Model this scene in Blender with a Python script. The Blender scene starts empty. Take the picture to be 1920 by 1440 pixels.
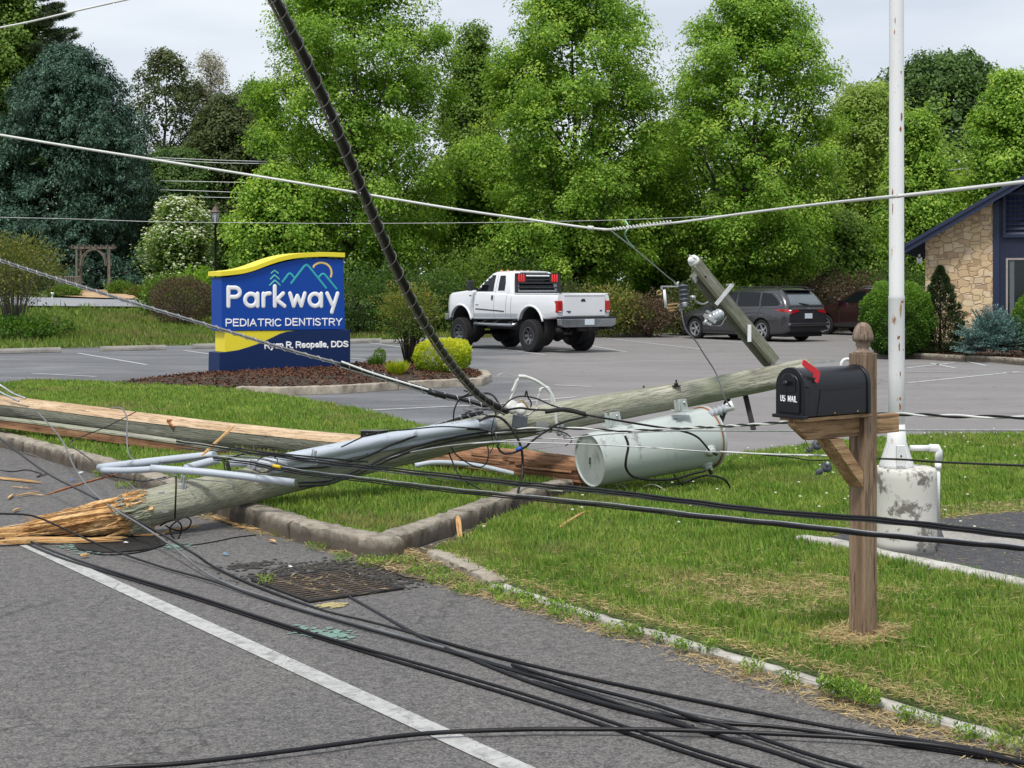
import bpy, bmesh, math, random
import numpy as np
from mathutils import Vector, Matrix
from mathutils.bvhtree import BVHTree
R = math.radians
random.seed(7)
rng = np.random.default_rng(11)
sc = bpy.context.scene
COL = sc.collection

# ------------------------------------------------------------------ camera, sky, sun, exposure
H, F, HY = 1.7, 2700.0, 540.0
cam_d = bpy.data.cameras.new('camera')
cam_d.sensor_width = 36
cam_d.lens = F / 1920 * 36
cam_d.shift_y = (HY - 720) / 1920
cam_d.clip_start = 0.1
cam_d.clip_end = 3000
cam = bpy.data.objects.new('camera', cam_d)
cam.location = (0, 0, H)
cam.rotation_euler = (R(90), 0, 0)
COL.objects.link(cam)
sc.camera = cam

SUN_EL, SUN_ROT = 62, 200     # degrees; rotation measured as in the sky node
world = bpy.data.worlds.new('World')
sc.world = world
world.use_nodes = True
nt = world.node_tree
nt.nodes.clear()
wo = nt.nodes.new('ShaderNodeOutputWorld')
bg = nt.nodes.new('ShaderNodeBackground'); bg.inputs['Strength'].default_value = 0.1
sky = nt.nodes.new('ShaderNodeTexSky'); sky.sky_type = 'NISHITA'; sky.sun_disc = False
sky.sun_elevation = R(SUN_EL); sky.sun_rotation = R(SUN_ROT)
tc = nt.nodes.new('ShaderNodeTexCoord')
mp = nt.nodes.new('ShaderNodeMapping'); mp.inputs['Scale'].default_value = (1, 1, 4.5)
cn = nt.nodes.new('ShaderNodeTexNoise'); cn.inputs['Scale'].default_value = 3.1; cn.inputs['Detail'].default_value = 6; cn.inputs['Roughness'].default_value = 0.5
cr = nt.nodes.new('ShaderNodeValToRGB')
cr.color_ramp.elements[0].position = 0.35; cr.color_ramp.elements[0].color = (4.1, 4.45, 5.0, 1)
cr.color_ramp.elements[1].position = 0.65; cr.color_ramp.elements[1].color = (5.5, 5.75, 6.05, 1)
mx = nt.nodes.new('ShaderNodeMix'); mx.data_type = 'RGBA'; mx.inputs[0].default_value = 0.9
nt.links.new(tc.outputs['Generated'], mp.inputs['Vector'])
nt.links.new(mp.outputs[0], cn.inputs['Vector'])
nt.links.new(cn.outputs['Fac'], cr.inputs['Fac'])
nt.links.new(sky.outputs[0], mx.inputs[6])
nt.links.new(cr.outputs[0], mx.inputs[7])
nt.links.new(mx.outputs[2], bg.inputs['Color'])
nt.links.new(bg.outputs[0], wo.inputs[0])

sun_d = bpy.data.lights.new('sun', 'SUN')
sun_d.energy = 2.0; sun_d.angle = R(11); sun_d.color = (1, 0.96, 0.9)
sun = bpy.data.objects.new('sun', sun_d)
# direction towards the sun
_a = R(SUN_ROT)
sdir = Vector((math.sin(_a) * math.cos(R(SUN_EL)), math.cos(_a) * math.cos(R(SUN_EL)), math.sin(R(SUN_EL))))
sun.rotation_euler = sdir.to_track_quat('Z', 'Y').to_euler()
COL.objects.link(sun)
sc.view_settings.view_transform = 'Standard'
sc.view_settings.look = 'None'
sc.view_settings.exposure = 0.74
sc.view_settings.gamma = 1
sc.cycles.max_bounces = 6
sc.cycles.transparent_max_bounces = 6

# ------------------------------------------------------------------ survey helpers: bearings in the photo to points of the place
RD = Vector((-0.588, 0.809, 0))   # along the road, away
QD = Vector((0.809, 0.588, 0))    # across the road, away
def P(x, y, Y): return Vector(((x - 960) / F * Y, Y, H - (y - HY) / F * Y))
def G(x, y, z=0.0):
    Y = (H - z) * F / (y - HY)
    return Vector(((x - 960) / F * Y, Y, z))
def gz(x, y):
    s = RD.x * x + RD.y * y
    a = max(0.0, min(s - 40.5, 30)) * 0.0485
    a += max(0.0, s - 70.5) * 0.012
    return a if s < 250 else 1.455 + 179.5 * 0.012
def gp(x, Y):
    X = (x - 960) / F * Y
    return Vector((X, Y, gz(X, Y)))
def ztop(y, Y): return H + (HY - y) / F * Y

# ------------------------------------------------------------------ objects
def tag(o, label=None, cat=None, group=None, kind=None):
    if label: o['label'] = label
    if cat: o['category'] = cat
    if group: o['group'] = group
    if kind: o['kind'] = kind
    return o
def empty(name, loc, label=None, cat=None, group=None, rz=0, scale=1):
    o = bpy.data.objects.new(name, None)
    o.empty_display_size = 0.1
    o.location = loc; o.rotation_euler = (0, 0, rz); o.scale = (scale,) * 3
    COL.objects.link(o)
    return tag(o, label, cat, group)
def frame(origin, xdir, up=Vector((0, 0, 1))):
    x = Vector(xdir).normalized(); y = Vector(up).cross(x).normalized(); z = x.cross(y)
    m = Matrix((x, y, z)).transposed().to_4x4(); m.translation = origin
    return m
class MB:
    def __init__(s): s.v = []; s.f = []; s.sm = []
    def add(s, vs, fs, smooth=False):
        n = len(s.v); s.v += [tuple(p) for p in vs]
        for f in fs: s.f.append([i + n for i in f]); s.sm.append(smooth)
        return s
    def box(s, a, b, m=None):
        (x0, y0, z0), (x1, y1, z1) = a, b
        vs = [(x0,y0,z0),(x1,y0,z0),(x1,y1,z0),(x0,y1,z0),(x0,y0,z1),(x1,y0,z1),(x1,y1,z1),(x0,y1,z1)]
        if m: vs = [m @ Vector(v) for v in vs]
        return s.add(vs, [(3,2,1,0),(4,5,6,7),(0,1,5,4),(1,2,6,5),(2,3,7,6),(3,0,4,7)])
    def bar(s, p, q, w, h, up=Vector((0,0,1))):
        p = Vector(p); q = Vector(q); L = (q - p).length
        return s.box((0, -w/2, -h/2), (L, w/2, h/2), frame(p, q - p, up))
    def tube(s, pts, r, n=8, caps=True, squash=None, dome=False):
        pts = [Vector(p) for p in pts]; k = len(pts)
        rs = list(r) if hasattr(r, '__len__') else [r] * k
        if dome:
            d0 = (pts[0] - pts[1]).normalized(); d1 = (pts[-1] - pts[-2]).normalized()
            a0 = [(pts[0] + d0 * rs[0] * c, rs[0] * t) for c, t in ((0.98, 0.2), (0.8, 0.6), (0.45, 0.89))]
            a1 = [(pts[-1] + d1 * rs[-1] * c, rs[-1] * t) for c, t in ((0.45, 0.89), (0.8, 0.6), (0.98, 0.2))]
            pts = [p for p, _ in a0] + pts + [p for p, _ in a1]; rs = [q for _, q in a0] + rs + [q for _, q in a1]; k = len(pts)
        vs = []; prev = None
        for i in range(k):
            t = (pts[min(i+1, k-1)] - pts[max(i-1, 0)])
            if t.length < 1e-9: t = Vector((0,0,1))
            t.normalize()
            if prev is None:
                a = Vector((0,0,1)) if abs(t.z) < 0.9 else Vector((1,0,0))
                nrm = (a - t * a.dot(t)).normalized()
            else:
                nrm = prev - t * prev.dot(t)
                nrm = nrm.normalized() if nrm.length > 1e-6 else t.orthogonal().normalized()
            prev = nrm; b = t.cross(nrm)
            for j in range(n):
                an = 2 * math.pi * j / n
                vs.append(pts[i] + (nrm * math.cos(an) + b * math.sin(an)) * rs[i])
        fs = []
        for i in range(k - 1):
            for j in range(n):
                fs.append((i*n + j, i*n + (j+1) % n, (i+1)*n + (j+1) % n, (i+1)*n + j))
        s.add(vs, fs, True)
        if caps:
            o = len(s.v) - len(vs)
            s.f.append([o + j for j in range(n)][::-1]); s.sm.append(False)
            s.f.append([o + (k-1)*n + j for j in range(n)]); s.sm.append(False)
        return s
    def lathe(s, prof, n=24, m=None, smooth=True, caps=True):
        # prof: (radius, z) pairs; revolves about local z
        vs = []
        for r_, z in prof:
            for j in range(n):
                a = 2 * math.pi * j / n
                p = Vector((r_ * math.cos(a), r_ * math.sin(a), z))
                vs.append(m @ p if m else p)
        fs = []
        for i in range(len(prof) - 1):
            for j in range(n):
                fs.append((i*n + j, i*n + (j+1) % n, (i+1)*n + (j+1) % n, (i+1)*n + j))
        o = len(s.v); s.add(vs, fs, smooth)
        if not caps: return s
        s.f.append([o + j for j in range(n)][::-1]); s.sm.append(False)
        s.f.append([o + (len(prof)-1)*n + j for j in range(n)]); s.sm.append(False)
        return s
    def prism(s, poly, d0, d1, fn):
        # poly of 2-D points; fn(u, v, d) gives the point
        n = len(poly)
        vs = [fn(u, v, d0) for u, v in poly] + [fn(u, v, d1) for u, v in poly]
        fs = [list(range(n)), list(range(2*n - 1, n - 1, -1))] + [(i, i + n, (i+1) % n + n, (i+1) % n) for i in range(n)]
        return s.add(vs, fs)
    def build(s, name, mat, parent=None, world=False, bev=0, m=None, sharp=None, solid=0):
        me = bpy.data.meshes.new(name)
        vs = s.v
        if world and parent is not None:
            inv = Matrix.LocRotScale(parent.location, parent.rotation_euler, parent.scale).inverted()
            vs = [inv @ Vector(p) for p in vs]
        me.from_pydata([tuple(p) for p in vs], [], s.f)
        me.polygons.foreach_set('use_smooth', s.sm)
        me.update()
        bm = bmesh.new(); bm.from_mesh(me)
        bmesh.ops.recalc_face_normals(bm, faces=bm.faces)
        bm.to_mesh(me); bm.free()
        if sharp:
            me.polygons.foreach_set('use_smooth', [True] * len(me.polygons))
            me.set_sharp_from_angle(angle=R(sharp))
        me.materials.append(mat)
        o = bpy.data.objects.new(name, me)
        if m is not None: o.matrix_world = m
        COL.objects.link(o)
        if parent is not None: o.parent = parent
        if bev:
            b = o.modifiers.new('bevel', 'BEVEL'); b.width = bev; b.segments = 2; b.limit_method = 'ANGLE'; b.angle_limit = R(40)
        if solid:
            b = o.modifiers.new('solid', 'SOLIDIFY'); b.thickness = solid; b.offset = 1
        return o
def children(o): return [c for c in COL.objects if c.parent == o]
def copy_tree(o, parent=None):
    c = o.copy(); COL.objects.link(c); c.parent = parent
    for ch in children(o): copy_tree(ch, c)
    return c
def smooth_path(pts, per=6):
    pts = [Vector(p) for p in pts]
    if len(pts) < 3: return pts
    e = [pts[0] * 2 - pts[1]] + pts + [pts[-1] * 2 - pts[-2]]
    out = []
    for i in range(1, len(e) - 2):
        for k in range(per):
            t = k / per
            p0, p1, p2, p3 = e[i-1], e[i], e[i+1], e[i+2]
            out.append(0.5 * ((2*p1) + (-p0 + p2)*t + (2*p0 - 5*p1 + 4*p2 - p3)*t*t + (-p0 + 3*p1 - 3*p2 + p3)*t*t*t))
    out.append(pts[-1])
    return out
def resample(pts, step):
    out = [pts[0].copy()]; acc = 0
    for a, b in zip(pts, pts[1:]):
        L = (b - a).length; d = step - acc
        while d <= L:
            out.append(a.lerp(b, d / L)); d += step
        acc = (acc + L) % step if step else 0
    out.append(pts[-1].copy()); return out

# ------------------------------------------------------------------ materials
class NT:
    def __init__(s, name):
        s.m = bpy.data.materials.new(name); s.m.use_nodes = True; s.t = s.m.node_tree
        s.b = s.t.nodes['Principled BSDF']; s.out = s.t.nodes['Material Output']
        s._tc = None
    def n(s, typ, **kw):
        nd = s.t.nodes.new(typ)
        for k, v in kw.items():
            if k in nd.inputs: nd.inputs[k].default_value = v
            else: setattr(nd, k, v)
        return nd
    def l(s, a, b): s.t.links.new(a, b)
    def coord(s, kind='Object', scale=(1,1,1), rot=(0,0,0)):
        if not s._tc: s._tc = s.n('ShaderNodeTexCoord')
        mp = s.n('ShaderNodeMapping'); mp.inputs['Scale'].default_value = scale; mp.inputs['Rotation'].default_value = rot
        s.l(s._tc.outputs[kind], mp.inputs['Vector']); return mp.outputs[0]
    def noise(s, vec, scale, detail=4, rough=0.55, dist=0):
        nd = s.n('ShaderNodeTexNoise'); nd.inputs['Scale'].default_value = scale; nd.inputs['Detail'].default_value = detail
        nd.inputs['Roughness'].default_value = rough; nd.inputs['Distortion'].default_value = dist
        s.l(vec, nd.inputs['Vector']); return nd.outputs['Fac']
    def ramp(s, fac, stops, interp='LINEAR'):
        nd = s.n('ShaderNodeValToRGB'); cr = nd.color_ramp; cr.interpolation = interp
        while len(cr.elements) > 1: cr.elements.remove(cr.elements[-1])
        for i, (p, c) in enumerate(stops):
            e = cr.elements[0] if i == 0 else cr.elements.new(p)
            e.position = p; e.color = (c if hasattr(c, '__len__') else (c, c, c)) + ((1,) if not hasattr(c, '__len__') or len(c) == 3 else ())
        s.l(fac, nd.inputs['Fac']); return nd.outputs[0]
    def mix(s, fac, a, b, mode='MIX'):
        nd = s.n('ShaderNodeMix'); nd.data_type = 'RGBA'; nd.blend_type = mode; nd.clamp_factor = True
        for i, v in ((0, fac), (6, a), (7, b)):
            if isinstance(v, bpy.types.NodeSocket): s.l(v, nd.inputs[i])
            elif i == 0: nd.inputs[0].default_value = v
            else: nd.inputs[i].default_value = tuple(v) + ((1,) if len(v) == 3 else ())
        return nd.outputs[2]
    def math(s, op, a, b=0.0):
        nd = s.n('ShaderNodeMath'); nd.operation = op
        for i, v in ((0, a), (1, b)):
            if isinstance(v, bpy.types.NodeSocket): s.l(v, nd.inputs[i])
            else: nd.inputs[i].default_value = v
        return nd.outputs[0]
    def bump(s, h, strength=0.3, dist=0.01):
        nd = s.n('ShaderNodeBump'); nd.inputs['Strength'].default_value = strength; nd.inputs['Distance'].default_value = dist
        s.l(h, nd.inputs['Height']); s.l(nd.outputs[0], s.b.inputs['Normal']); return nd
    def col(s, c):
        if isinstance(c, bpy.types.NodeSocket): s.l(c, s.b.inputs['Base Color'])
        else: s.b.inputs['Base Color'].default_value = tuple(c) + (1,)
    def rough(s, r):
        if isinstance(r, bpy.types.NodeSocket): s.l(r, s.b.inputs['Roughness'])
        else: s.b.inputs['Roughness'].default_value = r
def simple(name, c, rough=0.5, metal=0.0, var=0.12, scale=8, bump=0.0, coat=0.0, spec=None):
    t = NT(name); v = t.coord()
    nz = t.noise(v, scale, 5)
    a = tuple(x * (1 - var) for x in c); b = tuple(min(1, x * (1 + var)) for x in c)
    t.col(t.ramp(nz, [(0.3, a), (0.7, b)])); t.rough(rough)
    t.b.inputs['Metallic'].default_value = metal
    if coat: t.b.inputs['Coat Weight'].default_value = coat; t.b.inputs['Coat Roughness'].default_value = 0.05
    if spec is not None: t.b.inputs['Specular IOR Level'].default_value = spec
    if bump: t.bump(t.noise(v, scale * 4, 4), bump, 0.01)
    return t.m

def m_asphalt(name, dark, light, tint, speck=180, cracks=0.0, bumpd=0.004, patch=0.35, streak=False):
    t = NT(name); v = t.coord()
    n1 = t.noise(v, speck, 2, 0.7)
    n2 = t.noise(v, speck * 0.28, 3, 0.6)
    vg = t.n('ShaderNodeTexVoronoi'); vg.inputs['Scale'].default_value = speck * 1.7; t.l(v, vg.inputs['Vector'])
    sg = t.n('ShaderNodeSeparateColor'); t.l(vg.outputs['Color'], sg.inputs[0])
    n1 = t.mix(.45, t.mix(1, (0, 0, 0), sg.outputs[0]), n1) if speck > 50 else n1
    g = t.ramp(n1, [(0.28, dark), (0.5, tuple((a + b) / 2 * 0.85 for a, b in zip(dark, light))), (0.74, light)])
    big = t.noise(v, patch, 5, 0.55)
    g = t.mix(t.ramp(big, [(0.35, 0.0), (0.65, 0.55)]), g, tint, 'MULTIPLY')
    g = t.mix(0.35, g, t.ramp(n2, [(0.3, tuple(x * 0.6 for x in dark)), (0.7, light)]))
    stain = t.noise(v, 2.3, 6, 0.65)
    g = t.mix(t.ramp(stain, [(0.62, 0.0), (0.75, 0.45)]), g, tuple(x * 0.5 for x in dark))
    if streak:
        v2 = t.coord('Object', (0.25, 0.7, 1), (0, 0, R(-36)))
        st = t.noise(v2, 0.9, 7, 0.68, 0.6)
        g = t.mix(t.ramp(st, [(0.44, 0.0), (0.62, 0.6)]), g, tuple(x * 1.3 for x in light))
        v3 = t.coord('Object', (0.5, 3.2, 1), (0, 0, R(-36)))
        g = t.mix(t.ramp(t.noise(v3, 1.1, 6, .7, .4), [(0.52, 0.0), (0.68, 0.65)]), g, tuple(x * .78 for x in dark))
        sx = t.n('ShaderNodeSeparateXYZ'); t.l(t.coord(), sx.inputs[0])
        wv = t.math('ADD', t.math('MULTIPLY', sx.outputs[0], 1.0), t.math('MULTIPLY', t.noise(v, 0.22, 3), 5.0))
        g = t.mix(t.math('MULTIPLY', t.ramp(t.math('MULTIPLY', wv, 0.08), [(0.16, 0.0), (0.24, 0.55)]), 1.0), g, (0.25, 0.228, 0.215))
        pt = t.noise(v2, 6, 5, 0.7)
        g = t.mix(t.ramp(pt, [(0.60, 0.0), (0.70, 0.6)]), g, (0.05, 0.05, 0.055))
    if cracks:
        w = t.noise(v, 1.7, 5, 0.6)
        wv = t.n('ShaderNodeVectorMath'); wv.operation = 'MULTIPLY_ADD'
        t.l(t.mix(1.0, (0,0,0), w), wv.inputs[0]); wv.inputs[1].default_value = (1.2, 1.2, 0); t.l(v, wv.inputs[2])
        vo = t.n('ShaderNodeTexVoronoi'); vo.feature = 'DISTANCE_TO_EDGE'; vo.inputs['Scale'].default_value = 0.75
        t.l(wv.outputs[0], vo.inputs['Vector'])
        msk = t.ramp(t.noise(v, 0.5, 2), [(0.45, 0.0), (0.55, 1.0)])
        ln = t.ramp(vo.outputs['Distance'], [(0.0, 1.0), (0.006, 0.7), (0.011, 0.0)])
        g = t.mix(t.math('MULTIPLY', t.math('MULTIPLY', ln, msk), cracks), g, (0.018, 0.017, 0.016))
    t.col(g); t.rough(0.88)
    t.bump(n1, 0.5, bumpd)
    return t.m

def m_wood(name, c0, c1, c2, axis=0, ring=9.0, rough=0.8, green=None, bump=0.4, cracks=0.0, streak=14):
    t = NT(name)
    sc3 = [streak] * 3; sc3[axis] = 0.9
    v = t.coord('Object', tuple(sc3)); vr = t.coord()
    a = t.noise(v, ring * 0.12, 5, 0.6, 0.4)
    b = t.noise(v, ring * 0.6, 4, 0.7)
    g = t.ramp(a, [(0.3, c0), (0.5, c1), (0.7, c2)])
    g = t.mix(t.ramp(b, [(0.38, 0.8), (0.5, 0.0)]), g, tuple(x * 0.42 for x in c0))
    if green:
        gn = t.noise(vr, 1.1, 5, 0.6)
        g = t.mix(t.ramp(gn, [(0.4, 0.0), (0.62, 0.85)]), g, green)
    if cracks:
        s4 = [30.0] * 3; s4[axis] = 1.6
        ck = t.noise(t.coord('Object', tuple(s4)), 1.0, 4, 0.6, 0.5)
        g = t.mix(t.ramp(ck, [(0.30, cracks), (0.37, 0.0)]), g, (0.03, 0.027, 0.02))
        st = t.noise(t.coord('Object', (1.5, 6, 6)), 1.3, 5, 0.7)
        g = t.mix(t.ramp(st, [(0.55, 0.0), (0.75, 0.55)]), g, tuple(x * .4 for x in c0))
    sp = t.noise(v, ring * 2.2, 3, 0.7)
    t.col(t.mix(t.ramp(sp, [(0.35, 0.45), (0.5, 0.0)]), g, tuple(x * 0.5 for x in c1))); t.rough(rough)
    t.bump(b, bump, 0.02)
    return t.m

def m_leaf(name, c0, c1, c2, trans=0.45, rough=0.55):
    # c0 old and inner leaf, c1 typical, c2 young and top leaf; 'v' is random per leaf, plus painted crown light and shade
    t = NT(name)
    at = t.n('ShaderNodeAttribute'); at.attribute_name = 'v'
    g = t.ramp(at.outputs['Fac'], [(0.0, c0), (0.55, c1), (1.0, c2)])
    t.col(g); t.rough(rough); t.b.inputs['Specular IOR Level'].default_value = 0.3
    tr = t.n('ShaderNodeBsdfTranslucent')
    t.l(t.mix(1.0, g, (1.25, 1.2, 0.55), 'MULTIPLY'), tr.inputs['Color'])
    ms = t.n('ShaderNodeMixShader'); ms.inputs[0].default_value = trans
    t.l(t.b.outputs[0], ms.inputs[1]); t.l(tr.outputs[0], ms.inputs[2]); t.l(ms.outputs[0], t.out.inputs[0])
    return t.m

def m_concrete(name, c, dirt=(0.09, 0.08, 0.065), amt=0.6, scale=9, zd=None):
    t = NT(name); v = t.coord()
    a = t.noise(v, scale, 6, 0.7); b = t.noise(v, scale * 14, 3, 0.7)
    g = t.ramp(b, [(0.3, tuple(x * 0.72 for x in c)), (0.7, tuple(x * 1.15 for x in c))])
    g = t.mix(t.ramp(a, [(0.42, 0.0), (0.66, amt)]), g, dirt)
    if zd:
        so = t.n('ShaderNodeSeparateXYZ'); t.l(t.coord(), so.inputs[0])
        zz_ = t.math('ADD', so.outputs[2], t.math('MULTIPLY', t.math('SUBTRACT', t.noise(v, 7, 5, .7), .5), .12))
        g = t.mix(t.ramp(zz_, [(zd * .55, 0.85), (zd, 0.0)]), g, dirt)
    sx = t.n('ShaderNodeNewGeometry'); sz = t.n('ShaderNodeSeparateXYZ'); t.l(sx.outputs['Normal'], sz.inputs[0])
    fleck = t.noise(v, scale * 30, 2, .8)
    g = t.mix(t.ramp(fleck, [(0.58, 0.0), (0.66, 0.6)]), g, tuple(x * .35 for x in c))
    t.col(g); t.rough(0.92); t.bump(t.mix(0.5, t.mix(1, (0,0,0), a), b), 0.9, 0.014)
    return t.m

M = {}
M['road'] = m_asphalt('road asphalt', (0.046, 0.045, 0.046), (0.215, 0.203, 0.192), (0.76, 0.77, 0.81), 75, 0.5, 0.008)
M['lot'] = m_asphalt('lot asphalt', (0.092, 0.096, 0.106), (0.172, 0.174, 0.182), (0.78, 0.80, 0.86), 40, 0.45, 0.003, 0.16, True)
M['pad'] = m_asphalt('pad asphalt', (0.022, 0.022, 0.024), (0.10, 0.10, 0.105), (0.8, 0.8, 0.85), 60, 0, 0.01, 1.0)
def m_paint(name, c, wear=0.5, ws=14, under=(0.13, 0.125, 0.12)):
    t = NT(name); v = t.coord()
    a = t.noise(v, ws, 6, 0.72); vo = t.n('ShaderNodeTexVoronoi'); vo.feature = 'DISTANCE_TO_EDGE'; vo.inputs['Scale'].default_value = 2.6
    w = t.n('ShaderNodeVectorMath'); w.operation = 'ADD'; t.l(v, w.inputs[0])
    t.l(t.mix(0.75, (0, 0, 0), t.mix(1, (0,0,0), t.noise(v, 4, 5, 0.7))), w.inputs[1]); t.l(w.outputs[0], vo.inputs['Vector'])
    ln = t.ramp(vo.outputs['Distance'], [(0, 0.8), (0.018, 0.0)])
    g = t.mix(t.ramp(a, [(0.6 - wear * 0.2, 0.0), (0.78, 0.9)]), c, under)
    g = t.mix(ln, g, under)
    g = t.mix(t.ramp(t.noise(v, 90, 2), [(0.4, 0.0), (0.6, 0.16)]), g, (0.3, 0.3, 0.29))
    t.col(g); t.rough(0.75); return t.m
M['white_line'] = m_paint('worn white road paint', (0.44, 0.445, 0.43), 0.75)
M['lot_line'] = m_paint('faded parking paint', (0.50, 0.51, 0.51), 0.8, 5, (0.19, 0.19, 0.195))
M['edge_white'] = m_paint('peeling kerb paint', (0.54, 0.53, 0.49), 1.3, 8, (0.20, 0.175, 0.14))
M['kerb'] = m_concrete('kerb concrete', (0.40, 0.355, 0.285), (0.075, 0.058, 0.042), 0.75, 8, .125)
M['kerb_pale'] = m_concrete('pale kerb concrete', (0.42, 0.37, 0.30), (0.12, 0.095, 0.07), 0.6, 4)
M['stop'] = m_concrete('wheel stop concrete', (0.36, 0.34, 0.31), (0.14, 0.13, 0.12), 0.5, 3)
M['soil'] = simple('dark soil', (0.055, 0.045, 0.032), 0.95, 0, 0.5, 12, 0.6)
M['dirt'] = simple('gutter dirt', (0.075, 0.062, 0.048), 0.95, 0, 0.5, 14, 0.6)
def m_turf():
    t = NT('turf ground'); v = t.coord()
    a = t.noise(v, 0.35, 4); b = t.noise(v, 6, 5, 0.7)
    g = t.ramp(b, [(0.3, (0.035, 0.06, 0.012)), (0.7, (0.09, 0.14, 0.028))])
    g = t.mix(t.ramp(a, [(0.45, 0.0), (0.7, 0.6)]), g, (0.12, 0.10, 0.045))
    t.col(g); t.rough(0.95); t.bump(b, 0.8, 0.05); return t.m
M['turf'] = m_turf()
def m_grass(name, dry_s, dry_lo, g0, g1, g2, dry=(0.42, 0.33, 0.15)):
    t = NT(name); v = t.coord()
    at = t.n('ShaderNodeAttribute'); at.attribute_name = 'v'
    g = t.ramp(at.outputs['Fac'], [(0, g0), (0.5, g1), (0.9, g2), (1.0, dry)])
    a = t.noise(v, dry_s, 4, 0.6)
    sel = t.math('MULTIPLY', t.ramp(a, [(dry_lo, 0.0), (dry_lo + 0.12, 1.0)]), t.ramp(t.math('FRACT', t.math('MULTIPLY', at.outputs['Fac'], 7.3)), [(0.35, 0.0), (0.45, 1.0)]))
    g = t.mix(sel, g, dry)
    g = t.mix(t.ramp(t.noise(v, 1.9, 5, .7), [(0.36, 0.0), (0.6, 0.8)]), g, (0.5, 0.66, 0.5), 'MULTIPLY')
    g = t.mix(t.ramp(t.noise(v, 4.5, 4, .7), [(0.5, 0.0), (0.7, 0.6)]), g, (0.42, 0.44, 0.10))
    t.col(g); t.rough(0.6); t.b.inputs['Specular IOR Level'].default_value = 0.25
    tr = t.n('ShaderNodeBsdfTranslucent'); t.l(g, tr.inputs['Color'])
    ms = t.n('ShaderNodeMixShader'); ms.inputs[0].default_value = 0.4
    t.l(t.b.outputs[0], ms.inputs[1]); t.l(tr.outputs[0], ms.inputs[2]); t.l(ms.outputs[0], t.out.inputs[0])
    return t.m
M['grass'] = m_grass('lawn grass', 0.7, 0.54, (0.11, 0.20, 0.024), (0.25, 0.40, 0.05), (0.44, 0.56, 0.12))
M['grass_bank'] = m_grass('bank grass', 0.25, 0.50, (0.09, 0.16, 0.025), (0.20, 0.30, 0.05), (0.34, 0.43, 0.09), (0.33, 0.25, 0.12))
M['straw'] = m_leaf('dry straw', (0.30, 0.22, 0.10), (0.46, 0.34, 0.16), (0.6, 0.48, 0.26), 0.1, 0.8)
M['mulch'] = m_leaf('bark mulch', (0.045, 0.018, 0.010), (0.10, 0.04, 0.022), (0.17, 0.075, 0.04), 0.0, 0.9)
M['chips_path'] = simple('woodchip path', (0.46, 0.31, 0.18), 0.95, 0, 0.25, 3, 0.4)
M['drive'] = simple('pale driveway asphalt', (0.27, 0.28, 0.30), 0.9, 0, 0.1, 0.8)
M['pole_wood'] = m_wood('weathered utility pole wood', (0.20, 0.195, 0.15), (0.40, 0.39, 0.31), (0.58, 0.56, 0.46), 0, 9, 0.85, (0.30, 0.32, 0.22), 0.8, 0.85)
M['arm_wood'] = m_wood('weathered grey crossarm wood', (0.24, 0.22, 0.18), (0.43, 0.405, 0.34), (0.60, 0.57, 0.50), 0, 9, 0.85, (0.36, 0.37, 0.27), 0.7, 0.7)
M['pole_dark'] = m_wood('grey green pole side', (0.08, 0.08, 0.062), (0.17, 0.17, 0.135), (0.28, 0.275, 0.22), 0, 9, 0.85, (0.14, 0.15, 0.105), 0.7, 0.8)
M['pole_tan'] = m_wood('peeled tan pole wood', (0.38, 0.24, 0.13), (0.56, 0.40, 0.25), (0.70, 0.54, 0.37), 0, 7, 0.75, None, 0.2)
M['pole_red'] = m_wood('rotten red brown wood', (0.14, 0.06, 0.03), (0.30, 0.15, 0.075), (0.46, 0.27, 0.15), 0, 9, 0.85)
M['splinter'] = m_wood('fresh splintered pine', (0.36, 0.16, 0.05), (0.66, 0.39, 0.15), (0.84, 0.60, 0.32), 0, 7, 0.7, None, 0.7)
M['lumber'] = m_wood('brown treated lumber', (0.13, 0.080, 0.048), (0.25, 0.168, 0.105), (0.37, 0.27, 0.18), 2, 9, 0.75, None, 0.35)
M['lumber_x'] = m_wood('honey treated lumber', (0.19, 0.10, 0.045), (0.40, 0.25, 0.125), (0.58, 0.39, 0.22), 0, 9, 0.7, None, 0.35)
M['finial'] = m_wood('weathered grey finial wood', (0.14, 0.095, 0.065), (0.26, 0.19, 0.14), (0.38, 0.30, 0.23), 2, 9, 0.85)
M['bark'] = simple('bark', (0.055, 0.045, 0.036), 0.95, 0, 0.4, 6, 0.5)
M['bark_pale'] = simple('pale bark', (0.17, 0.15, 0.13), 0.95, 0, 0.3, 6, 0.5)
M['cable'] = simple('black cable jacket', (0.009, 0.009, 0.011), 0.40, 0, 0.3, 3, spec=.3)
M['cable_grey'] = simple('dusty grey cable', (0.13, 0.135, 0.14), 0.5, 0, 0.35, 3)
M['steel'] = simple('galvanised strand', (0.42, 0.43, 0.44), 0.45, 0.6, 0.2, 20)
M['wire_white'] = simple('pale bare wire', (0.62, 0.63, 0.60), 0.6, 0.1, 0.1, 6)
M['lash'] = simple('dusty lashing wire', (0.26, 0.235, 0.225), 0.6, 0.2, 0.2, 20)
def m_worn(name, c, dirt, lo=0.56, sc=6, rough=0.4, axis=None, fine=None):
    t = NT(name); v = t.coord('Object', axis or (1, 1, 1)); v1 = t.coord()
    a = t.noise(v, sc, 6, 0.7)
    g = t.mix(t.ramp(a, [(lo, 0.0), (lo + 0.07, 0.9)]), c, dirt)
    g = t.mix(t.ramp(t.noise(v1, sc * 0.4, 4), [(0.3, 0.0), (0.7, 0.25)]), g, tuple(x * 0.7 for x in c))
    if fine: g = t.mix(t.ramp(t.noise(v1, sc * 6, 3, 0.8), [(0.66, 0.0), (0.7, 0.8)]), g, fine)
    t.col(g); t.rough(rough); t.bump(a, 0.15, 0.01); return t.m
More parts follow.
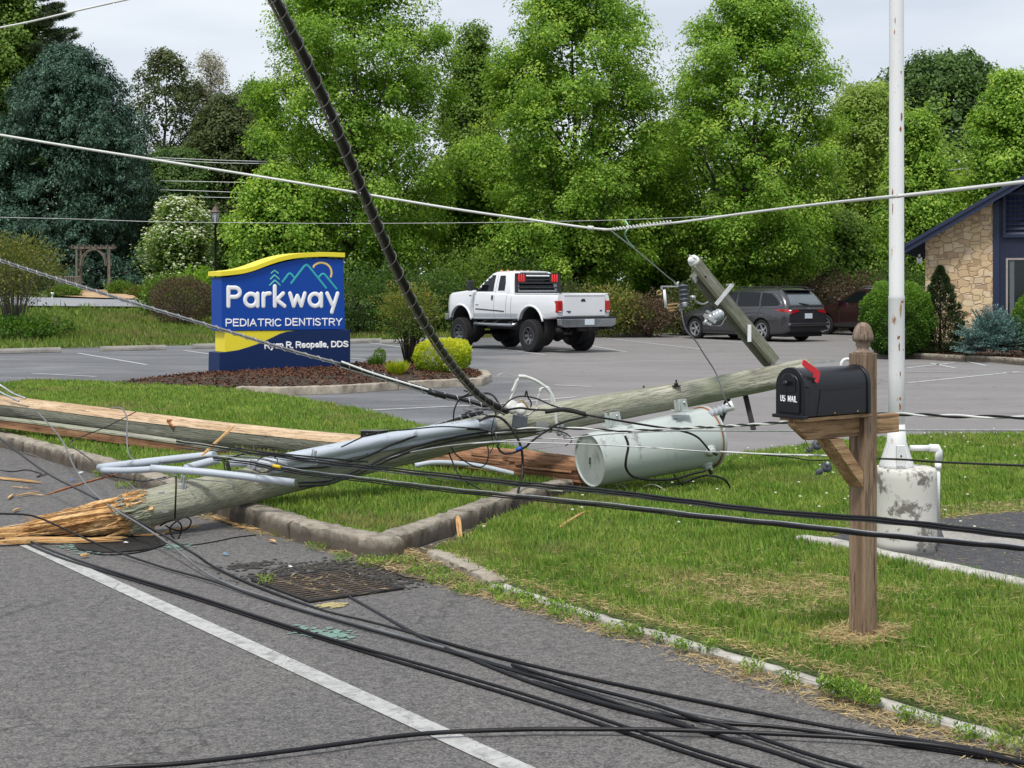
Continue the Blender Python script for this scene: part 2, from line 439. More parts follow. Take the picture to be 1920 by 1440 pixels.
M['tank'] = m_worn('pale grey green tank paint', (0.45, 0.495, 0.475), (0.15, 0.165, 0.155), 0.60, 4, 0.22, (1, 1, 0.35), (0.12, 0.13, 0.12))
M['pvc'] = m_worn('scuffed grey pipe', (0.45, 0.50, 0.56), (0.22, 0.23, 0.24), 0.60, 7, 0.5, None, (0.2, 0.2, 0.2))
M['white_pvc'] = simple('white pipe', (0.74, 0.75, 0.75), 0.4, 0, 0.05, 6)
M['flagpole'] = m_worn('flaking white pole paint', (0.70, 0.71, 0.71), (0.33, 0.15, 0.06), 0.62, 9, 0.55, (1, 1, 0.45), (0.22, 0.17, 0.14))
M['block'] = m_worn('peeling white painted concrete', (0.60, 0.585, 0.54), (0.09, 0.08, 0.065), 0.53, 7, 0.9, None, (0.16, 0.14, 0.12))
M['rust'] = simple('rust', (0.32, 0.12, 0.045), 0.9, 0.2, 0.4, 20, 0.3)
M['brass'] = simple('tarnished brass', (0.48, 0.32, 0.14), 0.45, 0.7, 0.25, 20)
M['iron'] = simple('dark cast iron', (0.03, 0.028, 0.026), 0.7, 0.5, 0.35, 12, 0.3)
M['box_black'] = simple('black mailbox plastic', (0.008, 0.009, 0.013), 0.34, 0, 0.15, 40, 0.12, spec=.4)
M['red'] = simple('red plastic', (0.62, 0.015, 0.03), 0.35, 0, 0.06, 4)
M['white_letters'] = simple('white lettering', (0.90, 0.90, 0.92), 0.6, 0, 0.03, 4)
M['rubber_sil'] = simple('dark grey insulator rubber', (0.07, 0.08, 0.095), 0.5, 0, 0.15, 10)
M['porcelain'] = simple('grey porcelain', (0.36, 0.39, 0.42), 0.2, 0, 0.12, 10)
M['sign_blue'] = simple('royal blue sign paint', (0.004, 0.062, 0.36), 0.5, 0, 0.05, 1.2, spec=.25)
M['sign_navy'] = simple('navy sign paint', (0.005, 0.022, 0.095), 0.5, 0, 0.06, 1.2, spec=.25)
M['sign_yellow'] = simple('yellow sign paint', (0.86, 0.72, 0.03), 0.45, 0, 0.05, 1.2)
M['teal'] = simple('teal logo paint', (0.03, 0.42, 0.46), 0.5, 0, 0.03, 2)
M['mint'] = simple('mint logo paint', (0.12, 0.55, 0.44), 0.5, 0, 0.03, 2)
M['amber'] = simple('amber logo paint', (0.85, 0.60, 0.18), 0.5, 0, 0.03, 2)
# ------------------------------------------------------------------ the setting
def SQ(s, q, z=0.0): return RD * s + QD * q + Vector((0, 0, z))
def gz(x, y):
    s = RD.x * x + RD.y * y; q = QD.x * x + QD.y * y
    a = max(0.0, min(s - 40.5, 30)) * 0.0485
    a += max(0.0, min(s - 70.5, 180)) * 0.012
    return a * max(0.0, min(1.0, (q - 6) / 5.0))
def sheet(name, poly, z, mat, kind='structure', depth=0.0, label=None):
    bm = bmesh.new()
    top = [bm.verts.new((p[0], p[1], z)) for p in poly]
    f = bm.faces.new(top)
    if depth:
        r = bmesh.ops.extrude_face_region(bm, geom=[f])
        for v in r['geom']:
            if isinstance(v, bmesh.types.BMVert): v.co.z -= depth
    bmesh.ops.triangulate(bm, faces=bm.faces[:])
    bmesh.ops.recalc_face_normals(bm, faces=bm.faces)
    me = bpy.data.meshes.new(name); bm.to_mesh(me); bm.free()
    me.materials.append(mat)
    o = bpy.data.objects.new(name, me); COL.objects.link(o)
    tag(o, label, kind=kind); return o
# ground: one sheet to the horizon
xs = sorted(set([-900, -600, -400, -250, -160, -110] + list(np.arange(-80, 81, 2.0)) + [110, 160, 250, 400, 600, 900]))
ys = sorted(set([-300, -120, -60, -30, -15] + list(np.arange(-10, 121, 2.0)) + [140, 170, 210, 260, 350, 500, 800, 1300, 1900]))
vs = []
for y in ys:
    for x in xs:
        h = gz(x, y)
        s_ = RD.x * x + RD.y * y
        if s_ > 46 and y < 140: h += 0.10 * (math.sin(x * 0.31 + y * 0.17) * math.sin(y * 0.23 - x * 0.11)) * min(1, (s_ - 46) / 8)
        vs.append((x, y, h - 0.03))
nx = len(xs)
fs = [(j*nx + i, j*nx + i + 1, (j+1)*nx + i + 1, (j+1)*nx + i) for j in range(len(ys)-1) for i in range(nx-1)]
mb = MB(); mb.add(vs, fs, True)
g_o = mb.build('ground', M['turf']); tag(g_o, kind='structure')
sheet('road', [SQ(-60, -12), SQ(-60, 4.72), SQ(200, 4.72), SQ(200, -12)], 0.0, M['road'])
sheet('parking_lot', [SQ(-40, 4.7), SQ(40.4, 4.7), SQ(40.4, 95), SQ(-40, 95)], -0.004, M['lot'])
# painted line at the road edge
sheet('road_line', [SQ(-30, 2.955), SQ(60, 2.955), SQ(60, 3.06), SQ(-30, 3.06)], 0.004, M['white_line'])
# far driveway and the woodchip path by the arbour
def ridge_poly(pix, Yfix, off, name, mat):
    vs = []; 
    for (x, Y) in pix: p = gp(x, Y); vs.append((p.x, p.y, p.z + off))
    n = len(vs); mb = MB(); return vs
def strip_on_ground(name, left, right, mat, off=0.03, sub=10):
    # left and right: lists of (pixel x, distance); a ribbon that follows the ground
    mb = MB(); vs = []
    a = [gp(x, Y) for x, Y in left]; b = [gp(x, Y) for x, Y in right]
    a = smooth_path(a, sub); b = smooth_path(b, sub)
    n = min(len(a), len(b)); k = 7
    for i in range(n):
        for j in range(k):
            p = a[i].lerp(b[i], j / (k - 1)); vs.append((p.x, p.y, gz(p.x, p.y) - 0.03 + off + 0.10))
    fs = [(i*k + j, i*k + j + 1, (i+1)*k + j + 1, (i+1)*k + j) for i in range(n-1) for j in range(k-1)]
    mb.add(vs, fs, True); o = mb.build(name, mat); tag(o, kind='structure'); return o
strip_on_ground('driveway', [(-80, 57.2), (100, 58), (200, 58.8), (300, 59.6), (420, 60.5)], [(-80, 63), (100, 64), (200, 64), (300, 64.5), (420, 65)], M['drive'], 0.07)
strip_on_ground('path', [(90, 66), (150, 65), (210, 64.8), (260, 64.8)], [(140, 72), (165, 74), (200, 76), (225, 76)], M['chips_path'], 0.09)

# kerbs
def offs(pts, d):
    out = []
    for i, p in enumerate(pts):
        a = pts[max(i-1, 0)]; b = pts[min(i+1, len(pts)-1)]; t = Vector((b[0]-a[0], b[1]-a[1], 0)).normalized()
        out.append(Vector((p[0] - t.y * d, p[1] + t.x * d, 0)))
    return out
def kerb(name, pts, width, height, mat, z0=0.0, seg=1.6, side=1, jit=0.010, bevel=0.018, gap=0.022, label=None):
    """pts: front foot line of the kerb (ground points); side: +1 body lies to the left of the walking direction"""
    pts = [Vector((p[0], p[1], 0)) for p in pts]
    path = resample(pts, 0.055); mb = MB()
    tot = 0; start = 0; runs = []; acc = 0
    for i in range(1, len(path)):
        acc += (path[i] - path[i-1]).length
        if acc > seg or i == len(path) - 1: runs.append((start, i)); start = i; acc = 0
    sec = [(0, 0), (0.0, height - bevel), (bevel * 0.35, height - bevel * 0.3), (bevel, height), (width * 0.5, height + 0.004), (width - bevel, height), (width, height - bevel), (width, 0)]
    for a, b in runs:
        rows = []
        for i in range(a, b + 1):
            t = (path[min(i+1, len(path)-1)] - path[max(i-1, 0)]).normalized()
            nrm = Vector((-t.y, t.x, 0)) * side
            base = path[i].copy()
            if i == a: base += t * gap / 2
            if i == b: base -= t * gap / 2
            e = 1.0 - (0.09 if i in (a, b) else 0)
            rows.append([base + nrm * (o_ + random.uniform(-jit, jit)) + Vector((0, 0, z0 + h_ * (e if h_ > 0.02 else 1) + (random.uniform(-jit, jit) * 0.6 if h_ > 0.02 else 0))) for o_, h_ in sec])
        k = len(sec); vs = [p for r_ in rows for p in r_]
        fs = [(i*k + j, i*k + j + 1, (i+1)*k + j + 1, (i+1)*k + j) for i in range(len(rows)-1) for j in range(k-1)]
        fs += [list(range(k)), [(len(rows)-1)*k + j for j in range(k)][::-1]]
        mb.add(vs, fs, True)
    o = mb.build(name, mat, sharp=50); tag(o, kind='structure'); return o
k1 = [SQ(38, 4.66), SQ(26, 4.64), SQ(20, 4.62), SQ(15, 4.62), G(180, 889), G(400, 966), G(560, 1018), G(690, 1048), G(722, 1054)]
k2 = [G(716, 1051), G(735, 1043), G(853, 1003), G(953, 963), G(1010, 945), G(1075, 928)]
kerb('kerb', k1, 0.17, 0.135, M['kerb'], side=1, seg=1.5)
kerb('kerb', k2, 0.17, 0.125, M['kerb'], side=1, seg=0.95)
# flush white painted kerb along the right verge
wk = [G(796, 1046, 0.0), G(884, 1086, 0.0), G(918, 1104), G(1110, 1166), G(1330, 1232), G(1550, 1298), G(1760, 1366), G(1960, 1420), G(2300, 1520)]
kerb('kerb', wk[:3], 0.13, 0.05, M['kerb_pale'], side=1, seg=0.7, bevel=.012)
kerb('kerb', wk[2:], 0.075, 0.028, M['edge_white'], side=1, seg=1.1, bevel=.008, jit=.006)

# islands of lawn
i1 = offs(k1, .155)[2:-2]; i2 = offs(k2, .155)[1:]
far_ = [G(1120, 885, .1), G(1070, 868, .1), G(960, 842, .1), G(850, 818, .1), G(790, 800, .1), G(700, 775, .1), G(560, 748, .1), G(440, 732, .1), G(300, 722, .1), G(140, 716, .1), G(60, 714, .1), G(0, 722, .1), G(-300, 735, .1)]
isl = i1 + i2 + far_
sheet('lawn', isl, 0.11, M['turf'], depth=0.14)
vz = 0.045
ver = [G(850, 1018, vz), G(925, 976, vz), G(1000, 945, vz), G(1080, 925, vz), G(1120, 885, vz), G(1200, 872, vz), G(1340, 858, vz), G(1480, 838, vz), G(1600, 826, vz), G(1700, 817, vz), G(1920, 811, vz), G(2400, 800, vz),
       G(2700, 900, vz), G(2900, 1400, vz)] + offs(wk, .075)[::-1]
sheet('lawn', ver, vz - 0.012, M['turf'], depth=0.06)
# dirt between kerb and verge, dirt round the drain
sheet('soil', [G(700, 1060), G(735, 1048), G(860, 1006), G(965, 964), G(1090, 925), G(1085, 900), G(1000, 935), G(930, 972), G(855, 1012), G(810, 1048), G(900, 1100), G(760, 1085)], 0.010, M['dirt'])
# dark pad beside the flagpole with its pale edging
padz = 0.05
pad = [G(1530, 1012, padz), G(1580, 1000, padz), G(1680, 985, padz), G(1800, 968, padz), G(1860, 962, padz), G(1930, 958, padz), G(2500, 950, padz), G(2600, 1240, padz), G(1920, 1088, padz), G(1640, 1034, padz)]
sheet('pavement', pad, padz, M['pad'], depth=0.05)
sheet('pavement', [G(1762, 985, .056), G(1800, 993, .056), G(1920, 1004, .056), G(2300, 1040, .056), G(2300, 1075, .056), G(1920, 1026, .056), G(1770, 1008, .056)], 0.056, M['stop'])
kerb('kerb', [G(1486, 1020, 0.02), G(1560, 1030, 0.02), G(1640, 1050, 0.02), G(1780, 1080, 0.02), G(1925, 1112, 0.02), G(2500, 1240, 0.02)], 0.11, 0.075, M['edge_white'], side=1, seg=2.6, jit=0.004)

# sign bed: mulch mound with a concrete kerb round it
bedk = [G(440, 740), G(520, 742), G(640, 738), G(760, 730), G(860, 725), G(905, 723), G(921, 715), G(915, 707), G(880, 702), G(800, 696)]
kerb('kerb', bedk, 0.16, 0.13, M['kerb_pale'], side=1, seg=3.0)
bed = [G(205, 722, .1), G(300, 724, .1), G(420, 730, .1)] + offs(bedk, .15)[:-1] + [G(860, 697, .1), G(790, 690, .1), G(690, 688, .1), G(560, 694, .1), G(440, 704, .1), G(300, 712, .1)]
def inpoly(X, Y, poly):
    px = [p[0] for p in poly]; py = [p[1] for p in poly]; n = len(poly); r = np.zeros(X.shape, bool)
    for i in range(n):
        x0, y0, x1, y1 = px[i], py[i], px[i-1], py[i-1]
        if y0 == y1: continue
        c = ((y0 > Y) != (y1 > Y)) & (X < (x1 - x0) * (Y - y0) / (y1 - y0) + x0)
        r ^= c
    return r
def polydist(X, Y, poly):
    d = np.full(X.shape, 1e9); n = len(poly)
    for i in range(n):
        ax, ay = poly[i][0], poly[i][1]; bx, by = poly[i-1][0], poly[i-1][1]
        L2 = (bx-ax)**2 + (by-ay)**2
        t = np.clip(((X-ax)*(bx-ax) + (Y-ay)*(by-ay)) / max(L2, 1e-9), 0, 1)
        d = np.minimum(d, np.hypot(X - ax - t*(bx-ax), Y - ay - t*(by-ay)))
    return d
bedk = bedk
def bed_h(X, Y): return 0.10 + 0.13 * np.clip(polydist(X, Y, bed) / 0.9, 0, 1) ** 0.7
sheet('soil', bed, 0.10, M['soil'], depth=0.1)

def rand_in(poly, n, dens=None):
    bx = [p[0] for p in poly]; by = [p[1] for p in poly]
    out = []; tot = 0
    while tot < n:
        X = rng.uniform(min(bx), max(bx), n * 2); Y = rng.uniform(min(by), max(by), n * 2)
        m = inpoly(X, Y, poly)
        if dens is not None: m &= rng.random(n * 2) < dens(X, Y)
        out.append(np.stack([X[m], Y[m]], 1)); tot += m.sum()
        if m.sum() == 0: break
    return np.concatenate(out)[:n]
def np_norm(a): return a / np.maximum(np.linalg.norm(a, axis=1, keepdims=True), 1e-9)
def leaves(name, C, A, N, L, W, mat, v=None, parent=None, fold=0.25, wpos=0.5):
    """many small folded leaves (diamonds) as one mesh: C base points, A directions, N face normals"""
    n = len(C); C = np.asarray(C, float)
    if parent is not None: C = C - np.array(parent.location)
    A = np_norm(A); N = N - A * (A * N).sum(1, keepdims=True); N = np_norm(N); B = np.cross(A, N)
    L = np.broadcast_to(L, n)[:, None]; W = np.broadcast_to(W, n)[:, None]
    mid = C + A * L * wpos - N * W * fold
    V = np.empty((n, 4, 3)); V[:, 0] = C; V[:, 1] = mid + B * W; V[:, 2] = C + A * L; V[:, 3] = mid - B * W
    me = bpy.data.meshes.new(name)
    me.vertices.add(n * 4); me.vertices.foreach_set('co', V.reshape(-1).astype(np.float32))
    me.loops.add(n * 4); me.loops.foreach_set('vertex_index', np.arange(n * 4, dtype=np.int32))
    me.polygons.add(n); me.polygons.foreach_set('loop_start', (np.arange(n) * 4).astype(np.int32))
    me.update(calc_edges=True)
    at = me.attributes.new('v', 'FLOAT', 'POINT')
    if v is None: v = rng.random(n)
    at.data.foreach_set('value', np.repeat(np.clip(v, 0, 1), 4).astype(np.float32))
    me.materials.append(mat)
    o = bpy.data.objects.new(name, me); COL.objects.link(o)
    if parent is not None: o.parent = parent
    return o
def grass_patch(name, poly, n, z, h=(0.05, 0.11), w=0.0035, mat=None, dens=None, label=None, zf=None, lean=0.75, near=8.0):
    pts = rand_in(poly, n, dens); X, Y = pts[:, 0], pts[:, 1]; n = len(X)
    D = np.hypot(X, Y); k = np.clip(D / near, 1, 12)
    Z = np.full(n, z) if zf is None else zf(X, Y)
    C = np.stack([X, Y, Z], 1)
    clump = np.sin(X * 9 + np.sin(Y * 7) * 2) * np.cos(Y * 8 + np.cos(X * 5) * 2)
    a = rng.uniform(0, 2 * np.pi, n) * 0.6 + clump * 2.5
    ln = np.abs(rng.normal(0, lean, n))
    A = np.stack([np.cos(a) * ln, np.sin(a) * ln, np.ones(n)], 1)
    a2 = rng.uniform(0, 2 * np.pi, n)
    N = np.stack([np.cos(a2), np.sin(a2), np.full(n, 0.25)], 1)
    Ls = rng.uniform(h[0], h[1], n) * (1 + 0.25 * clump) 
    v = rng.random(n) ** 1.1
    return tag(leaves(name, C, A, N, Ls, w * np.sqrt(k) * k ** 0.35 * rng.uniform(0.7, 1.4, n), mat or M['grass'], v, fold=0.15, wpos=0.35), label, kind='stuff')
dn = lambda ref, p=1.6: (lambda X, Y: np.clip((ref / np.maximum(Y, 1)) ** p, 0, 1))
isl_near = isl
fade = lambda X, Y: np.clip((9.0 / np.maximum(Y, 1)) ** 1.5, 0, 1) * (Y < 30)
def bare(X, Y):
    # worn patch round the mailbox post and along the white kerb
    p = G(1618, 1195, vz); q1 = G(1470, 1112, vz)
    nz_ = .28 * np.sin(X * 9 + 1) * np.sin(Y * 11) + .22 * np.sin(X * 23 + Y * 17) + .15 * np.sin(X * 41 - Y * 33)
    d = np.hypot((X - p.x) / 0.20, (Y - p.y) / 0.17) + nz_; d2 = np.hypot((X - q1.x) / 0.55, (Y - q1.y) / 0.40) + nz_ * 1.5
    q = X * QD.x + Y * QD.y
    m = np.where(d < 1, 0.25, 1.0) * np.clip(.45 + (d2 - .6) * .8, .45, 1) * np.clip(0.5 + (q - 4.78 + nz_ * .2) / 0.35, 0.35, 1)
    pr = inpoly(X, Y, pad); m = np.where(pr, 0.0, m)
    inb = inpoly(X, Y, [G(x, y, vz) for x, y in ((1560, 960), (1760, 950), (1930, 935), (2400, 925), (2500, 1000), (1600, 1010))])
    return m * np.where(inb, 0.25, 1.0)
grass_patch('grass', isl_near, 110000, 0.105, (0.03, 0.075), 0.0034, None, fade, 'bright green lawn grass under the fallen poles')
grass_patch('grass', ver, 215000, vz - 0.01, (0.025, 0.068), 0.0032, None, lambda X, Y: np.clip((6.0 / np.maximum(Y, 1)) ** 1.3, 0, 1) * bare(X, Y) * (X / Y < 0.75), 'mown grass verge around the mailbox post')
# straw on the verge and in the gutter
def litter(name, poly, n, z, L, W, mat, dens=None, label=None, kind='stuff', zr=0.01, zf=None):
    pts = rand_in(poly, n, dens); n = len(pts); a = rng.uniform(0, 2*np.pi, n)
    Z = (np.full(n, z) if zf is None else zf(pts[:, 0], pts[:, 1])) + rng.uniform(0, zr, n)
    C = np.stack([pts[:, 0], pts[:, 1], Z], 1)
    A = np.stack([np.cos(a), np.sin(a), rng.normal(0, 0.15, n)], 1); N = np.stack([rng.normal(0, .35, n), rng.normal(0, .35, n), np.ones(n)], 1)
    return tag(leaves(name, C, A, N, rng.uniform(L[0], L[1], n), rng.uniform(W[0], W[1], n), mat), label, kind=kind)
gut = [SQ(11, 4.35), SQ(7.2, 4.5), SQ(-1.5, 4.3), SQ(-3, 4.4), SQ(-3, 4.85), SQ(-1, 4.85), SQ(7, 4.85), SQ(8, 5.0)]
litter('straw', gut, 30000, 0.004, (0.03, 0.09), (0.0012, 0.0028), M['straw'], lambda X, Y: np.clip(((X*QD.x + Y*QD.y) - 4.36) / 0.25 + 0.35 * np.sin((X*RD.x + Y*RD.y) * 2.1) + .2 * np.sin((X*RD.x + Y*RD.y) * 7.1), 0, 1), 'dry straw and thatch gathered along the kerb')
litter('straw', ver, 15000, vz, (0.03, 0.09), (0.0010, 0.002), M['straw'], lambda X, Y: np.clip((1 - bare(X, Y)) ** 1.3 * 1.0, 0.03, 1) * np.where(np.hypot(X - G(1618,1195,vz).x, Y - G(1618,1195,vz).y) < .5, 1, .5) * ((X * QD.x + Y * QD.y) < 9) * (~inpoly(X, Y, pad)) * (Y < 9), 'dry clippings on the worn verge', zr=0.03)
litter('straw', [G(x, y, vz) for x, y in ((1540, 1005), (1600, 975), (1760, 950), (1930, 935), (2200, 930), (2300, 965), (1930, 962), (1800, 972), (1600, 1004))], 5000, vz, (0.03, 0.08), (0.0012, 0.0025), M['straw'], None, 'dry grass beside the dark pavement')
litter('straw', pad, 1600, padz + 0.003, (0.02, 0.06), (0.0012, 0.0025), M['straw'], None, 'loose straw on the dark pavement', zr=0.004)
litter('straw', [G(700, 1062), G(760, 1045), G(860, 1010), G(1000, 950), G(1085, 915), G(940, 980), G(850, 1040), G(800, 1075), G(740, 1080)], 500, 0.014, (0.02, 0.12), (0.0015, 0.005), M['straw'], None, 'plant litter in the gutter by the kerb corner')
# weeds along the kerb
def weeds(pts, label):
    Cs = []; As = []; Ns = []
    for x, y, r, n, z in pts:
        c = G(x, y, z)
        a = rng.uniform(0, 2*np.pi, n); rr = r * np.sqrt(rng.random(n))
        Cs.append(np.stack([c.x + np.cos(a)*rr, c.y + np.sin(a)*rr, np.full(n, z) + rng.uniform(0, 0.05, n)], 1))
        b = rng.uniform(0, 2*np.pi, n); As.append(np.stack([np.cos(b), np.sin(b), rng.uniform(0.2, 1.4, n)], 1))
        Ns.append(np.stack([rng.normal(0, .6, n), rng.normal(0, .6, n), np.ones(n)], 1))
    C = np.concatenate(Cs); n = len(C)
    return tag(leaves('weeds', C, np.concatenate(As), np.concatenate(Ns), rng.uniform(0.012, 0.035, n), rng.uniform(0.002, 0.006, n), M['grass'], rng.random(n) * 0.8), label, kind='stuff')
weeds([(700, 1060, .12, 260, 0), (760, 1058, .10, 220, 0), (800, 1078, .13, 380, 0), (835, 1092, .12, 300, 0), (880, 1112, .10, 260, 0), (960, 1125, .12, 300, 0), (1010, 1140, .12, 300, 0), (1060, 1158, .1, 220, 0), (1160, 1190, .09, 200, 0),
       (235, 915, .10, 160, 0), (188, 893, .08, 120, 0), (530, 1003, .10, 160, 0), (600, 1030, .09, 140, 0), (497, 1095, .05, 90, 0), (640, 1052, .06, 100, 0)], 'low weeds rooted in the gutter beside the kerb')
weeds([(1590, 1305, .07, 520, 0.03), (1630, 1320, .05, 300, 0.03), (1555, 1298, .05, 260, 0.03)], 'bright green chickweed tuft on the painted kerb')
weeds([(x_, y_, .05, 130, 0.01) for x_, y_ in ((930, 1112), (985, 1128), (1045, 1146), (1105, 1166), (1190, 1194), (1280, 1220), (1410, 1262), (1480, 1284), (1700, 1352), (1810, 1386))], 'short grass creeping over the painted kerb')
weeds([(1745, 1362, .05, 80, 0), (1890, 1402, .09, 260, 0.02), (1330, 1222, .05, 100, 0.02), (1240, 1205, .05, 100, 0)], 'small weeds poking over the painted kerb')
# clover flowers
cl = rand_in(ver, 90, lambda X, Y: (Y > 9.5) * 1.0 * (X / Y < 0.4)); n = len(cl)
o = leaves('clover', np.concatenate([np.stack([cl[:, 0], cl[:, 1], np.full(n, vz + 0.06)], 1)] * 3), np.concatenate([np.tile([1, 0, .5], (n, 1)), np.tile([-1, .3, .5], (n, 1)), np.tile([0, 1, .9], (n, 1))]).astype(float), np.tile([0, -.5, 1.0], (3*n, 1)), 0.012, 0.006, simple('clover head', (.5, .5, .42), .8))
tag(o, 'white clover heads dotted through the verge', kind='stuff')
# mulch
def mulch(poly, n, label, hf, L=(0.02, 0.07)):
    pts = rand_in(poly, n); n = len(pts); a = rng.uniform(0, 2*np.pi, n)
    C = np.stack([pts[:, 0], pts[:, 1], hf(pts[:, 0], pts[:, 1]) + rng.uniform(-0.03, 0.03, n)], 1)
    A = np.stack([np.cos(a), np.sin(a), rng.normal(0, .4, n)], 1); N = np.stack([rng.normal(0, .6, n), rng.normal(0, .6, n), np.ones(n)], 1)
    return tag(leaves('mulch', C, A, N, rng.uniform(L[0], L[1], n), rng.uniform(0.006, 0.018, n), M['mulch']), label, kind='stuff')
bb = [(min(p[0] for p in bed), min(p[1] for p in bed)), (max(p[0] for p in bed), max(p[1] for p in bed))]
gx = np.linspace(bb[0][0], bb[1][0], 60); gy = np.linspace(bb[0][1], bb[1][1], 50)
GX, GY = np.meshgrid(gx, gy); ins = inpoly(GX, GY, bed); HH = bed_h(GX, GY)
mbm = MB(); idx = {}
vs = [(GX[j, i], GY[j, i], HH[j, i] + random.uniform(-.012, .012)) for j in range(50) for i in range(60)]
fs = [(j*60+i, j*60+i+1, (j+1)*60+i+1, (j+1)*60+i) for j in range(49) for i in range(59) if ins[j, i] and ins[j, i+1] and ins[j+1, i] and ins[j+1, i+1]]
mbm.add(vs, fs, True); tag(mbm.build('soil', M['soil']), kind='structure')
mulch(bed, 26000, 'dark brown bark mulch under the blue sign', bed_h, (0.03, 0.09))

# parking lines
def lotline(p, q, w=0.10, name='parking_line', mat=None, z=0.002):
    a = G(*p); b = G(*q); d = (b - a).normalized(); n = Vector((-d.y, d.x, 0)) * w / 2
    sheet(name, [a - n, b - n, b + n, a + n], z, mat or M['lot_line'])
for p, q in [((146, 662), (276, 684)), ((60, 700), (180, 706)), ((420, 650), (500, 653)), ((1480, 612), (1560, 622)), ((345, 657), (395, 664)), ((675, 640), (760, 652)), ((888, 648), (1022, 665)), ((1020, 633), (1175, 660)), ((1128, 633), (1320, 655)), ((1255, 630), (1405, 644)), ((650, 684), (700, 688)), ((650, 671), (735, 678)),
             ((650, 771), (930, 758)), ((930, 758), (1080, 744)), ((1697, 697), (1920, 699)), ((1745, 681), (1792, 690)), ((1702, 718), (1910, 697)), ((1815, 678), (1850, 686)), ((1800, 677), (1920, 684)), ((1700, 690), (1790, 680)), ((1590, 637), (1680, 648)), ((1040, 722), (1110, 725)), ((540, 1700), (545, 1701))][:-1]:
    lotline(p, q)
# wheel stops
def wheel_stop(x, y, L=1.83, lab='', rz=None):
    c = G(x, y); ang = math.atan2(QD.y, QD.x)
    t = empty('wheel_stop', c, lab, 'wheel stop', 'concrete wheel stops at the lot edge', ang)
    mb = MB()
    mb.prism([(-0.09, 0), (0.09, 0), (0.085, 0.07), (0.055, 0.13), (-0.055, 0.13), (-0.085, 0.07)], -L/2, L/2, lambda u, v, d: Vector((d, u, v)))
    mb.build('stop_block', M['stop'], t, bev=0.012)
    for s_ in (-1, 1):
        m = MB(); m.lathe([(0.016, 0.12), (0.016, 0.139), (0.010, 0.143)], 10, Matrix.Translation((s_ * L * 0.33, 0, 0))); m.build('steel_pin', M['rust'], t)
wheel_stop(48, 662, lab='concrete wheel stop at the lot edge, leftmost of the row')
wheel_stop(250, 657, lab='concrete wheel stop between the brown bush and the lot line')
wheel_stop(418, 652, lab='concrete wheel stop half hidden behind the blue sign')
wheel_stop(672, 643, 1.6, lab='concrete wheel stop just right of the blue sign')
wheel_stop(750, 644, 1.4, lab='concrete wheel stop behind the nandina shrub')
wheel_stop(806, 641, 1.2, lab='short length of wheel stop left of the pickup front wheel')
wheel_stop(1184, 631, lab='concrete wheel stop right of the pickup tailgate')
wheel_stop(1300, 627, 1.3, lab='concrete wheel stop in front of the grey minivan')
# lot edge kerb of the building bed on the right
bk = [G(1640, 668), G(1700, 672), G(1780, 677), G(1860, 680), G(1930, 686), G(2060, 694)]
kerb('kerb', bk, 0.16, 0.14, M['kerb'], side=1, seg=3)
bbed = offs(bk, .15) + [G(2100, 650, .1), G(1720, 640, .1), G(1640, 650, .1)]
sheet('soil', bbed, 0.12, M['soil'], depth=0.12)
mulch(bbed, 9000, 'brown mulch in the bed beside the stone building', lambda X, Y: np.full(X.shape, 0.14), (0.05, 0.13))
# bank grass beyond the lot
bank = [SQ(40.3, 7), SQ(40.3, 46), SQ(58, 46), SQ(58, 9)]
zfb = lambda X, Y: (np.clip((X*RD.x + Y*RD.y) - 40.5, 0, 30) * 0.0485) * np.clip(((X*QD.x + Y*QD.y) - 6) / 5, 0, 1) - 0.02
grass_patch('grass', bank, 90000, 0, (0.09, 0.28), 0.006, M['grass_bank'], lambda X, Y: (np.abs(X / Y) < 0.42) * np.clip(1.2 - ((X*RD.x + Y*RD.y) - 40) / 25, 0.1, 1), 'rough grass bank beyond the wheel stops', zf=zfb, lean=0.8, near=12)
grass_patch('grass', [SQ(57, 0), SQ(57, 60), SQ(110, 80), SQ(110, -10)], 24000, 0, (0.15, 0.4), 0.012, M['grass_bank'], lambda X, Y: (np.abs(X / Y) < 0.40) * (~inpoly(X, Y, [gp(-200, 56.5), gp(430, 59.8), gp(430, 66.0), gp(265, 66), gp(235, 77), gp(135, 73), gp(85, 66), gp(-200, 64)])) * 1.0, 'unmown grass around the garden and under the trees', zf=lambda X, Y: np.array([gz(a, b) for a, b in zip(X, Y)]) - 0.03, lean=0.8, near=14)

# storm drain and manhole
gc = G(612, 1098, 0.0)
gr = empty('storm_drain', gc, 'rusty slotted iron drain grate in the gutter below the kerb corner', 'drain', rz=math.atan2(QD.y, QD.x))
mb = MB(); w_, l_ = 0.30, 0.72
mb.box((-w_, -0.36, 0.002), (w_, -0.33, 0.014)); mb.box((-w_, 0.33, 0.002), (w_, 0.36, 0.014)); mb.box((-w_, -0.33, 0.002), (-w_ + .03, 0.33, 0.014)); mb.box((w_ - .03, -0.33, 0.002), (w_, 0.33, 0.014))
mb.build('grate_frame', M['iron'], gr, bev=0.003)
mb = MB()
for i in range(13):
    y = -0.30 + i * 0.05; mb.box((-w_ + .03, y - 0.009, 0.001), (w_ - .03, y + 0.009, 0.012))
for i in range(3): mb.box((-0.15 + i * 0.15 - 0.012, -0.33, 0.003), (-0.15 + i * 0.15 + 0.012, 0.33, 0.0105))
mb.build('grate_bars', simple('rusty grate iron', (.085, .065, .05), .8, .3, .4, 20), gr)
mb = MB(); mb.box((-w_ + .01, -0.345, 0.0012), (w_ - .01, 0.345, 0.0018)); mb.build('pit_shade_sheet', simple('painted pit shade', (0.004, 0.004, 0.004), 1), gr)  # flat black sheet stands in for the shade inside the drain
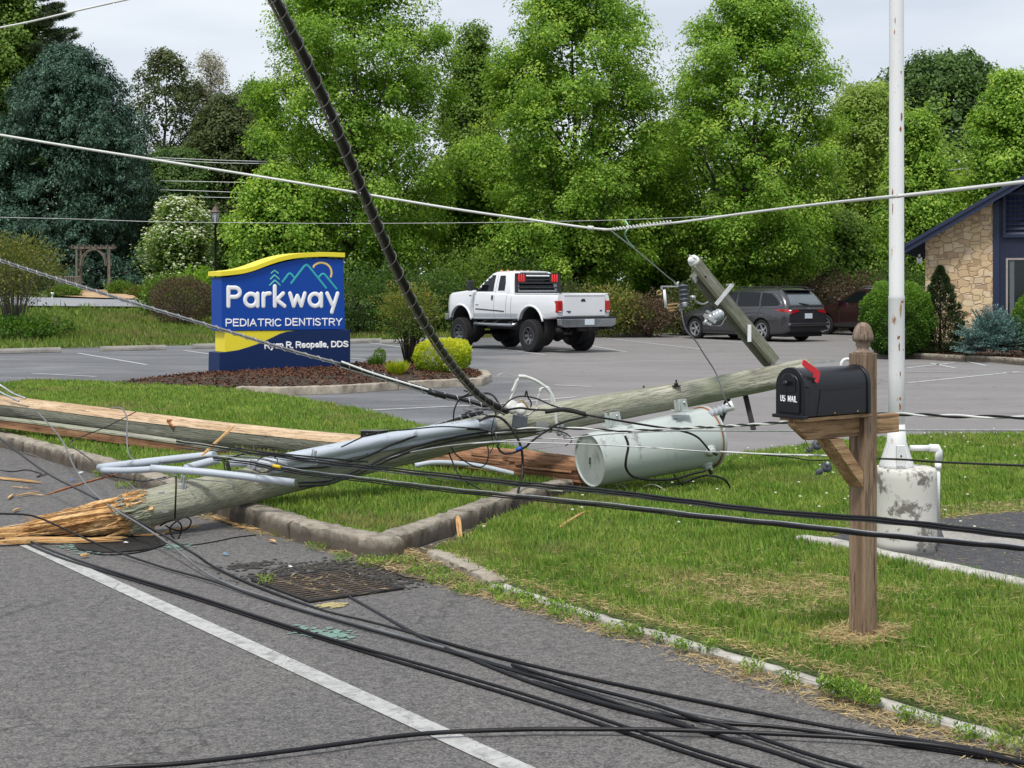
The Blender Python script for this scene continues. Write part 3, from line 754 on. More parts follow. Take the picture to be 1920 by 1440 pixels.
# wet dark silt and leaf litter above the grate
litter('leaf_litter', [G(470, 1082), G(540, 1064), G(650, 1054), G(760, 1072), G(740, 1098), G(690, 1104), G(600, 1092), G(500, 1104)], 1500, 0.003, (0.015, 0.05), (0.002, 0.007), simple('wet litter', (0.06, 0.05, 0.038), 0.85, 0, .7, 25), None, 'dark wet leaf litter caught above the drain grate', zr=0.004)
mstain = simple('wet silt', (0.035, 0.031, 0.027), 0.75, 0, .5, 20, .3)
STAINS = [(500, 1080, .2, .1), (560, 1062, .3, .12), (640, 1058, .3, .14), (700, 1075, .25, .2), (745, 1088, .2, .2), (470, 1060, .2, .1)]
mh = MB(); c = G(228, 1020, 0.004); mh.lathe([(0.30, 0.0), (0.30, 0.006), (0.27, 0.006), (0.26, 0.003), (0.0, 0.003)], 36, Matrix.Translation(c))
tag(mh.build('manhole_cover', M['iron']), 'dark round manhole cover in the road below the splintered pole end', 'manhole cover')
def paint_blob(x, y, rx, ry, mat, name='paint_mark'):
    c = G(x, y, .0045); mb = MB()
    for k in range(90):
        p = c + QD * random.gauss(0, rx * .5) + RD * random.gauss(0, ry * .5); p.z = .0045 + k * 1e-5; r_ = random.uniform(.004, .022)
        vs = [p + Vector((math.cos(a) * r_ * random.uniform(.5, 1.2), math.sin(a) * r_ * random.uniform(.5, 1.2), 0)) for a in np.linspace(0, 5.4, 7)]; mb.add(vs, [tuple(range(7))])
    tag(mb.build(name, mat), kind='structure')
for a_ in STAINS:
    for _ in range(2): paint_blob(*a_, mstain, 'silt')
litter('straw', [G(500, 1095), G(600, 1080), G(700, 1085), G(760, 1100), G(700, 1125), G(600, 1115)], 60, 0.016, (0.03, 0.12), (0.0015, 0.004), M['straw'], None, 'straw lying across the drain grate', zr=0.01)
mg = m_paint('faded green survey paint', (0.16, 0.36, 0.28), 1.6, 9); my = m_paint('faded yellow survey paint', (0.55, 0.45, 0.14), 1.4, 9)
paint_blob(150, 1028, 0.10, 0.22, mg); paint_blob(592, 1186, 0.10, 0.13, mg); paint_blob(634, 1191, 0.07, 0.08, mg); paint_blob(625, 1134, 0.07, 0.06, my); paint_blob(330, 1024, .08, .1, mg)
# ------------------------------------------------------------------ trees and shrubs
M['leaf_maple'] = m_leaf('maple leaf', (0.08, 0.18, 0.022), (0.235, 0.42, 0.045), (0.52, 0.67, 0.14), 0.5)
M['leaf_mid'] = m_leaf('mid green leaf', (0.07, 0.14, 0.025), (0.16, 0.28, 0.045), (0.30, 0.42, 0.09), 0.45)
M['leaf_dark'] = m_leaf('dark green leaf', (0.035, 0.08, 0.02), (0.08, 0.155, 0.035), (0.16, 0.27, 0.06), 0.4)
M['leaf_olive'] = m_leaf('olive leaf', (0.04, 0.06, 0.018), (0.085, 0.115, 0.035), (0.14, 0.17, 0.06), 0.35)
M['leaf_pale'] = m_leaf('pale spring twig leaf', (0.22, 0.21, 0.15), (0.34, 0.33, 0.26), (0.46, 0.44, 0.38), 0.3)
M['leaf_yellow'] = m_leaf('yellow green leaf', (0.16, 0.26, 0.02), (0.40, 0.50, 0.03), (0.66, 0.68, 0.06), 0.4)
M['leaf_willow'] = m_leaf('yellowish green leaf', (0.12, 0.20, 0.03), (0.27, 0.40, 0.07), (0.42, 0.52, 0.15), 0.45)
M['leaf_spruce'] = m_leaf('blue green needles', (0.018, 0.045, 0.028), (0.042, 0.095, 0.062), (0.10, 0.19, 0.13), 0.1)
M['leaf_bspruce'] = m_leaf('silver blue needles', (0.05, 0.11, 0.10), (0.14, 0.26, 0.25), (0.28, 0.44, 0.42), 0.1)
M['leaf_pine'] = m_leaf('pine needles', (0.03, 0.055, 0.022), (0.06, 0.095, 0.04), (0.12, 0.16, 0.08), 0.15)
M['leaf_hedge'] = m_leaf('clipped hedge leaf', (0.035, 0.09, 0.012), (0.085, 0.19, 0.02), (0.20, 0.36, 0.05), 0.35)
M['leaf_conifer'] = m_leaf('dwarf conifer needles', (0.018, 0.032, 0.012), (0.040, 0.065, 0.022), (0.08, 0.12, 0.04), 0.1)
M['leaf_brown'] = m_leaf('brown twig leaf', (0.055, 0.040, 0.025), (0.13, 0.085, 0.055), (0.20, 0.14, 0.09), 0.2)
M['leaf_nandina'] = m_leaf('nandina leaf', (0.05, 0.11, 0.02), (0.13, 0.23, 0.035), (0.40, 0.24, 0.07), 0.4)
M['leaf_forsyth'] = m_leaf('yellow tinged leaf', (0.07, 0.10, 0.025), (0.17, 0.20, 0.045), (0.42, 0.34, 0.09), 0.35)
M['petal'] = m_leaf('white dogwood bract', (0.45, 0.55, 0.30), (0.75, 0.78, 0.62), (0.86, 0.87, 0.80), 0.3)

def tree(name, px, Y, ypx_top, hw_px, label, mat, base_frac=0.08, nlobe=46, nclump=520, per=46, leaf=0.13, shape='oval', lobe_r=0.75, group=None, trunk_r=None, bark='bark',
         limbs=16, droop=0.25, seed=0, sparse=1.0, clump_len=0.75, vbias=0.0, cat='tree', young=0.25, petal=0.0, width=0.42, dens=1.75, fill=5000, fsize=2.3, uni=.42, umb=.7):
    rr = np.random.default_rng(100 + seed); rnd = random.Random(100 + seed)
    b = gp(px, Y); top = ztop(ypx_top, Y) - b.z; hw = hw_px / F * Y
    t = empty(name, b - Vector((0, 0, 0.05)), label, cat, group)
    def prof(h):
        if shape == 'oval': return np.sin(np.pi * np.clip(h, 0, 1) ** 0.62) ** 0.62
        if shape == 'broad': return np.sin(np.pi * np.clip(h, 0, 1) ** 0.85) ** 0.45
        if shape == 'cone': return np.clip(1 - h, 0, 1) ** 0.8 * np.clip(h * 9, 0, 1) ** 0.4
        if shape == 'dome': return np.clip(1 - h ** 2.2, 0, 1) ** 0.55
        if shape == 'column': return np.clip(np.sin(np.pi * np.clip(h, 0, 1) ** 0.7), 0, 1) ** 0.4
        if shape == 'fan': return np.clip(h, 0, 1) ** 0.7 * np.clip((1.08 - h) * 4, 0, 1) ** 0.5
    h0 = base_frac * top
    # lobes: where the foliage gathers
    lh = rr.random(nlobe) ** (0.85 if shape in ('oval', 'column', 'fan', 'broad') else 1.25); la = rr.uniform(0, 2*np.pi, nlobe) + np.arange(nlobe) * 2.4
    lr = prof(lh) * hw * (0.35 + 0.62 * rr.random(nlobe) ** 0.5)
    LC = np.stack([np.cos(la) * lr, np.sin(la) * lr, h0 + lh * (top - h0)], 1)
    LC[0] = (0, 0, top - 0.6 * lobe_r)
    nclump = int(nclump * dens); k = rr.integers(0, nlobe, nclump)
    out = rr.normal(0, 1, (nclump, 3)); out = np_norm(out) * (rr.random((nclump, 1)) ** 0.45) * lobe_r * rr.uniform(0.7, 1.35, (nclump, 1)) * np.array([1, 1, 0.85])
    CC = LC[k] + out
    uh = rr.random(nclump) ** 0.9; ua = rr.uniform(0, 2*np.pi, nclump); ur = prof(uh) * hw * np.sqrt(rr.uniform(.18, .98, nclump)) * (1 + .16 * np.sin(ua * 3 + uh * 9 + seed) + .10 * np.sin(ua * 7 - uh * 15))
    U = np.stack([np.cos(ua) * ur, np.sin(ua) * ur, h0 + uh * (top - h0)], 1); um = rr.random(nclump) < uni; CC[um] = U[um]
    # keep inside the crown outline, and above ground
    hh = (CC[:, 2] - h0) / (top - h0); rad = np.hypot(CC[:, 0], CC[:, 1]); lim = prof(np.clip(hh, 0.02, 0.98)) * hw * 1.06 + 0.15
    f = np.minimum(1, lim / np.maximum(rad, 1e-6)); CC[:, 0] *= f; CC[:, 1] *= f
    CC[:, 2] = np.clip(CC[:, 2], max(0.25, h0 * 0.7), top)
    # shoots: outward and up, leaves arranged round each
    o2 = np_norm(np.stack([CC[:, 0], CC[:, 1], np.full(nclump, 0.01)], 1))
    D = np_norm(o2 * 0.75 + np.array([0, 0, 0.75 - droop]) + rr.normal(0, 0.28, (nclump, 3)))
    n = nclump * per; K = np.repeat(np.arange(nclump), per)
    tt = rr.random(n); cl = clump_len * rr.uniform(0.7, 1.3, nclump)[K]
    side = rr.normal(0, 1, (n, 3)); side -= D[K] * (side * D[K]).sum(1, keepdims=True); side = np_norm(side)
    spread = (0.10 + 0.30 * rr.random(n) * (1 - 0.55 * tt))[:, None] * clump_len / 0.75
    C = CC[K] + D[K] * (tt * cl - cl * 0.5)[:, None] + side * spread
    A = np_norm(side * 0.9 + D[K] * 0.35 + np.array([0, 0, -droop - 0.15]) + rr.normal(0, 0.3, (n, 3)))
    if umb:   # leaf fans spread like small umbrellas at the shoot tips
        ui = rr.random(n) < umb; th_ = rr.uniform(0, 2*np.pi, n); ur_ = np.sqrt(rr.random(n)) * cl * .52; lay = rr.integers(0, 2, n) * .26 * clump_len
        Uc = CC[K] + np.stack([np.cos(th_) * ur_, np.sin(th_) * ur_, cl * .35 - lay - .75 * ur_ ** 2 / (cl * .52) + rr.normal(0, .025, n)], 1) + o2[K] * .12
        Ua = np_norm(np.stack([np.cos(th_), np.sin(th_), -.25 - 1.0 * ur_ / (cl * .52)], 1) + rr.normal(0, .28, (n, 3)))
        C[ui] = Uc[ui]; A[ui] = Ua[ui]; tt = np.where(ui, np.where(lay > 0, .25, .9 - .3 * (ur_ / cl)), tt)
    N = np_norm(np.array([0, 0, 1.0]) + o2[K] * 0.45 + rr.normal(0, 0.38, (n, 3)))
    ls = leaf * rr.uniform(0.6, 1.35, n) * (1.1 - 0.3 * tt)
    v = np.clip(rr.normal(0.42, 0.2, n) + vbias + young * (tt > 0.72) * rr.random(n) * 1.4 + rr.normal(0, 0.19, nclump)[K] , 0, 1)  # young: yellower tips, plus a painted highlight on the clump tops
    keep = rr.random(n) < sparse
    if fill:
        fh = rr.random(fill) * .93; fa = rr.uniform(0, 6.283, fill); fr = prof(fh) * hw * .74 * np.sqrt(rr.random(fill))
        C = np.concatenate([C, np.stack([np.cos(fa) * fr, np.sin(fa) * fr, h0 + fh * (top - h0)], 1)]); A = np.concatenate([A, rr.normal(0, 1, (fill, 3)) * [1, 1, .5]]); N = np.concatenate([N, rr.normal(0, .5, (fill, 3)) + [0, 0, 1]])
        ls = np.concatenate([ls, leaf * fsize * rr.uniform(.6, 1.2, fill)]); v = np.concatenate([v, rr.uniform(0.0, .4, fill)]); keep = np.concatenate([keep, np.ones(fill, bool)])  # inner fill leaves coloured darker: crown shade painted in
    cm = leaves('crown', C[keep] + np.array(t.location), A[keep], N[keep], ls[keep], ls[keep] * width, mat, v[keep], t)
    if petal:
        m = np.nonzero((rr.random(n) < petal) & (tt > 0.35))[0]
        Cp = C[m] + np.array([0, 0, 0.05])
        leaves('blossom', Cp + np.array(t.location), A[m] * np.array([1, 1, 0.2]), np_norm(np.array([0, 0, 1.]) + o2[K][m] * .5 + rr.normal(0, .25, (len(m), 3))), leaf * 1.25, leaf * 0.62, M['petal'], rr.random(len(m)), t)
    # trunk and limbs
    mb = MB(); tr = trunk_r or max(0.06, top * 0.016)
    def wig(p, q, n, a):
        return [p.lerp(q, i / n) + Vector((rnd.uniform(-a, a), rnd.uniform(-a, a), 0)) * (1 if 0 < i < n else 0) for i in range(n + 1)]
    tk = wig(Vector((0, 0, -0.1)), Vector((rnd.uniform(-.2, .2), rnd.uniform(-.2, .2), top * 0.86)), 7, top * 0.008)
    mb.tube(tk, [tr * 1.35] + [tr * (1 - i / 8.2) for i in range(1, 8)], 8)
    mb.build('trunk', M[bark], t)
    mb = MB()
    order = np.argsort(-lr)[:limbs]
    for i in order:
        e = Vector(LC[i]); hz = max(h0 * 0.8, e.z - e.xy.length * rnd.uniform(0.9, 1.7)); fz = min(max(hz, 0.12 * top), top * 0.8)
        s0 = Vector((tk[3].x * fz / top, tk[3].y * fz / top, fz)); m1 = s0.lerp(e, 0.5) + Vector((rnd.uniform(-.15, .15), rnd.uniform(-.15, .15), -0.06 * (e - s0).length))
        r0 = tr * 0.42 * (1 - 0.6 * fz / top)
        mb.tube(smooth_path([s0, m1, e], 4), [r0 * (1 - 0.8 * j / 8) for j in range(9)], 5)
        for q in range(4):
            c2 = CC[rr.integers(0, nclump)] if False else LC[i] + rr.normal(0, lobe_r * 0.6, 3)
            st = m1.lerp(e, rnd.uniform(0.1, 0.9))
            mb.tube([st, st.lerp(Vector(c2), 0.5) + Vector((0, 0, 0.05)), Vector(c2)], [r0 * 0.35, r0 * 0.22, 0.006], 4)
    if order.size: mb.build('branches', M[bark], t)
    return t

maples = 'young maples in a row behind the parking lot'
tree('maple_tree', 668, 56, -115, 186, 'bright green maple rising behind the blue sign, crossed by the lashed cable', M['leaf_maple'], 0.10, 90, 1250, 72, 0.105, 'broad', lobe_r=0.75, uni=.3, group=maples, seed=1, limbs=34, width=0.40, trunk_r=0.16)
tree('maple_tree', 1080, 55, -62, 178, 'bright green maple directly behind the white pickup', M['leaf_maple'], 0.10, 84, 1150, 72, 0.105, 'broad', lobe_r=0.8, uni=.3, group=maples, seed=2, limbs=34, trunk_r=0.17)
tree('maple_tree', 1412, 56, -16, 172, 'bright green maple behind the grey minivan with its dark trunk showing', M['leaf_maple'], 0.13, 78, 1100, 72, 0.105, 'broad', lobe_r=0.8, uni=.28, group=maples, seed=3, limbs=34, trunk_r=0.22)
tree('maple_tree', 522, 54, 315, 88, 'small low maple spreading just left above the blue sign', M['leaf_maple'], 0.10, 34, 330, 46, 0.125, 'broad', 0.7, seed=4, limbs=14, group='small maples filling in between the large ones', vbias=0.05)
tree('maple_tree', 888, 66, 48, 70, 'slender tree seen in the gap between the two left maples', M['leaf_mid'], 0.12, 46, 420, 40, 0.14, 'oval', 0.75, seed=5, limbs=20)
tree('maple_tree', 905, 61, 262, 118, 'low bushy tree filling the gap left of the pickup maple', M['leaf_maple'], 0.08, 44, 520, 44, 0.13, 'broad', 0.8, seed=25, limbs=16, group='small maples filling in between the large ones')
tree('maple_tree', 1235, 61, 235, 80, 'low bushy tree between the pickup maple and the minivan maple', M['leaf_maple'], 0.08, 34, 380, 44, 0.13, 'broad', 0.8, seed=26, limbs=12, group='small maples filling in between the large ones')
tree('willow_tree', 1625, 72, 160, 118, 'yellowish feathery tree between the right maple and the white flagpole', M['leaf_willow'], 0.05, 60, 640, 44, 0.13, 'broad', 0.9, seed=6, limbs=16, droop=0.1)
tree('maple_tree', 1560, 60, 400, 90, 'low tree behind the gap between minivan and dark red car', M['leaf_mid'], 0.05, 26, 280, 40, 0.14, 'broad', 0.8, seed=27, limbs=8)
tree('maple_tree', 1725, 60, 215, 78, 'bright narrow maple just behind the white flagpole', M['leaf_maple'], 0.05, 44, 480, 46, 0.12, 'oval', 0.7, seed=7, limbs=14)
tree('oak_tree', 1765, 102, 105, 165, 'tall dark green oak on the skyline behind the building roof', M['leaf_dark'], 0.15, 70, 760, 46, 0.24, 'broad', 1.5, seed=8, limbs=22, clump_len=1.2)
tree('maple_tree', 1895, 60, 140, 105, 'bright maple above the roof at the right edge', M['leaf_maple'], 0.05, 60, 640, 46, 0.125, 'oval', 0.75, seed=9, limbs=18)
tree('oak_tree', 2040, 66, 120, 130, 'leafy tree beyond the right edge of the roof', M['leaf_mid'], 0.05, 50, 400, 40, 0.15, 'oval', 0.8, seed=10, limbs=12)
# left group
tree('spruce_tree', 130, 76, 88, 186, 'huge dark blue green spruce behind the garden arbour', M['leaf_spruce'], 0.0, 170, 1900, 54, 0.19, 'dome', 0.85, umb=0, seed=11, limbs=10, droop=0.7, clump_len=0.55, width=0.20, young=0.5, trunk_r=0.3)
tree('spruce_tree', -120, 74, 120, 120, 'second dark spruce at the left edge', M['leaf_spruce'], 0.0, 60, 700, 50, 0.17, 'dome', 0.85, umb=0, seed=12, limbs=6, droop=0.7, clump_len=0.55, width=0.20, young=0.5, trunk_r=0.25)
tree('oak_tree', 10, 92, -60, 112, 'leafy light green tree at the top left corner', M['leaf_mid'], 0.3, 60, 620, 44, 0.2, 'oval', 1.1, seed=13, limbs=16, clump_len=1.0)
tree('oak_tree', 312, 96, 98, 92, 'thin leafed dark tree with sky showing through beside the spruce', M['leaf_olive'], 0.10, 70, 620, 38, 0.16, 'broad', 1.0, seed=14, limbs=40, sparse=0.75, fill=900, dens=1.5)
tree('bare_tree', 392, 98, 98, 46, 'pale almost bare tree top left of the big maple', M['leaf_pale'], 0.5, 50, 420, 26, 0.12, 'oval', 0.9, seed=15, limbs=40, sparse=0.6, bark='bark_pale', droop=0.0, fill=0, uni=.2)
tree('oak_tree', 425, 86, 185, 78, 'dull olive tree left of the big maple', M['leaf_olive'], 0.04, 70, 820, 46, 0.16, 'broad', 1.0, seed=16, limbs=18)
tree('oak_tree', 330, 84, 285, 105, 'dark tree behind the white dogwood', M['leaf_dark'], 0.02, 60, 700, 46, 0.16, 'broad', 1.0, seed=17, limbs=12)
tree('oak_tree', 478, 92, 160, 60, 'round green tree crown just left of the big maple', M['leaf_dark'], 0.1, 46, 480, 46, 0.17, 'broad', 1.1, seed=18, limbs=14, vbias=0.15)
tree('dogwood_tree', 338, 62, 380, 60, 'dogwood covered in white blossom left of the lamp post', M['leaf_mid'], 0.06, 40, 330, 34, 0.11, 'broad', 0.65, seed=19, limbs=14, droop=0.1, petal=0.42, dens=1.3)
# white pine with tiered branches
def pine(px, Y, label):
    b = gp(px, Y); t = empty('pine_tree', b, label, 'tree'); mb = MB(); H_ = 20
    mb.tube([(0, 0, 0), (0.1, 0, 8), (0, 0.1, H_)], [0.35, 0.25, 0.05], 8); mb.build('trunk', M['bark'], t)
    br = MB(); Cs = []; Ds = []
    rnd = random.Random(5)
    for k in range(46):
        z = 9 + k * 0.24; a = k * 2.4 + rnd.uniform(-.3, .3); L = rnd.uniform(3.6, 6.4) * (1 - 0.02 * k)
        if k % 3 == 0: a = rnd.uniform(-0.5, 0.5)
        d = Vector((math.cos(a), math.sin(a), 0)); p0 = Vector((0, 0, z)); pts = [p0, p0 + d * L * 0.5 + Vector((0, 0, 0.1 * L)), p0 + d * L + Vector((0, 0, 0.22 * L))]
        br.tube(smooth_path(pts, 4), [0.07 * (1 - 0.1 * i) for i in range(9)], 5)
        for j in range(34):
            u = rnd.uniform(0.25, 1.0); p = pts[0].lerp(pts[2], u) + Vector((0, 0, -0.06 * L * (1 - u))); sd = Vector((-d.y, d.x, 0)) * rnd.choice((-1, 1)) * rnd.uniform(0.1, 1.1) * (1.15 - u)
            e = p + sd + d * 0.3 + Vector((0, 0, 0.12)); br.tube([p, e], [0.018, 0.006], 3, caps=False); Cs.append(e); Ds.append((sd + d * 0.5 + Vector((0, 0, .25))).normalized())
    br.build('branches', M['bark'], t)
    C0 = np.array(Cs); D0 = np.array(Ds); per = 46; K = np.repeat(np.arange(len(C0)), per); n = len(K)
    C = C0[K] + D0[K] * rng.uniform(-0.35, 0.2, (n, 1)) + rng.normal(0, 0.06, (n, 3)) * [1, 1, .5]; A = np_norm(D0[K] * 0.6 + rng.normal(0, 0.6, (n, 3)))
    leaves('crown', C + np.array(t.location), A, rng.normal(0, 1, (n, 3)), 0.19, 0.017, M['leaf_pine'], rng.random(n), t)
pine(62, 92, 'tall white pine with long tiered branches reaching over the spruce')

# wooded backdrop that reads as one mass
def woodland(x0, x1, Y, n, ytop, mat, label, leafs=0.30):
    X = rng.uniform(x0, x1, n) / F * Y - 960 / F * Y; YY = Y + rng.uniform(-5, 5, n)
    lump = 1 + 0.18 * np.sin(X * 0.55 + 1) + 0.12 * np.sin(X * 1.3) + 0.08 * np.sin(X * 3.1)
    base = np.array([gz(a, b) for a, b in zip(X, YY)])
    zt = (ztop(ytop, Y) - base) * lump
    Z = base + zt * rng.random(n) ** 0.75
    lump2 = np.sin(X * 2.1 + Z * 1.2) * np.sin(Z * 1.9 - X * 0.9) * 1.1
    C = np.stack([X, YY + lump2, Z], 1)
    A = rng.normal(0, 1, (n, 3)) * [1, 1, .6]; N = np.array([0, -0.4, 1.0]) + rng.normal(0, .4, (n, 3))
    v = np.clip(0.45 + 0.2 * np.sin(X * 0.8) + rng.normal(0, .2, n), 0, 1)
    tag(leaves('woodland', C, A, N, leafs * rng.uniform(.6, 1.4, n), leafs * 0.42, mat, v), label, kind='stuff')
woodland(-200, 520, 108, 30000, 300, M['leaf_dark'], 'dark wood behind the garden on the left', .34)
woodland(480, 2150, 88, 80000, 290, M['leaf_mid'], 'green wood behind the row of maples', .30)

def shrub(name, px, py, w, h, label, mat, n=3500, leaf=0.05, Y=None, z0=0.0, squash=1.0, group=None, twigs=0, twig_mat='bark', lean=0.0, hollow=0.5, bumps=0.16, width=0.45, up=0.3, base=0.0, noise_v=0.0, top_tone=0.0, seed=1, depth=None, boxy=2.0):
    """px, py: foot of the plant in the photo; w, h in metres"""
    c = G(px, py, z0) if Y is None else gp(px, Y)
    rr = np.random.default_rng(500 + seed + int(px)); t = empty(name, c, label, 'shrub', group)
    d = np_norm(rr.normal(0, 1, (n, 3))); r = (hollow + (1 - hollow) * rr.random(n) ** 0.6)
    bump = 1 + bumps * (np.sin(d[:, 0] * 7 + seed) * np.sin(d[:, 1] * 6 + 1.3) * np.sin(d[:, 2] * 7 + 2) + 0.5 * np.sin(d[:, 0] * 15) * np.sin(d[:, 2] * 13 + d[:, 1] * 9)) 
    dd = np.abs(d); sup = 1 / (dd ** boxy).sum(1) ** (1 / boxy); 
    r = r * bump * sup
    C = np.stack([d[:, 0] * r * w / 2, d[:, 1] * r * (depth or w) / 2, (d[:, 2] * r * (1 - base) / 2 + 0.5 + base / 2) * h], 1)
    C[:, 2] = np.clip(C[:, 2], 0.02, None)
    A = np_norm(d * 0.8 + [0, 0, up] + rr.normal(0, .5, (n, 3))); N = np_norm(np.cross(A, rr.normal(0, 1, (n, 3))) * 0.6 + [0, 0, 0.8] + d * 0.4)
    v = np.clip(rr.normal(0.42, 0.22, n) + top_tone * (C[:, 2] / h - 0.45), 0, 1)  # leaf tone shifts with height, from foot to top
    leaves('foliage', C + np.array(t.location), A, N, leaf * rr.uniform(.6, 1.4, n), leaf * width * rr.uniform(.7, 1.3, n), mat, v, t)
    mb = MB(); rnd = random.Random(seed)
    for i in range(max(twigs, 5)):
        a = rnd.uniform(0, 6.28); rad = rnd.uniform(0.3, 0.95)
        e = Vector((math.cos(a) * rad * w / 2, math.sin(a) * rad * (depth or w) / 2, h * rnd.uniform(0.5, 0.92)))
        m1 = Vector((e.x * 0.35, e.y * 0.35, e.z * 0.55))
        mb.tube([(e.x * .12, e.y * .12, -0.03), m1, e], [0.014, 0.010, 0.004] if twigs else [0.02, 0.012, 0.004], 4)
    mb.build('stems', M[twig_mat], t)
    return t
# planting in the sign bed
shrub('golden_shrub', 826, 701, 0.95, 0.62, 'low rounded golden yellow shrub at the right end of the sign bed', M['leaf_yellow'], 8500, 0.032, z0=.16, hollow=.72, top_tone=1.2, bumps=.08, boxy=2.6, depth=.7, seed=3)
shrub('golden_shrub', 852, 694, 0.62, 0.58, 'smaller golden yellow shrub tucked behind the first', M['leaf_yellow'], 4500, 0.032, z0=.16, hollow=.72, top_tone=1.2, bumps=.08, boxy=2.6, seed=4)
shrub('nandina_shrub', 768, 688, 1.28, 1.62, 'tall airy nandina with red tinged tips behind the golden shrub', M['leaf_nandina'], 6500, 0.045, z0=.15, hollow=.35, twigs=46, bumps=.3, base=.32, top_tone=.55, width=.3, seed=5, depth=.9)
def tuft(px, py, w, h, label, mat, n=260, z0=.16):
    c = G(px, py, z0); t = empty('grass_tuft', c, label, 'plant')
    a = rng.uniform(0, 2*np.pi, n); l = rng.uniform(0.2, 1.0, n) * w / h * 1.1
    A = np.stack([np.cos(a) * l, np.sin(a) * l, np.ones(n)], 1); L = h * rng.uniform(.7, 1.15, n)
    C = np.stack([np.cos(a) * .05, np.sin(a) * .05, np.zeros(n)], 1) + rng.normal(0, .02, (n, 3)) * [1, 1, 0]
    N = np.stack([-np.cos(a) * .8, -np.sin(a) * .8, l], 1)
    leaves('blades', C + np.array(c), A, N, L, 0.009, mat, rng.random(n), t)
    mb = MB(); mb.lathe([(0.03, -0.02), (0.045, 0.0), (0.03, 0.04), (0.0, 0.05)], 8); mb.build('crown_base', M['leaf_olive'], t)
tuft(744, 706, .24, .30, 'bright lime ornamental grass tuft in front of the nandina', M['leaf_yellow'], 420)
tuft(704, 692, .16, .26, 'green grass tuft just right of the sign base', M['leaf_hedge'], 300)
shrub('small_shrub', 712, 688, .26, .36, 'small dark leafed plant right of the sign base', M['leaf_mid'], 600, .03, z0=.16, seed=8, base=.1)
# garden side
shrub('wild_shrub', 25, 0, 2.9, 3.1, 'tangled yellow green shrub with bare lower stems at the left edge', M['leaf_forsyth'], 8500, .085, Y=44, twigs=90, hollow=.3, bumps=.35, base=.38, width=.3, seed=11, twig_mat='bark_pale')
shrub('wild_shrub', 78, 0, 1.4, .8, 'sprawl of bare twigs and leaves low beside the tangled shrub', M['leaf_mid'], 1300, .08, Y=43.5, twigs=60, hollow=.2, bumps=.4, seed=12, twig_mat='bark_pale')
shrub('brown_shrub', 342, 0, 2.35, 1.75, 'dense rounded brown shrub left of the blue sign', M['leaf_brown'], 14000, .05, Y=51, twigs=40, hollow=.62, bumps=.12, width=.3, seed=13)
shrub('green_shrub', 305, 0, 1.7, 1.6, 'loose light green shrub behind the brown one', M['leaf_mid'], 3600, .10, Y=55, twigs=14, bumps=.3, seed=14)
shrub('green_shrub', 370, 0, 2.2, 1.9, 'light green shrub under the lamp post', M['leaf_maple'], 4200, .10, Y=56, twigs=14, bumps=.3, seed=15)
shrub('garden_plant', 120, 0, 1.6, .6, 'low clump of green garden plants left of the arbour', M['leaf_mid'], 1500, .10, Y=66, bumps=.35, seed=16, depth=.8)
shrub('garden_plant', 225, 0, 1.2, .75, 'clump of green garden plants right of the arbour', M['leaf_mid'], 1400, .10, Y=69, bumps=.35, seed=17, depth=.8)
shrub('garden_plant', 262, 0, 1.1, .6, 'yellowish garden plants right of the arbour path', M['leaf_forsyth'], 1100, .09, Y=68, bumps=.35, seed=18, depth=.8)
shrub('low_bush', 30, 0, 2.2, .7, 'low leafy bush at the foot of the grass bank', M['leaf_hedge'], 2600, .08, Y=43, bumps=.35, seed=19)
shrub('low_bush', 105, 0, 1.1, .45, 'little leafy bush on the bank right of the tangled shrub', M['leaf_hedge'], 900, .08, Y=45.5, bumps=.35, seed=20)
# hedgerow under the maples
hed = [(560, 50, 3.0, 2.6, 'leaf_dark', 'dark shrub in the hedgerow behind the left half of the sign'), (668, 49, 2.8, 2.3, 'leaf_dark', 'dark shrub in the hedgerow at the right edge of the sign'), (745, 50, 2.6, 2.4, 'leaf_dark', 'dark shrub in the hedgerow behind the nandina'),
       (820, 51, 2.4, 2.2, 'leaf_dark', 'dark shrub in the hedgerow left of the pickup cab'), (880, 53, 3.2, 3.2, 'leaf_mid', 'brighter shrub reaching over the pickup cab'), (985, 53, 2.8, 2.8, 'leaf_dark', 'dark shrub in the hedgerow behind the pickup cab'),
       (1070, 51, 2.6, 1.9, 'leaf_olive', 'olive shrub behind the pickup bed'), (1145, 50, 2.6, 1.75, 'leaf_forsyth', 'yellowish shrub just right of the pickup'), (1215, 50, 2.2, 1.5, 'leaf_brown', 'reddish brown shrub left of the fallen crossarm'), (1290, 52, 2.6, 1.9, 'leaf_olive', 'olive shrub behind the fallen crossarm'),
       (1370, 53, 2.6, 1.75, 'leaf_mid', 'green shrub behind the minivan bonnet'), (1450, 54, 2.6, 1.9, 'leaf_olive', 'olive shrub behind the minivan roof'), (1530, 55, 3.0, 2.3, 'leaf_brown', 'brown twiggy shrub between the minivan and the dark red car'), (1610, 57, 3.0, 2.3, 'leaf_brown', 'brown twiggy shrub above the dark red car'),
       (1690, 58, 3.0, 2.8, 'leaf_dark', 'dark shrub behind the white flagpole')]
for i, (px, Y, w, h, m, lab) in enumerate(hed):
    shrub('hedgerow_shrub', px, 0, w, h, lab, M[m], 5200 if m != 'leaf_brown' else 6000, .085 if m != 'leaf_brown' else .06, Y=Y, twigs=22, hollow=.35, bumps=.32, seed=30 + i, group='shrubs along the back of the parking lot', top_tone=.4)
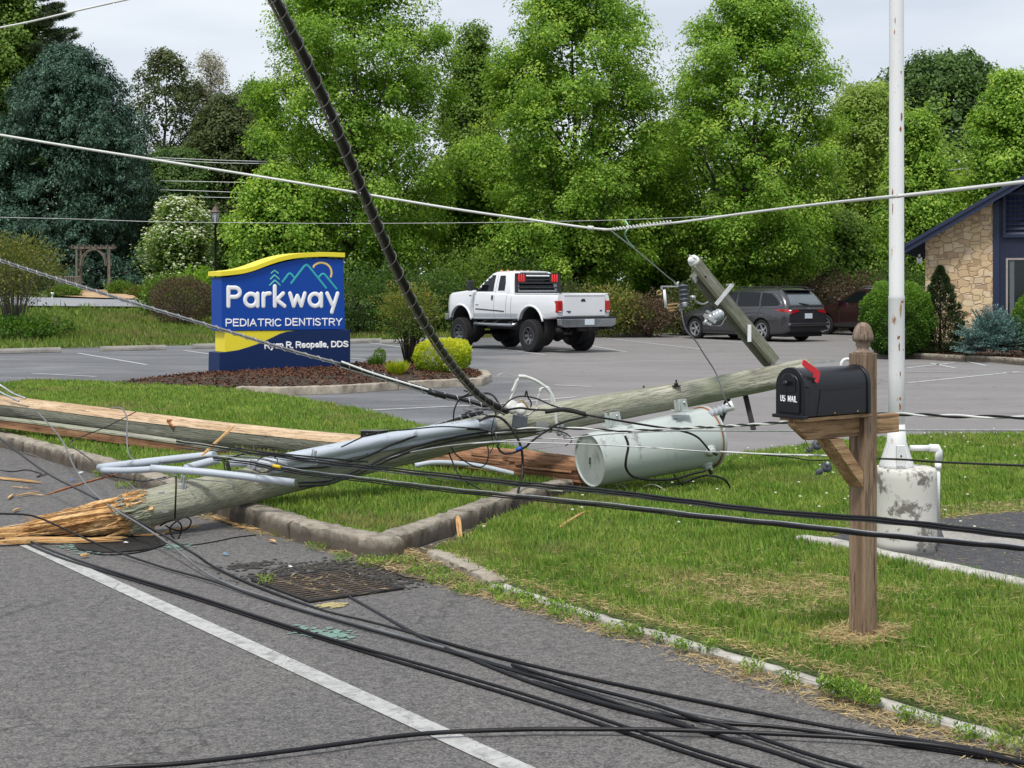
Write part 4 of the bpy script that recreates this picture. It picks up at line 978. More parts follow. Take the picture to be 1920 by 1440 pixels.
# building bed
shrub('round_hedge', 1683, 664, 1.62, 1.70, 'large clipped round green hedge behind the white flagpole', M['leaf_hedge'], 42000, .042, z0=.1, hollow=.72, bumps=.12, boxy=2.7, top_tone=.9, seed=61)
def cone_shrub(px, py, w, h, label, mat):
    c = G(px, py, .12); t = empty('conical_evergreen', c, label, 'shrub'); n = 20000
    hh = rng.random(n) ** 1.5; a = rng.uniform(0, 2*np.pi, n)
    r = (1 - hh) ** 0.8 * w / 2 * np.clip(hh * 12 + .55, 0, 1) * (0.55 + 0.45 * rng.random(n) ** .5) * (1 + .22 * np.sin(a * 5 + hh * 20) + .12 * np.sin(hh * 60))
    C = np.stack([np.cos(a) * r, np.sin(a) * r, hh * h], 1); A = np_norm(np.stack([np.cos(a), np.sin(a), np.full(n, .8)], 1) + rng.normal(0, .35, (n, 3)))
    leaves('foliage', C + np.array(c), A, rng.normal(0, 1, (n, 3)) + [0, 0, 1], .075, .010, mat, rng.random(n), t)
    mb = MB(); mb.tube([(0, 0, -.05), (0, 0, h * .9)], [.04, .01], 6); mb.build('trunk', M['bark'], t)
cone_shrub(1763, 662, 1.5, 2.1, 'dark narrow conical evergreen against the stone wall', M['leaf_conifer'])
def spruce_shrub(px, py, w, h, label):
    c = G(px, py, .12); t = empty('blue_spruce_shrub', c, label, 'shrub'); Cs = []; As = []; n0 = 230; br = MB()
    for i in range(n0):
        a = rng.uniform(0, 6.28); el = rng.uniform(0.0, 1.45); R_ = rng.uniform(.62, 1.0)
        e = Vector((math.cos(a) * math.cos(el) * w / 2 * R_, math.sin(a) * math.cos(el) * w / 2 * R_, math.sin(el) * h * R_ + .06)); s = Vector((e.x * .2, e.y * .2, .1 + e.z * .35))
        br.tube([s, e], [.012, .004], 4); d = (e - s).normalized(); sd = Vector((-d.y, d.x, 0)).normalized()
        for k in range(90):
            u = rng.random(); b = rng.choice((-1, 1)); m = rng.random() * (1.05 - u) * .26
            p = s.lerp(e, .3 + .7 * u) + sd * b * m + d * m * .5; dir_ = (sd * b * .9 + d * .8 + Vector(rng.normal(0, .35, 3)) + Vector((0, 0, .25)))
            Cs.append(p); As.append(dir_)
    n = len(Cs); leaves('foliage', np.array(Cs) + np.array(c), np.array(As), rng.normal(0, .4, (n, 3)) + [0, 0, 1], .055, .009, M['leaf_bspruce'], rng.random(n), t)
    br.build('branches', M['bark'], t)
spruce_shrub(1858, 668, 1.95, 1.15, 'low spreading silver blue spruce below the stone wall')
spruce_shrub(1885, 655, 1.5, .95, 'second silver blue spruce nearer the window')
shrub('green_hedge', 1945, 668, 1.15, 1.5, 'bright green clipped hedge cut by the right edge of the photo', M['leaf_hedge'], 9000, .04, z0=.12, hollow=.8, bumps=.06, top_tone=.8, seed=63)
# ------------------------------------------------------------------ sign
P0 = G(411, 708, .12); YS = P0.y
def signuv(x, y):
    # bearing through photo point (x, y) meets the sign's front plane
    d = Vector(((x - 960) / F, 1, -(y - HY) / F)); o = Vector((0, 0, H))
    t = (P0 - o).dot(RD) / d.dot(RD); p = o + d * t
    return ((p - P0).dot(QD), p.z)
def Z7(zx, zy): return signuv(360 + zx / 4.8, 440 + zy / 4.8)
sroot = empty('monument_sign', Vector((P0.x, P0.y, 0)), 'blue, yellow and navy monument sign reading Parkway Pediatric Dentistry', 'sign')
sfn = lambda u, v, d: Vector((P0.x, P0.y, 0)) + QD * u + RD * d + Vector((0, 0, v))
def spart(name, poly, d0, d1, mat, bev=.006, **k):
    mb = MB(); mb.prism(poly, d0, d1, sfn); return mb.build(name, mat, sroot, world=True, bev=bev)
zz = lambda L: [Z7(*p) for p in L]
b0 = zz([(250, 1062), (330, 1055), (420, 1038), (520, 1008), (590, 985), (640, 966), (690, 942), (740, 918), (790, 893), (850, 875), (910, 866), (970, 861), (1425, 856), (1430, 1250)])
base_poly = b0 + [(b0[-1][0], 0.06), (0, 0.06)]
base_poly[-3] = (b0[-2][0], b0[-1][1]); base_poly = [p for p in base_poly]
spart('base', base_poly, 0, .47, M['sign_navy'])
yl = zz([(300, 868), (960, 864), (860, 874), (790, 894), (740, 919), (690, 943), (640, 967), (590, 986), (520, 1010), (420, 1040), (300, 1058)])
yl = [(p[0], p[1]) for p in yl]
spart('yellow_panel', [(yl[0][0], yl[0][1])] + yl[1:2] + [(u, v + .004) for u, v in yl[2:]], .012, .42, M['sign_yellow'], 0)
bl = zz([(265, 388), (340, 380), (420, 366), (520, 340), (620, 308), (720, 276), (820, 248), (930, 226), (1050, 214), (1180, 213), (1363, 226), (1378, 852), (270, 866)])
spart('main_panel', bl, .0, .44, M['sign_blue'])
tl = [(250, 352), (330, 345), (450, 330), (560, 300), (680, 255), (800, 217), (920, 193), (1050, 182), (1200, 178), (1368, 184)]
tu = smooth_path([Vector((*Z7(*p), 0)) for p in tl], 3)
hh = 0.042
spart('trim_cap', [(p.x, p.y + hh) for p in tu] + [(p.x, p.y - hh) for p in reversed(tu)], -.04, .50, M['sign_yellow'], .004)
for zx in (345, 1215):
    u, v = Z7(zx, 200 if zx > 1000 else 370)
    mb = MB(); mb.prism([(u, v - .10), (u + .07, v - .10), (u + .07, v + .03), (u, v + .03)], .1, .34, sfn); mb.build('trim_post', M['iron'], sroot, world=True)
def strokes(name, lists, w, mat, out=.010, to2=Z7, to3=None, parent=None):
    """rounded strokes standing slightly proud of a panel; sharp corners start a new stroke"""
    to3 = to3 or sfn; mb = MB()
    for L in lists:
        pts = [Vector((a_, 0, b_)) for a_, b_ in (to2(*p) for p in L)]; runs = [[pts[0]]]
        for i in range(1, len(pts)):
            runs[-1].append(pts[i])
            if i < len(pts) - 1 and (pts[i] - pts[i-1]).angle(pts[i+1] - pts[i]) > .75: runs.append([pts[i]])
        for j, r_ in enumerate(runs):
            m = MB(); m.tube(r_, w / 2, 12, dome=True)
            mb.add([to3(x, z, y * ((out + .0004 * j) / (w / 2)) - .001) for x, y, z in m.v], m.f, True)
    return mb.build(name, mat, parent or sroot, world=True)
def arc(cx, cy, r, a0, a1, n=14, ry=None): return [(cx + r * math.cos(R(a0 + (a1 - a0) * i / n)), cy - (ry or r) * math.sin(R(a0 + (a1 - a0) * i / n))) for i in range(n + 1)]
sw = 36 / 4.8 / 96
LET = [
 [[(328, 475), (328, 643)], [(328, 478), (378, 478)] + arc(385, 520, 46, 88, -88, 10, 42) + [(328, 562)]],
 [arc(530, 588, 52, 0, 360, 24, 55), [(590, 532), (590, 643)]],
 [[(643, 532), (643, 643)], [(643, 565), (655, 543), (675, 531), (700, 530)]],
 [[(745, 466), (745, 643)], [(820, 530), (762, 588), (832, 643)]],
 [[(882, 530), (915, 641), (948, 552), (984, 641), (1015, 530)]],
 [arc(1106, 588, 50, 0, 360, 24, 55), [(1163, 532), (1163, 643)]],
 [[(1216, 530), (1262, 632)], [(1310, 530), (1258, 698)]]]
for L in LET: strokes('letter', L, sw, M['white_letters'])
CAP = {'P': [[(0,0),(0,1)], [(0,1),(.5,1),(.75,.88),(.8,.72),(.7,.52),(.45,.45),(0,.45)]], 'E': [[(.75,1),(0,1),(0,0),(.75,0)], [(0,.52),(.62,.52)]],
 'D': [[(0,0),(0,1),(.4,1),(.72,.85),(.85,.5),(.72,.15),(.4,0),(0,0)]], 'I': [[(0,0),(0,1)]], 'A': [[(0,0),(.45,1),(.9,0)], [(.18,.33),(.72,.33)]],
 'T': [[(0,1),(.85,1)], [(.42,1),(.42,0)]], 'R': [[(0,0),(0,1),(.5,1),(.75,.88),(.8,.74),(.7,.56),(.45,.48),(0,.48)], [(.42,.48),(.8,0)]],
 'C': [[(.82,.85),(.6,1),(.3,1),(.06,.8),(0,.5),(.06,.2),(.3,0),(.6,0),(.82,.15)]], 'N': [[(0,0),(0,1),(.78,0),(.78,1)]],
 'S': [[(.72,.85),(.5,1),(.22,1),(.03,.84),(.06,.64),(.3,.54),(.5,.47),(.74,.34),(.76,.16),(.55,0),(.22,0),(0,.15)]], 'Y': [[(0,1),(.42,.48),(.84,1)], [(.42,.48),(.42,0)]]}
CAP.update({'y': [[(0,.7),(.3,.05)], [(.58,.7),(.3,.0),(.2,-.2),(.04,-.26)]], 'a': [[(.55,.35),(.5,.14),(.28,0),(.06,.1),(.0,.35),(.06,.58),(.28,.7),(.5,.56),(.55,.35)], [(.56,.7),(.56,0)]], 'n': [[(0,0),(0,.7)], [(0,.45),(.12,.64),(.32,.7),(.5,.6),(.54,.42),(.54,0)]],
 'e': [[(.02,.36),(.56,.36),(.5,.6),(.28,.7),(.06,.58),(.0,.35),(.06,.12),(.28,0),(.52,.1)]], 'o': [[(.58,.35),(.5,.1),(.29,0),(.08,.1),(.0,.35),(.08,.6),(.29,.7),(.5,.6),(.58,.35)]],
 'p': [[(0,-.26),(0,.7)], [(.0,.35),(.06,.58),(.28,.7),(.5,.58),(.56,.35),(.5,.12),(.28,0),(.06,.12),(.0,.35)]], 'l': [[(0,0),(0,1)]], '.': [[(0,.0),(.001,.03)]], ',': [[(.04,.02),(.0,-.14)]], 'U': [[(0,1),(0,.3),(.1,.08),(.38,0),(.66,.08),(.76,.3),(.76,1)]], 'M': [[(0,0),(0,1),(.45,.1),(.9,1),(.9,0)]], 'L': [[(0,1),(0,0),(.66,0)]]})
def word(txt, x0, x1, ytop, ybot, ytop2=None, ybot2=None, lw=11.5 / 4.8 / 96, gap=.30, sp=.45, **kw):
    wd = [max(p[0] for s in CAP[c] for p in s) if c != ' ' else sp for c in txt]
    tot = sum(wd) + gap * (len(txt) - 1); k = (x1 - x0) / tot; x = x0
    for c, w_ in zip(txt, wd):
        f = (x - x0) / (x1 - x0); yt = ytop + ((ytop2 or ytop) - ytop) * f; yb = ybot + ((ybot2 or ybot) - ybot) * f
        if c != ' ': strokes('letter', [[(x + px * k, yb - py * (yb - yt)) for px, py in s] for s in CAP[c]], lw, kw.get('mat', M['white_letters']), kw.get('out', .006), kw.get('to2', Z7), kw.get('to3'), kw.get('parent'))
        x += (w_ + gap) * k
word('PEDIATRIC', 308, 797, 763, 822); word('DENTISTRY', 844, 1346, 757, 816)
word('Ryan R. Reopelle, DDS', 658, 1402, 971, 1024, 962, 1007, 13.0 / 4.8 / 96, .28, .18)
strokes('mountain_logo', [[(815, 425), (868, 355), (880, 349), (893, 355), (922, 392)], [(893, 437), (1010, 285), (1030, 271), (1050, 285), (1206, 480)], [(1147, 378), (1168, 355), (1182, 352), (1195, 360), (1300, 488)]], 19 / 4.8 / 96, M['teal'], .004)
strokes('tree_logo', [[(713, 347), (743, 322), (775, 347)], [(707, 400), (743, 364), (783, 400)], [(700, 455), (745, 411), (793, 455)]], 13 / 4.8 / 96, M['mint'], .004)
strokes('sun_logo', [[(1094, 292)] + arc(1164, 345, 92, 138, -22, 20)], 19 / 4.8 / 96, M['amber'], .004)
# ------------------------------------------------------------------ mailbox on its post
ax = Vector((-.80, -.60, 0)).normalized()            # the door looks this way, towards the road
side = Vector((-ax.y, ax.x, 0))                       # camera-right of the door
pb = G(1618, 1193, vz)
post = empty('mailbox_post', pb, 'brown wooden post and bracket holding the black mailbox', 'post', rz=math.atan2(ax.y, ax.x))
pw = .047
hp = ztop(662, pb.y) - pb.z
mb = MB(); mb.box((-pw, -pw, -.1), (pw, pw, hp)); mb.build('post_shaft', M['lumber'], post, bev=.004)
fh = ztop(604, pb.y) - ztop(662, pb.y)
mb = MB(); mb.lathe([(r_ * .048 / .05, hp + z * fh) for r_, z in ((.048, 0), (.048, .03), (.040, .06), (.030, .11), (.029, .18), (.036, .26), (.036, .30), (.033, .33), (.048, .40), (.052, .46), (.052, .55), (.047, .70), (.038, .85), (.024, .96), (.010, 1.0), (0, 1.0))], 24)
mb.build('finial', M['finial'], post)
za = ztop(783, pb.y) - pb.z; zb_ = ztop(811, pb.y) - pb.z
arm_h = za - zb_ + .02; az = (za + zb_) / 2
# arm through the post: local x towards the road
mb = MB(); mb.prism([(-.245, az - arm_h/2), (-.245, az + arm_h/2), (.50, az + arm_h/2), (.50, az + arm_h/2 - .02), (.40, az - arm_h/2)], -.020, .020, lambda u, v, d: Vector((u, d + .0, v)))
arm = mb.build('arm', M['lumber_x'], post, bev=.003)
mb = MB(); mb.prism([(.05, az - arm_h/2 - .17), (.05, az - arm_h/2 - .245), (.29, az - arm_h/2 - .002), (.20, az - arm_h/2 - .002)], -.045, .045, lambda u, v, d: Vector((u, d, v)))
mb.build('brace', M['lumber_x'], post, bev=.003)
mb = MB(); mb.box((.02, -.07, az + arm_h/2 + .001), (.50, .07, az + arm_h/2 + .018)); mb.build('shelf', M['lumber_x'], post, bev=.002)
# the box
mz = az + arm_h/2 + .019; mc = pb + ax * .055 + Vector((0, 0, mz))
mail = empty('mailbox', mc, 'black mailbox with raised red flag reading US MAIL', 'mailbox', rz=math.atan2(ax.y, ax.x))
W_, Hh, L_ = .080, .226, .43
def mprof(w, h, z0=0, n=14): return [(-w, z0)] + [(w * math.cos(math.pi - math.pi * i / n), z0 + h - w + w * math.sin(math.pi * i / n)) for i in range(n + 1)] + [(w, z0)]
fnm = lambda u, v, d: Vector((d, u, v))
mb = MB(); mb.prism(mprof(W_, Hh - .008, .004), 0, L_, fnm); mb.build('box_body', M['box_black'], mail, bev=.003, sharp=35)
for nm, a, b, w in (('front_rim', L_ - .004, L_ + .022, .007), ('rear_rim', -.008, .014, .007)):
    mb = MB(); mb.prism(mprof(W_ + w, Hh + .002, -.001), a, b, fnm); mb.build(nm, M['box_black'], mail, bev=.003, sharp=35)
mb = MB(); mb.prism(mprof(W_ - .018, Hh - .045, .020), L_ + .0225, L_ + .030, fnm); door = mb.build('door', M['box_black'], mail, bev=.003, sharp=35)
mb = MB(); mb.prism(mprof(W_ - .040, .085, .115), L_ + .0305, L_ + .034, fnm); mb.build('door_badge', M['box_black'], mail, bev=.002, sharp=35)
mb = MB(); mb.lathe([(.006, 0), (.006, .012), (.013, .015), (.013, .024), (.006, .028), (0, .028)], 14, Matrix.Translation((L_ + .032, 0, .155)) @ Matrix.Rotation(R(90), 4, 'Y')); mb.build('knob', M['box_black'], mail)
mb = MB(); mb.box((L_ + .001, -W_ - .012, -.004), (L_ + .042, W_ + .012, .012)); mb.build('door_sill', M['box_black'], mail, bev=.003)
for s_ in (-1, 1):
    mb = MB(); mb.box((L_ - .012, s_ * (W_ + .004) - .008, .137), (L_ + .012, s_ * (W_ + .004) + .008, .146)); mb.build('hinge_lug', M['box_black'], mail, bev=.002)
# embossed panel outline and screws on the side that faces the camera
sy = 1 if side.y < 0 else -1                        # which local y faces the camera
mb = MB(); 
for a, b in (((.05, .125), (.335, .125)), ((.335, .125), (.36, .01))):
    mb.bar((a[0], sy * (W_ + .001), a[1]), (b[0], sy * (W_ + .001), b[1]), .0035, .004)
mb.build('side_rib', M['box_black'], mail)
for x in (.08, .24):
    mb = MB(); mb.lathe([(.004, 0), (.004, .002), (0, .003)], 8, Matrix.Translation((x, sy * W_, .014)) @ Matrix.Rotation(R(-90 * sy), 4, 'X')); mb.build('screw', M['brass'], mail)
# flag raised and leaning
fl = [(0, -.013), (.010, -.022), (.030, -.020), (.026, -.004), (.050, -.010), (.060, .004), (.100, .004), (.165, .010), (.168, .026), (.160, .032), (.02, .026), (.004, .018)]
ang = R(156); ca, sa = math.cos(ang), math.sin(ang)
x0, z0 = .384, .172
fy = sy * (W_ + .006)
mb = MB(); mb.prism([(x0 - .03 + (u * ca * -1) - v * sa * 0.9, z0 + .005 + u * sa + v * ca * -1) for u, v in [(a_ * .80, b_ * 1.25) for a_, b_ in fl]], fy, fy + sy * .004, lambda u, v, d: Vector((u, d, v)))
mb.build('flag', M['red'], mail, bev=.001)
ML = Matrix.LocRotScale(mail.location, mail.rotation_euler, mail.scale)
word('US MAIL', -.047, .049, -.097, -.072, None, None, .0036, .38, .5, to2=lambda a_, b_: (a_, -b_), to3=lambda u, v, d: ML @ Vector((L_ + .0305 - d, u, v)), parent=mail, out=.0018)
# ------------------------------------------------------------------ flagpole on its painted concrete block
fb = G(1698, 1030, padz); fY = fb.y
cx = (1640 + 1755) / 2; fb.x = (cx - 960) / F * fY
blk_h = ztop(876, fY) - padz; r_ = (1755 - 1640) / 2 / F * fY
fp = empty('flagpole', fb, 'tall flaking white flagpole on a round white painted concrete block', 'pole')
mb = MB()
prof = [(r_ * .98, 0)]
for i in range(1, 9): prof.append((r_ * (1 + random.uniform(-.012, .012)), blk_h * i / 9))
prof += [(r_ * .99, blk_h * .97), (r_ * .93, blk_h), (0, blk_h + .004)]
mb.lathe(prof, 28); mb.build('concrete_block', M['block'], fp)
px_ = (1681 - cx) / F * fY; pr = .5 * 30 / F * fY
Mx = Matrix.Translation((px_, 0, 0))
mb = MB(); mb.lathe([(pr * 1.02, blk_h), (pr * 1.0, ztop(700, fY) - padz), (pr * 1.0, ztop(560, fY) - padz), (pr * 1.04, ztop(558, fY) - padz), (pr * 0.93, ztop(553, fY) - padz), (pr * .86, 5.2), (pr * .6, 7), (0, 7)], 20, Mx)
mb.build('pole_shaft', M['flagpole'], fp)
mb = MB(); w0 = 33 / F * fY; w1 = 14 / F * fY; zt = ztop(795, fY) - padz
for k in range(4):
    a = k * math.pi / 2 + .5; d = Vector((math.cos(a), math.sin(a), 0)); n_ = Vector((-d.y, d.x, 0))
    mb.prism([(pr * .5, blk_h), (w0, blk_h), (w0, blk_h + .03), (pr * .6, zt)], -.004, .004, lambda u, v, e: Vector((px_, 0, v)) + d * u + n_ * e)
mb.lathe([(w0 * 1.0, blk_h), (w0 * .98, blk_h + .02), (pr * 1.25, blk_h + .16), (pr * 1.05, zt)], 12, Mx); mb.build('flared_base', M['flagpole'], fp)
mb = MB(); mb.box((px_ - .030, -w0 - .012, blk_h + .02), (px_ + .022, -w0 + .02, blk_h + .15)); cv = mb.build('cover_plate', M['flagpole'], fp, bev=.003)
mb = MB(); mb.lathe([(.006, 0), (.006, .003), (0, .003)], 8, Matrix.Translation((px_ - .004, -w0 - .012, blk_h + .085)) @ Matrix.Rotation(R(90), 4, 'X')); mb.build('cover_screw', M['iron'], fp)
for dx in (.062, -.055):
    mb = MB(); mb.lathe([(.016, 0), (.016, .012), (.008, .014), (.008, .04), (0, .04)], 6, Matrix.Translation((px_ + dx, -.06, blk_h))); mb.build('anchor_bolt', M['rust'], fp)
def rust_patch(x, y, w, h):
    zc = ztop(y, fY) - padz; rr_ = pr * (1.004 if y > 556 else .95); a0 = math.asin(max(-.9, min(.9, ((x - 1681) / F * fY) / rr_))); mb = MB(); ang_ = [0] * 9
    vs = []
    for k in range(14):
        th = k / 14 * 6.283; q = random.uniform(.45, 1.15); dx = math.cos(th) * w / 2 * q / F * fY; dz = -math.sin(th) * h / 2 * q / F * fY; aa = a0 + dx / rr_
        vs.append((px_ + math.sin(aa) * (rr_ + .0008), -math.cos(aa) * (rr_ + .0008), zc + dz))
    vs.append((px_ + math.sin(a0) * (rr_ + .0012), -math.cos(a0) * (rr_ + .0012), zc)); mb.add(vs, [(k, (k + 1) % 14, 14) for k in range(14)]); mb.build('rust_patch', M['rust'] if h < 30 or w > 5 else M['brass'], fp)
for a_ in ((1687, 220, 6, 16), (1685, 243, 5, 11), (1675, 40, 2, 14), (1674, 62, 2, 10), (1671, 362, 3, 22), (1671, 392, 2, 26), (1686, 137, 3, 6), (1685, 580, 5, 34), (1689, 566, 9, 6), (1673, 600, 3, 14), (1681, 632, 7, 8), (1682, 650, 4, 18), (1684, 700, 3, 12), (1684, 746, 5, 9), (1684, 762, 4, 16), (1690, 655, 3, 4)): rust_patch(*a_)
# conduit beside it
cd = empty('conduit', G(1760, 985, padz), 'white plastic pipe bent over beside the flagpole block', 'pipe')
rr_ = 5.5 / F * fY
mb = MB(); Yc = fY + .05; mb.tube(smooth_path([P(1706, 840, Yc), P(1748, 840, Yc)], 2), rr_, 10); mb.tube([P(1759, 852, Yc), P(1758, 984, Yc)], rr_ * .8, 10); mb.build('pipe', M['white_pvc'], cd, world=True)
mb = MB(); mb.tube([P(1742, 840, Yc), P(1758, 840, Yc), P(1760, 846, Yc), P(1760, 862, Yc)], rr_ * 1.35, 10); mb.tube([P(1759, 868, Yc), P(1759, 880, Yc)], rr_ * 1.15, 10); mb.build('elbow', M['white_pvc'], cd, world=True)

# ------------------------------------------------------------------ stone building
BG = Vector((.94, -.342, 0)); BB = Vector((.342, .94, 0)); BY = 41.0; bc = Vector(((1735 - 960) / F * BY, BY, 0))
def bu(x, y):
    d = Vector(((x - 960) / F, 1, -(y - HY) / F)); o = Vector((0, 0, H)); t = (bc - o).dot(BB) / d.dot(BB); p = o + d * t
    return ((p - bc).dot(BG), p.z)
bld = empty('stone_building', bc, 'single storey building with tan stone gable wall and navy trim', 'building')
bf = lambda u, v, d: bc + BG * u + BB * d + Vector((0, 0, v))
def m_stone():
    t = NT('tan fieldstone'); v = t.coord('Object', (1, 1, 1), (0, 0, -math.atan2(BG.y, BG.x)))
    w = t.n('ShaderNodeVectorMath'); w.operation = 'MULTIPLY_ADD'
    nz = t.n('ShaderNodeTexNoise'); nz.inputs['Scale'].default_value = 3.2; nz.inputs['Detail'].default_value = 3; t.l(v, nz.inputs['Vector'])
    t.l(nz.outputs['Color'], w.inputs[0]); w.inputs[1].default_value = (.16, 0, .16); t.l(v, w.inputs[2])
    mp = t.n('ShaderNodeMapping'); mp.inputs['Scale'].default_value = (1, 0, 1.45); t.l(w.outputs[0], mp.inputs['Vector'])
    outs = []
    for f in ('F1', 'DISTANCE_TO_EDGE'):
        vo = t.n('ShaderNodeTexVoronoi'); vo.feature = f; vo.inputs['Scale'].default_value = 3.7; vo.inputs['Randomness'].default_value = .85
        if f == 'F1': vo.distance = 'CHEBYCHEV'
        t.l(mp.outputs[0], vo.inputs['Vector']); outs.append(vo)
    sp = t.n('ShaderNodeSeparateColor'); t.l(outs[0].outputs['Color'], sp.inputs[0])
    g = t.ramp(sp.outputs[0], [(0, (.42, .27, .17)), (.2, (.60, .44, .26)), (.5, (.70, .53, .31)), (.8, (.74, .60, .40)), (1, (.54, .40, .30))])
    g = t.mix(t.ramp(t.noise(v, 9, 5), [(.3, 0.0), (.7, .45)]), g, (.42, .30, .18))
    outs2 = t.n('ShaderNodeTexVoronoi'); outs2.feature = 'F2'; outs2.distance = 'CHEBYCHEV'; outs2.inputs['Scale'].default_value = 3.7; outs2.inputs['Randomness'].default_value = .85; t.l(mp.outputs[0], outs2.inputs['Vector'])
    e = t.math('SUBTRACT', outs2.outputs['Distance'], outs[0].outputs['Distance'])
    g = t.mix(t.ramp(e, [(0.0, 0.8), (.03, .5), (.055, 0.0)]), g, (.30, .20, .11))
    t.col(g); t.rough(.9); t.bump(t.mix(.7, t.mix(1, (0, 0, 0), t.noise(v, 20, 4)), t.ramp(e, [(0, 0.0), (.1, 1.0)])), .9, .03); return t.m
M['stone'] = m_stone(); M['navy_trim'] = simple('navy trim paint', (.012, .021, .060), .5, 0, .12, 4); M['navy_board'] = simple('navy board siding', (.010, .017, .048), .55, 0, .15, 4)
M['soffit'] = simple('dark soffit', (.015, .02, .045), .8); M['glass'] = simple('dark window glass', (.01, .014, .016), .08, 0, .2, 1.0, spec=.5); M['frame'] = simple('taupe window frame', (.34, .30, .27), .5)
M['shingle'] = simple('charcoal shingle', (.05, .05, .055), .9, 0, .3, 9, .4)
e0 = bu(1695, 472); e1 = bu(1935, 333); sl = (e1[1] - e0[1]) / (e1[0] - e0[0])
us = bu(1862, 500)[0]; RID = 6.2
rl = lambda u: e0[1] + (u - e0[0]) * sl - .10     # roof underside at the wall
stone = [(0, 0), (us, 0), (us, rl(us) + .05), (0, rl(0) + .05)]
mb = MB(); mb.prism(stone, .0, .30, bf); mb.build('stone_wall', M['stone'], bld, world=True)
uE = 2 * RID
mb = MB(); mb.prism([(0, 0), (us + .02, 0), (us + .02, rl(us)), (0, rl(0))], .301, 9.0, bf); mb.prism([(us + .01, 0), (uE, 0), (uE, rl(0)), (RID, rl(RID)), (us + .01, rl(us))], .08, 9.0, bf); mb.build('wall', M['navy_board'], bld, world=True)
w0u, w0v = bu(1886, 602); _, w1v = bu(1886, 484)
mb = MB()
for k in range(46):
    u = us + .05 + k * .13
    zt = (rl(u) if u < RID else rl(2*RID - u)) - .02
    if w0u - .02 < u < w0u + 1.75:
        mb.prism([(u, 0), (u + .03, 0), (u + .03, w0v - .06), (u, w0v - .06)], .05, .08, bf)
        mb.prism([(u, w1v + .08), (u + .03, w1v + .08), (u + .03, zt), (u, zt)], .05, .08, bf)
    else: mb.prism([(u, 0), (u + .03, 0), (u + .03, zt), (u, zt)], .05, .08, bf)
mb.build('battens', M['navy_board'], bld, world=True)
mb = MB(); mb.prism([(us - .01, 0), (us + .17, 0), (us + .17, rl(us + .17)), (us - .01, rl(us - .01))], -.02, .079, bf); mb.build('corner_board', M['navy_trim'], bld, world=True)
# window: frame and pane
wn = MB(); t_ = .05
for a in (((w0u, w0v), (w0u + 1.7, w0v + t_)), ((w0u, w1v - t_), (w0u + 1.7, w1v)), ((w0u, w0v + t_), (w0u + t_, w1v - t_)), ((w0u + 1.65, w0v + t_), (w0u + 1.7, w1v - t_))):
    (a0, b0_), (a1, b1) = a; wn.prism([(a0, b0_), (a1, b0_), (a1, b1), (a0, b1)], .02, .079, bf)
wf = wn.build('window', M['frame'], bld, world=True)
mb = MB(); mb.prism([(w0u + t_, w0v + t_), (w0u + 1.65, w0v + t_), (w0u + 1.65, w1v - t_), (w0u + t_, w1v - t_)], .055, .078, bf); pn = mb.build('pane', M['glass'], bld, world=True); pn.parent = wf
mb = MB(); mb.prism([(w0u + .10, w0v + t_), (w0u + .22, w0v + t_), (w0u + .22, w1v - t_), (w0u + .10, w1v - t_)], .045, .0545, bf); pn = mb.build('curtain', simple('pale curtain', (.10, .12, .13), .8), bld, world=True); pn.parent = wf
# louvred gable vent
v0u, v0v = bu(1886, 440); _, v1v = bu(1886, 374)
lv = MB()
for a in (((v0u - .08, v0v - .08), (v0u + 1.5, v0v)), ((v0u - .08, v0v), (v0u, v1v + .12)), ((v0u - .08, v1v + .12), (v0u + 1.5, v1v + .2))):
    (a0, b0_), (a1, b1) = a; lv.prism([(a0, b0_), (a1, b0_), (a1, b1), (a0, b1)], -.005, .079, bf)
vent = lv.build('vent', M['navy_trim'], bld, world=True)
mb = MB(); nsl = 8
for k in range(nsl):
    z = v0v + (v1v + .10 - v0v) * k / nsl
    mb.add([bf(v0u, z, .02), bf(v0u + 1.5, z, .02), bf(v0u + 1.5, z + .075, .075), bf(v0u, z + .075, .075), bf(v0u, z + .012, .02), bf(v0u + 1.5, z + .012, .02), bf(v0u + 1.5, z + .087, .075), bf(v0u, z + .087, .075)], [(0,1,2,3), (4,5,6,7), (0,1,5,4), (2,3,7,6), (0,3,7,4), (1,2,6,5)])
o = mb.build('louvres', M['navy_trim'], bld, world=True); o.parent = vent
mb = MB(); mb.prism([(v0u, v0v), (v0u + 1.5, v0v), (v0u + 1.5, v1v + .12), (v0u, v1v + .12)], .0765, .0795, bf); o = mb.build('vent_back', M['soffit'], bld, world=True); o.parent = vent
# roof: two slopes, fascia boards
th = .16
def roofslab(name, mat, off0, off1, d0, d1, ext=0):
    mb = MB(); u0_ = e0[0] - ext
    mb.prism([(u0_, e0[1] - ext * sl + off0), (RID, e0[1] + (RID - e0[0]) * sl + off0), (2*RID - u0_, e0[1] - ext * sl + off0), (2*RID - u0_, e0[1] - ext * sl + off1), (RID, e0[1] + (RID - e0[0]) * sl + off1), (u0_, e0[1] - ext * sl + off1)], d0, d1, bf)
    return mb.build(name, mat, bld, world=True)
roofslab('roof', M['shingle'], .10, .16, -.62, 9.5, .03); roofslab('soffit', M['soffit'], -.06, .095, -.56, 9.4)
roofslab('fascia', M['navy_trim'], -.10, .045, -.60, -.565); roofslab('rake_board', M['navy_trim'], .05, .155, -.645, -.625, .02)
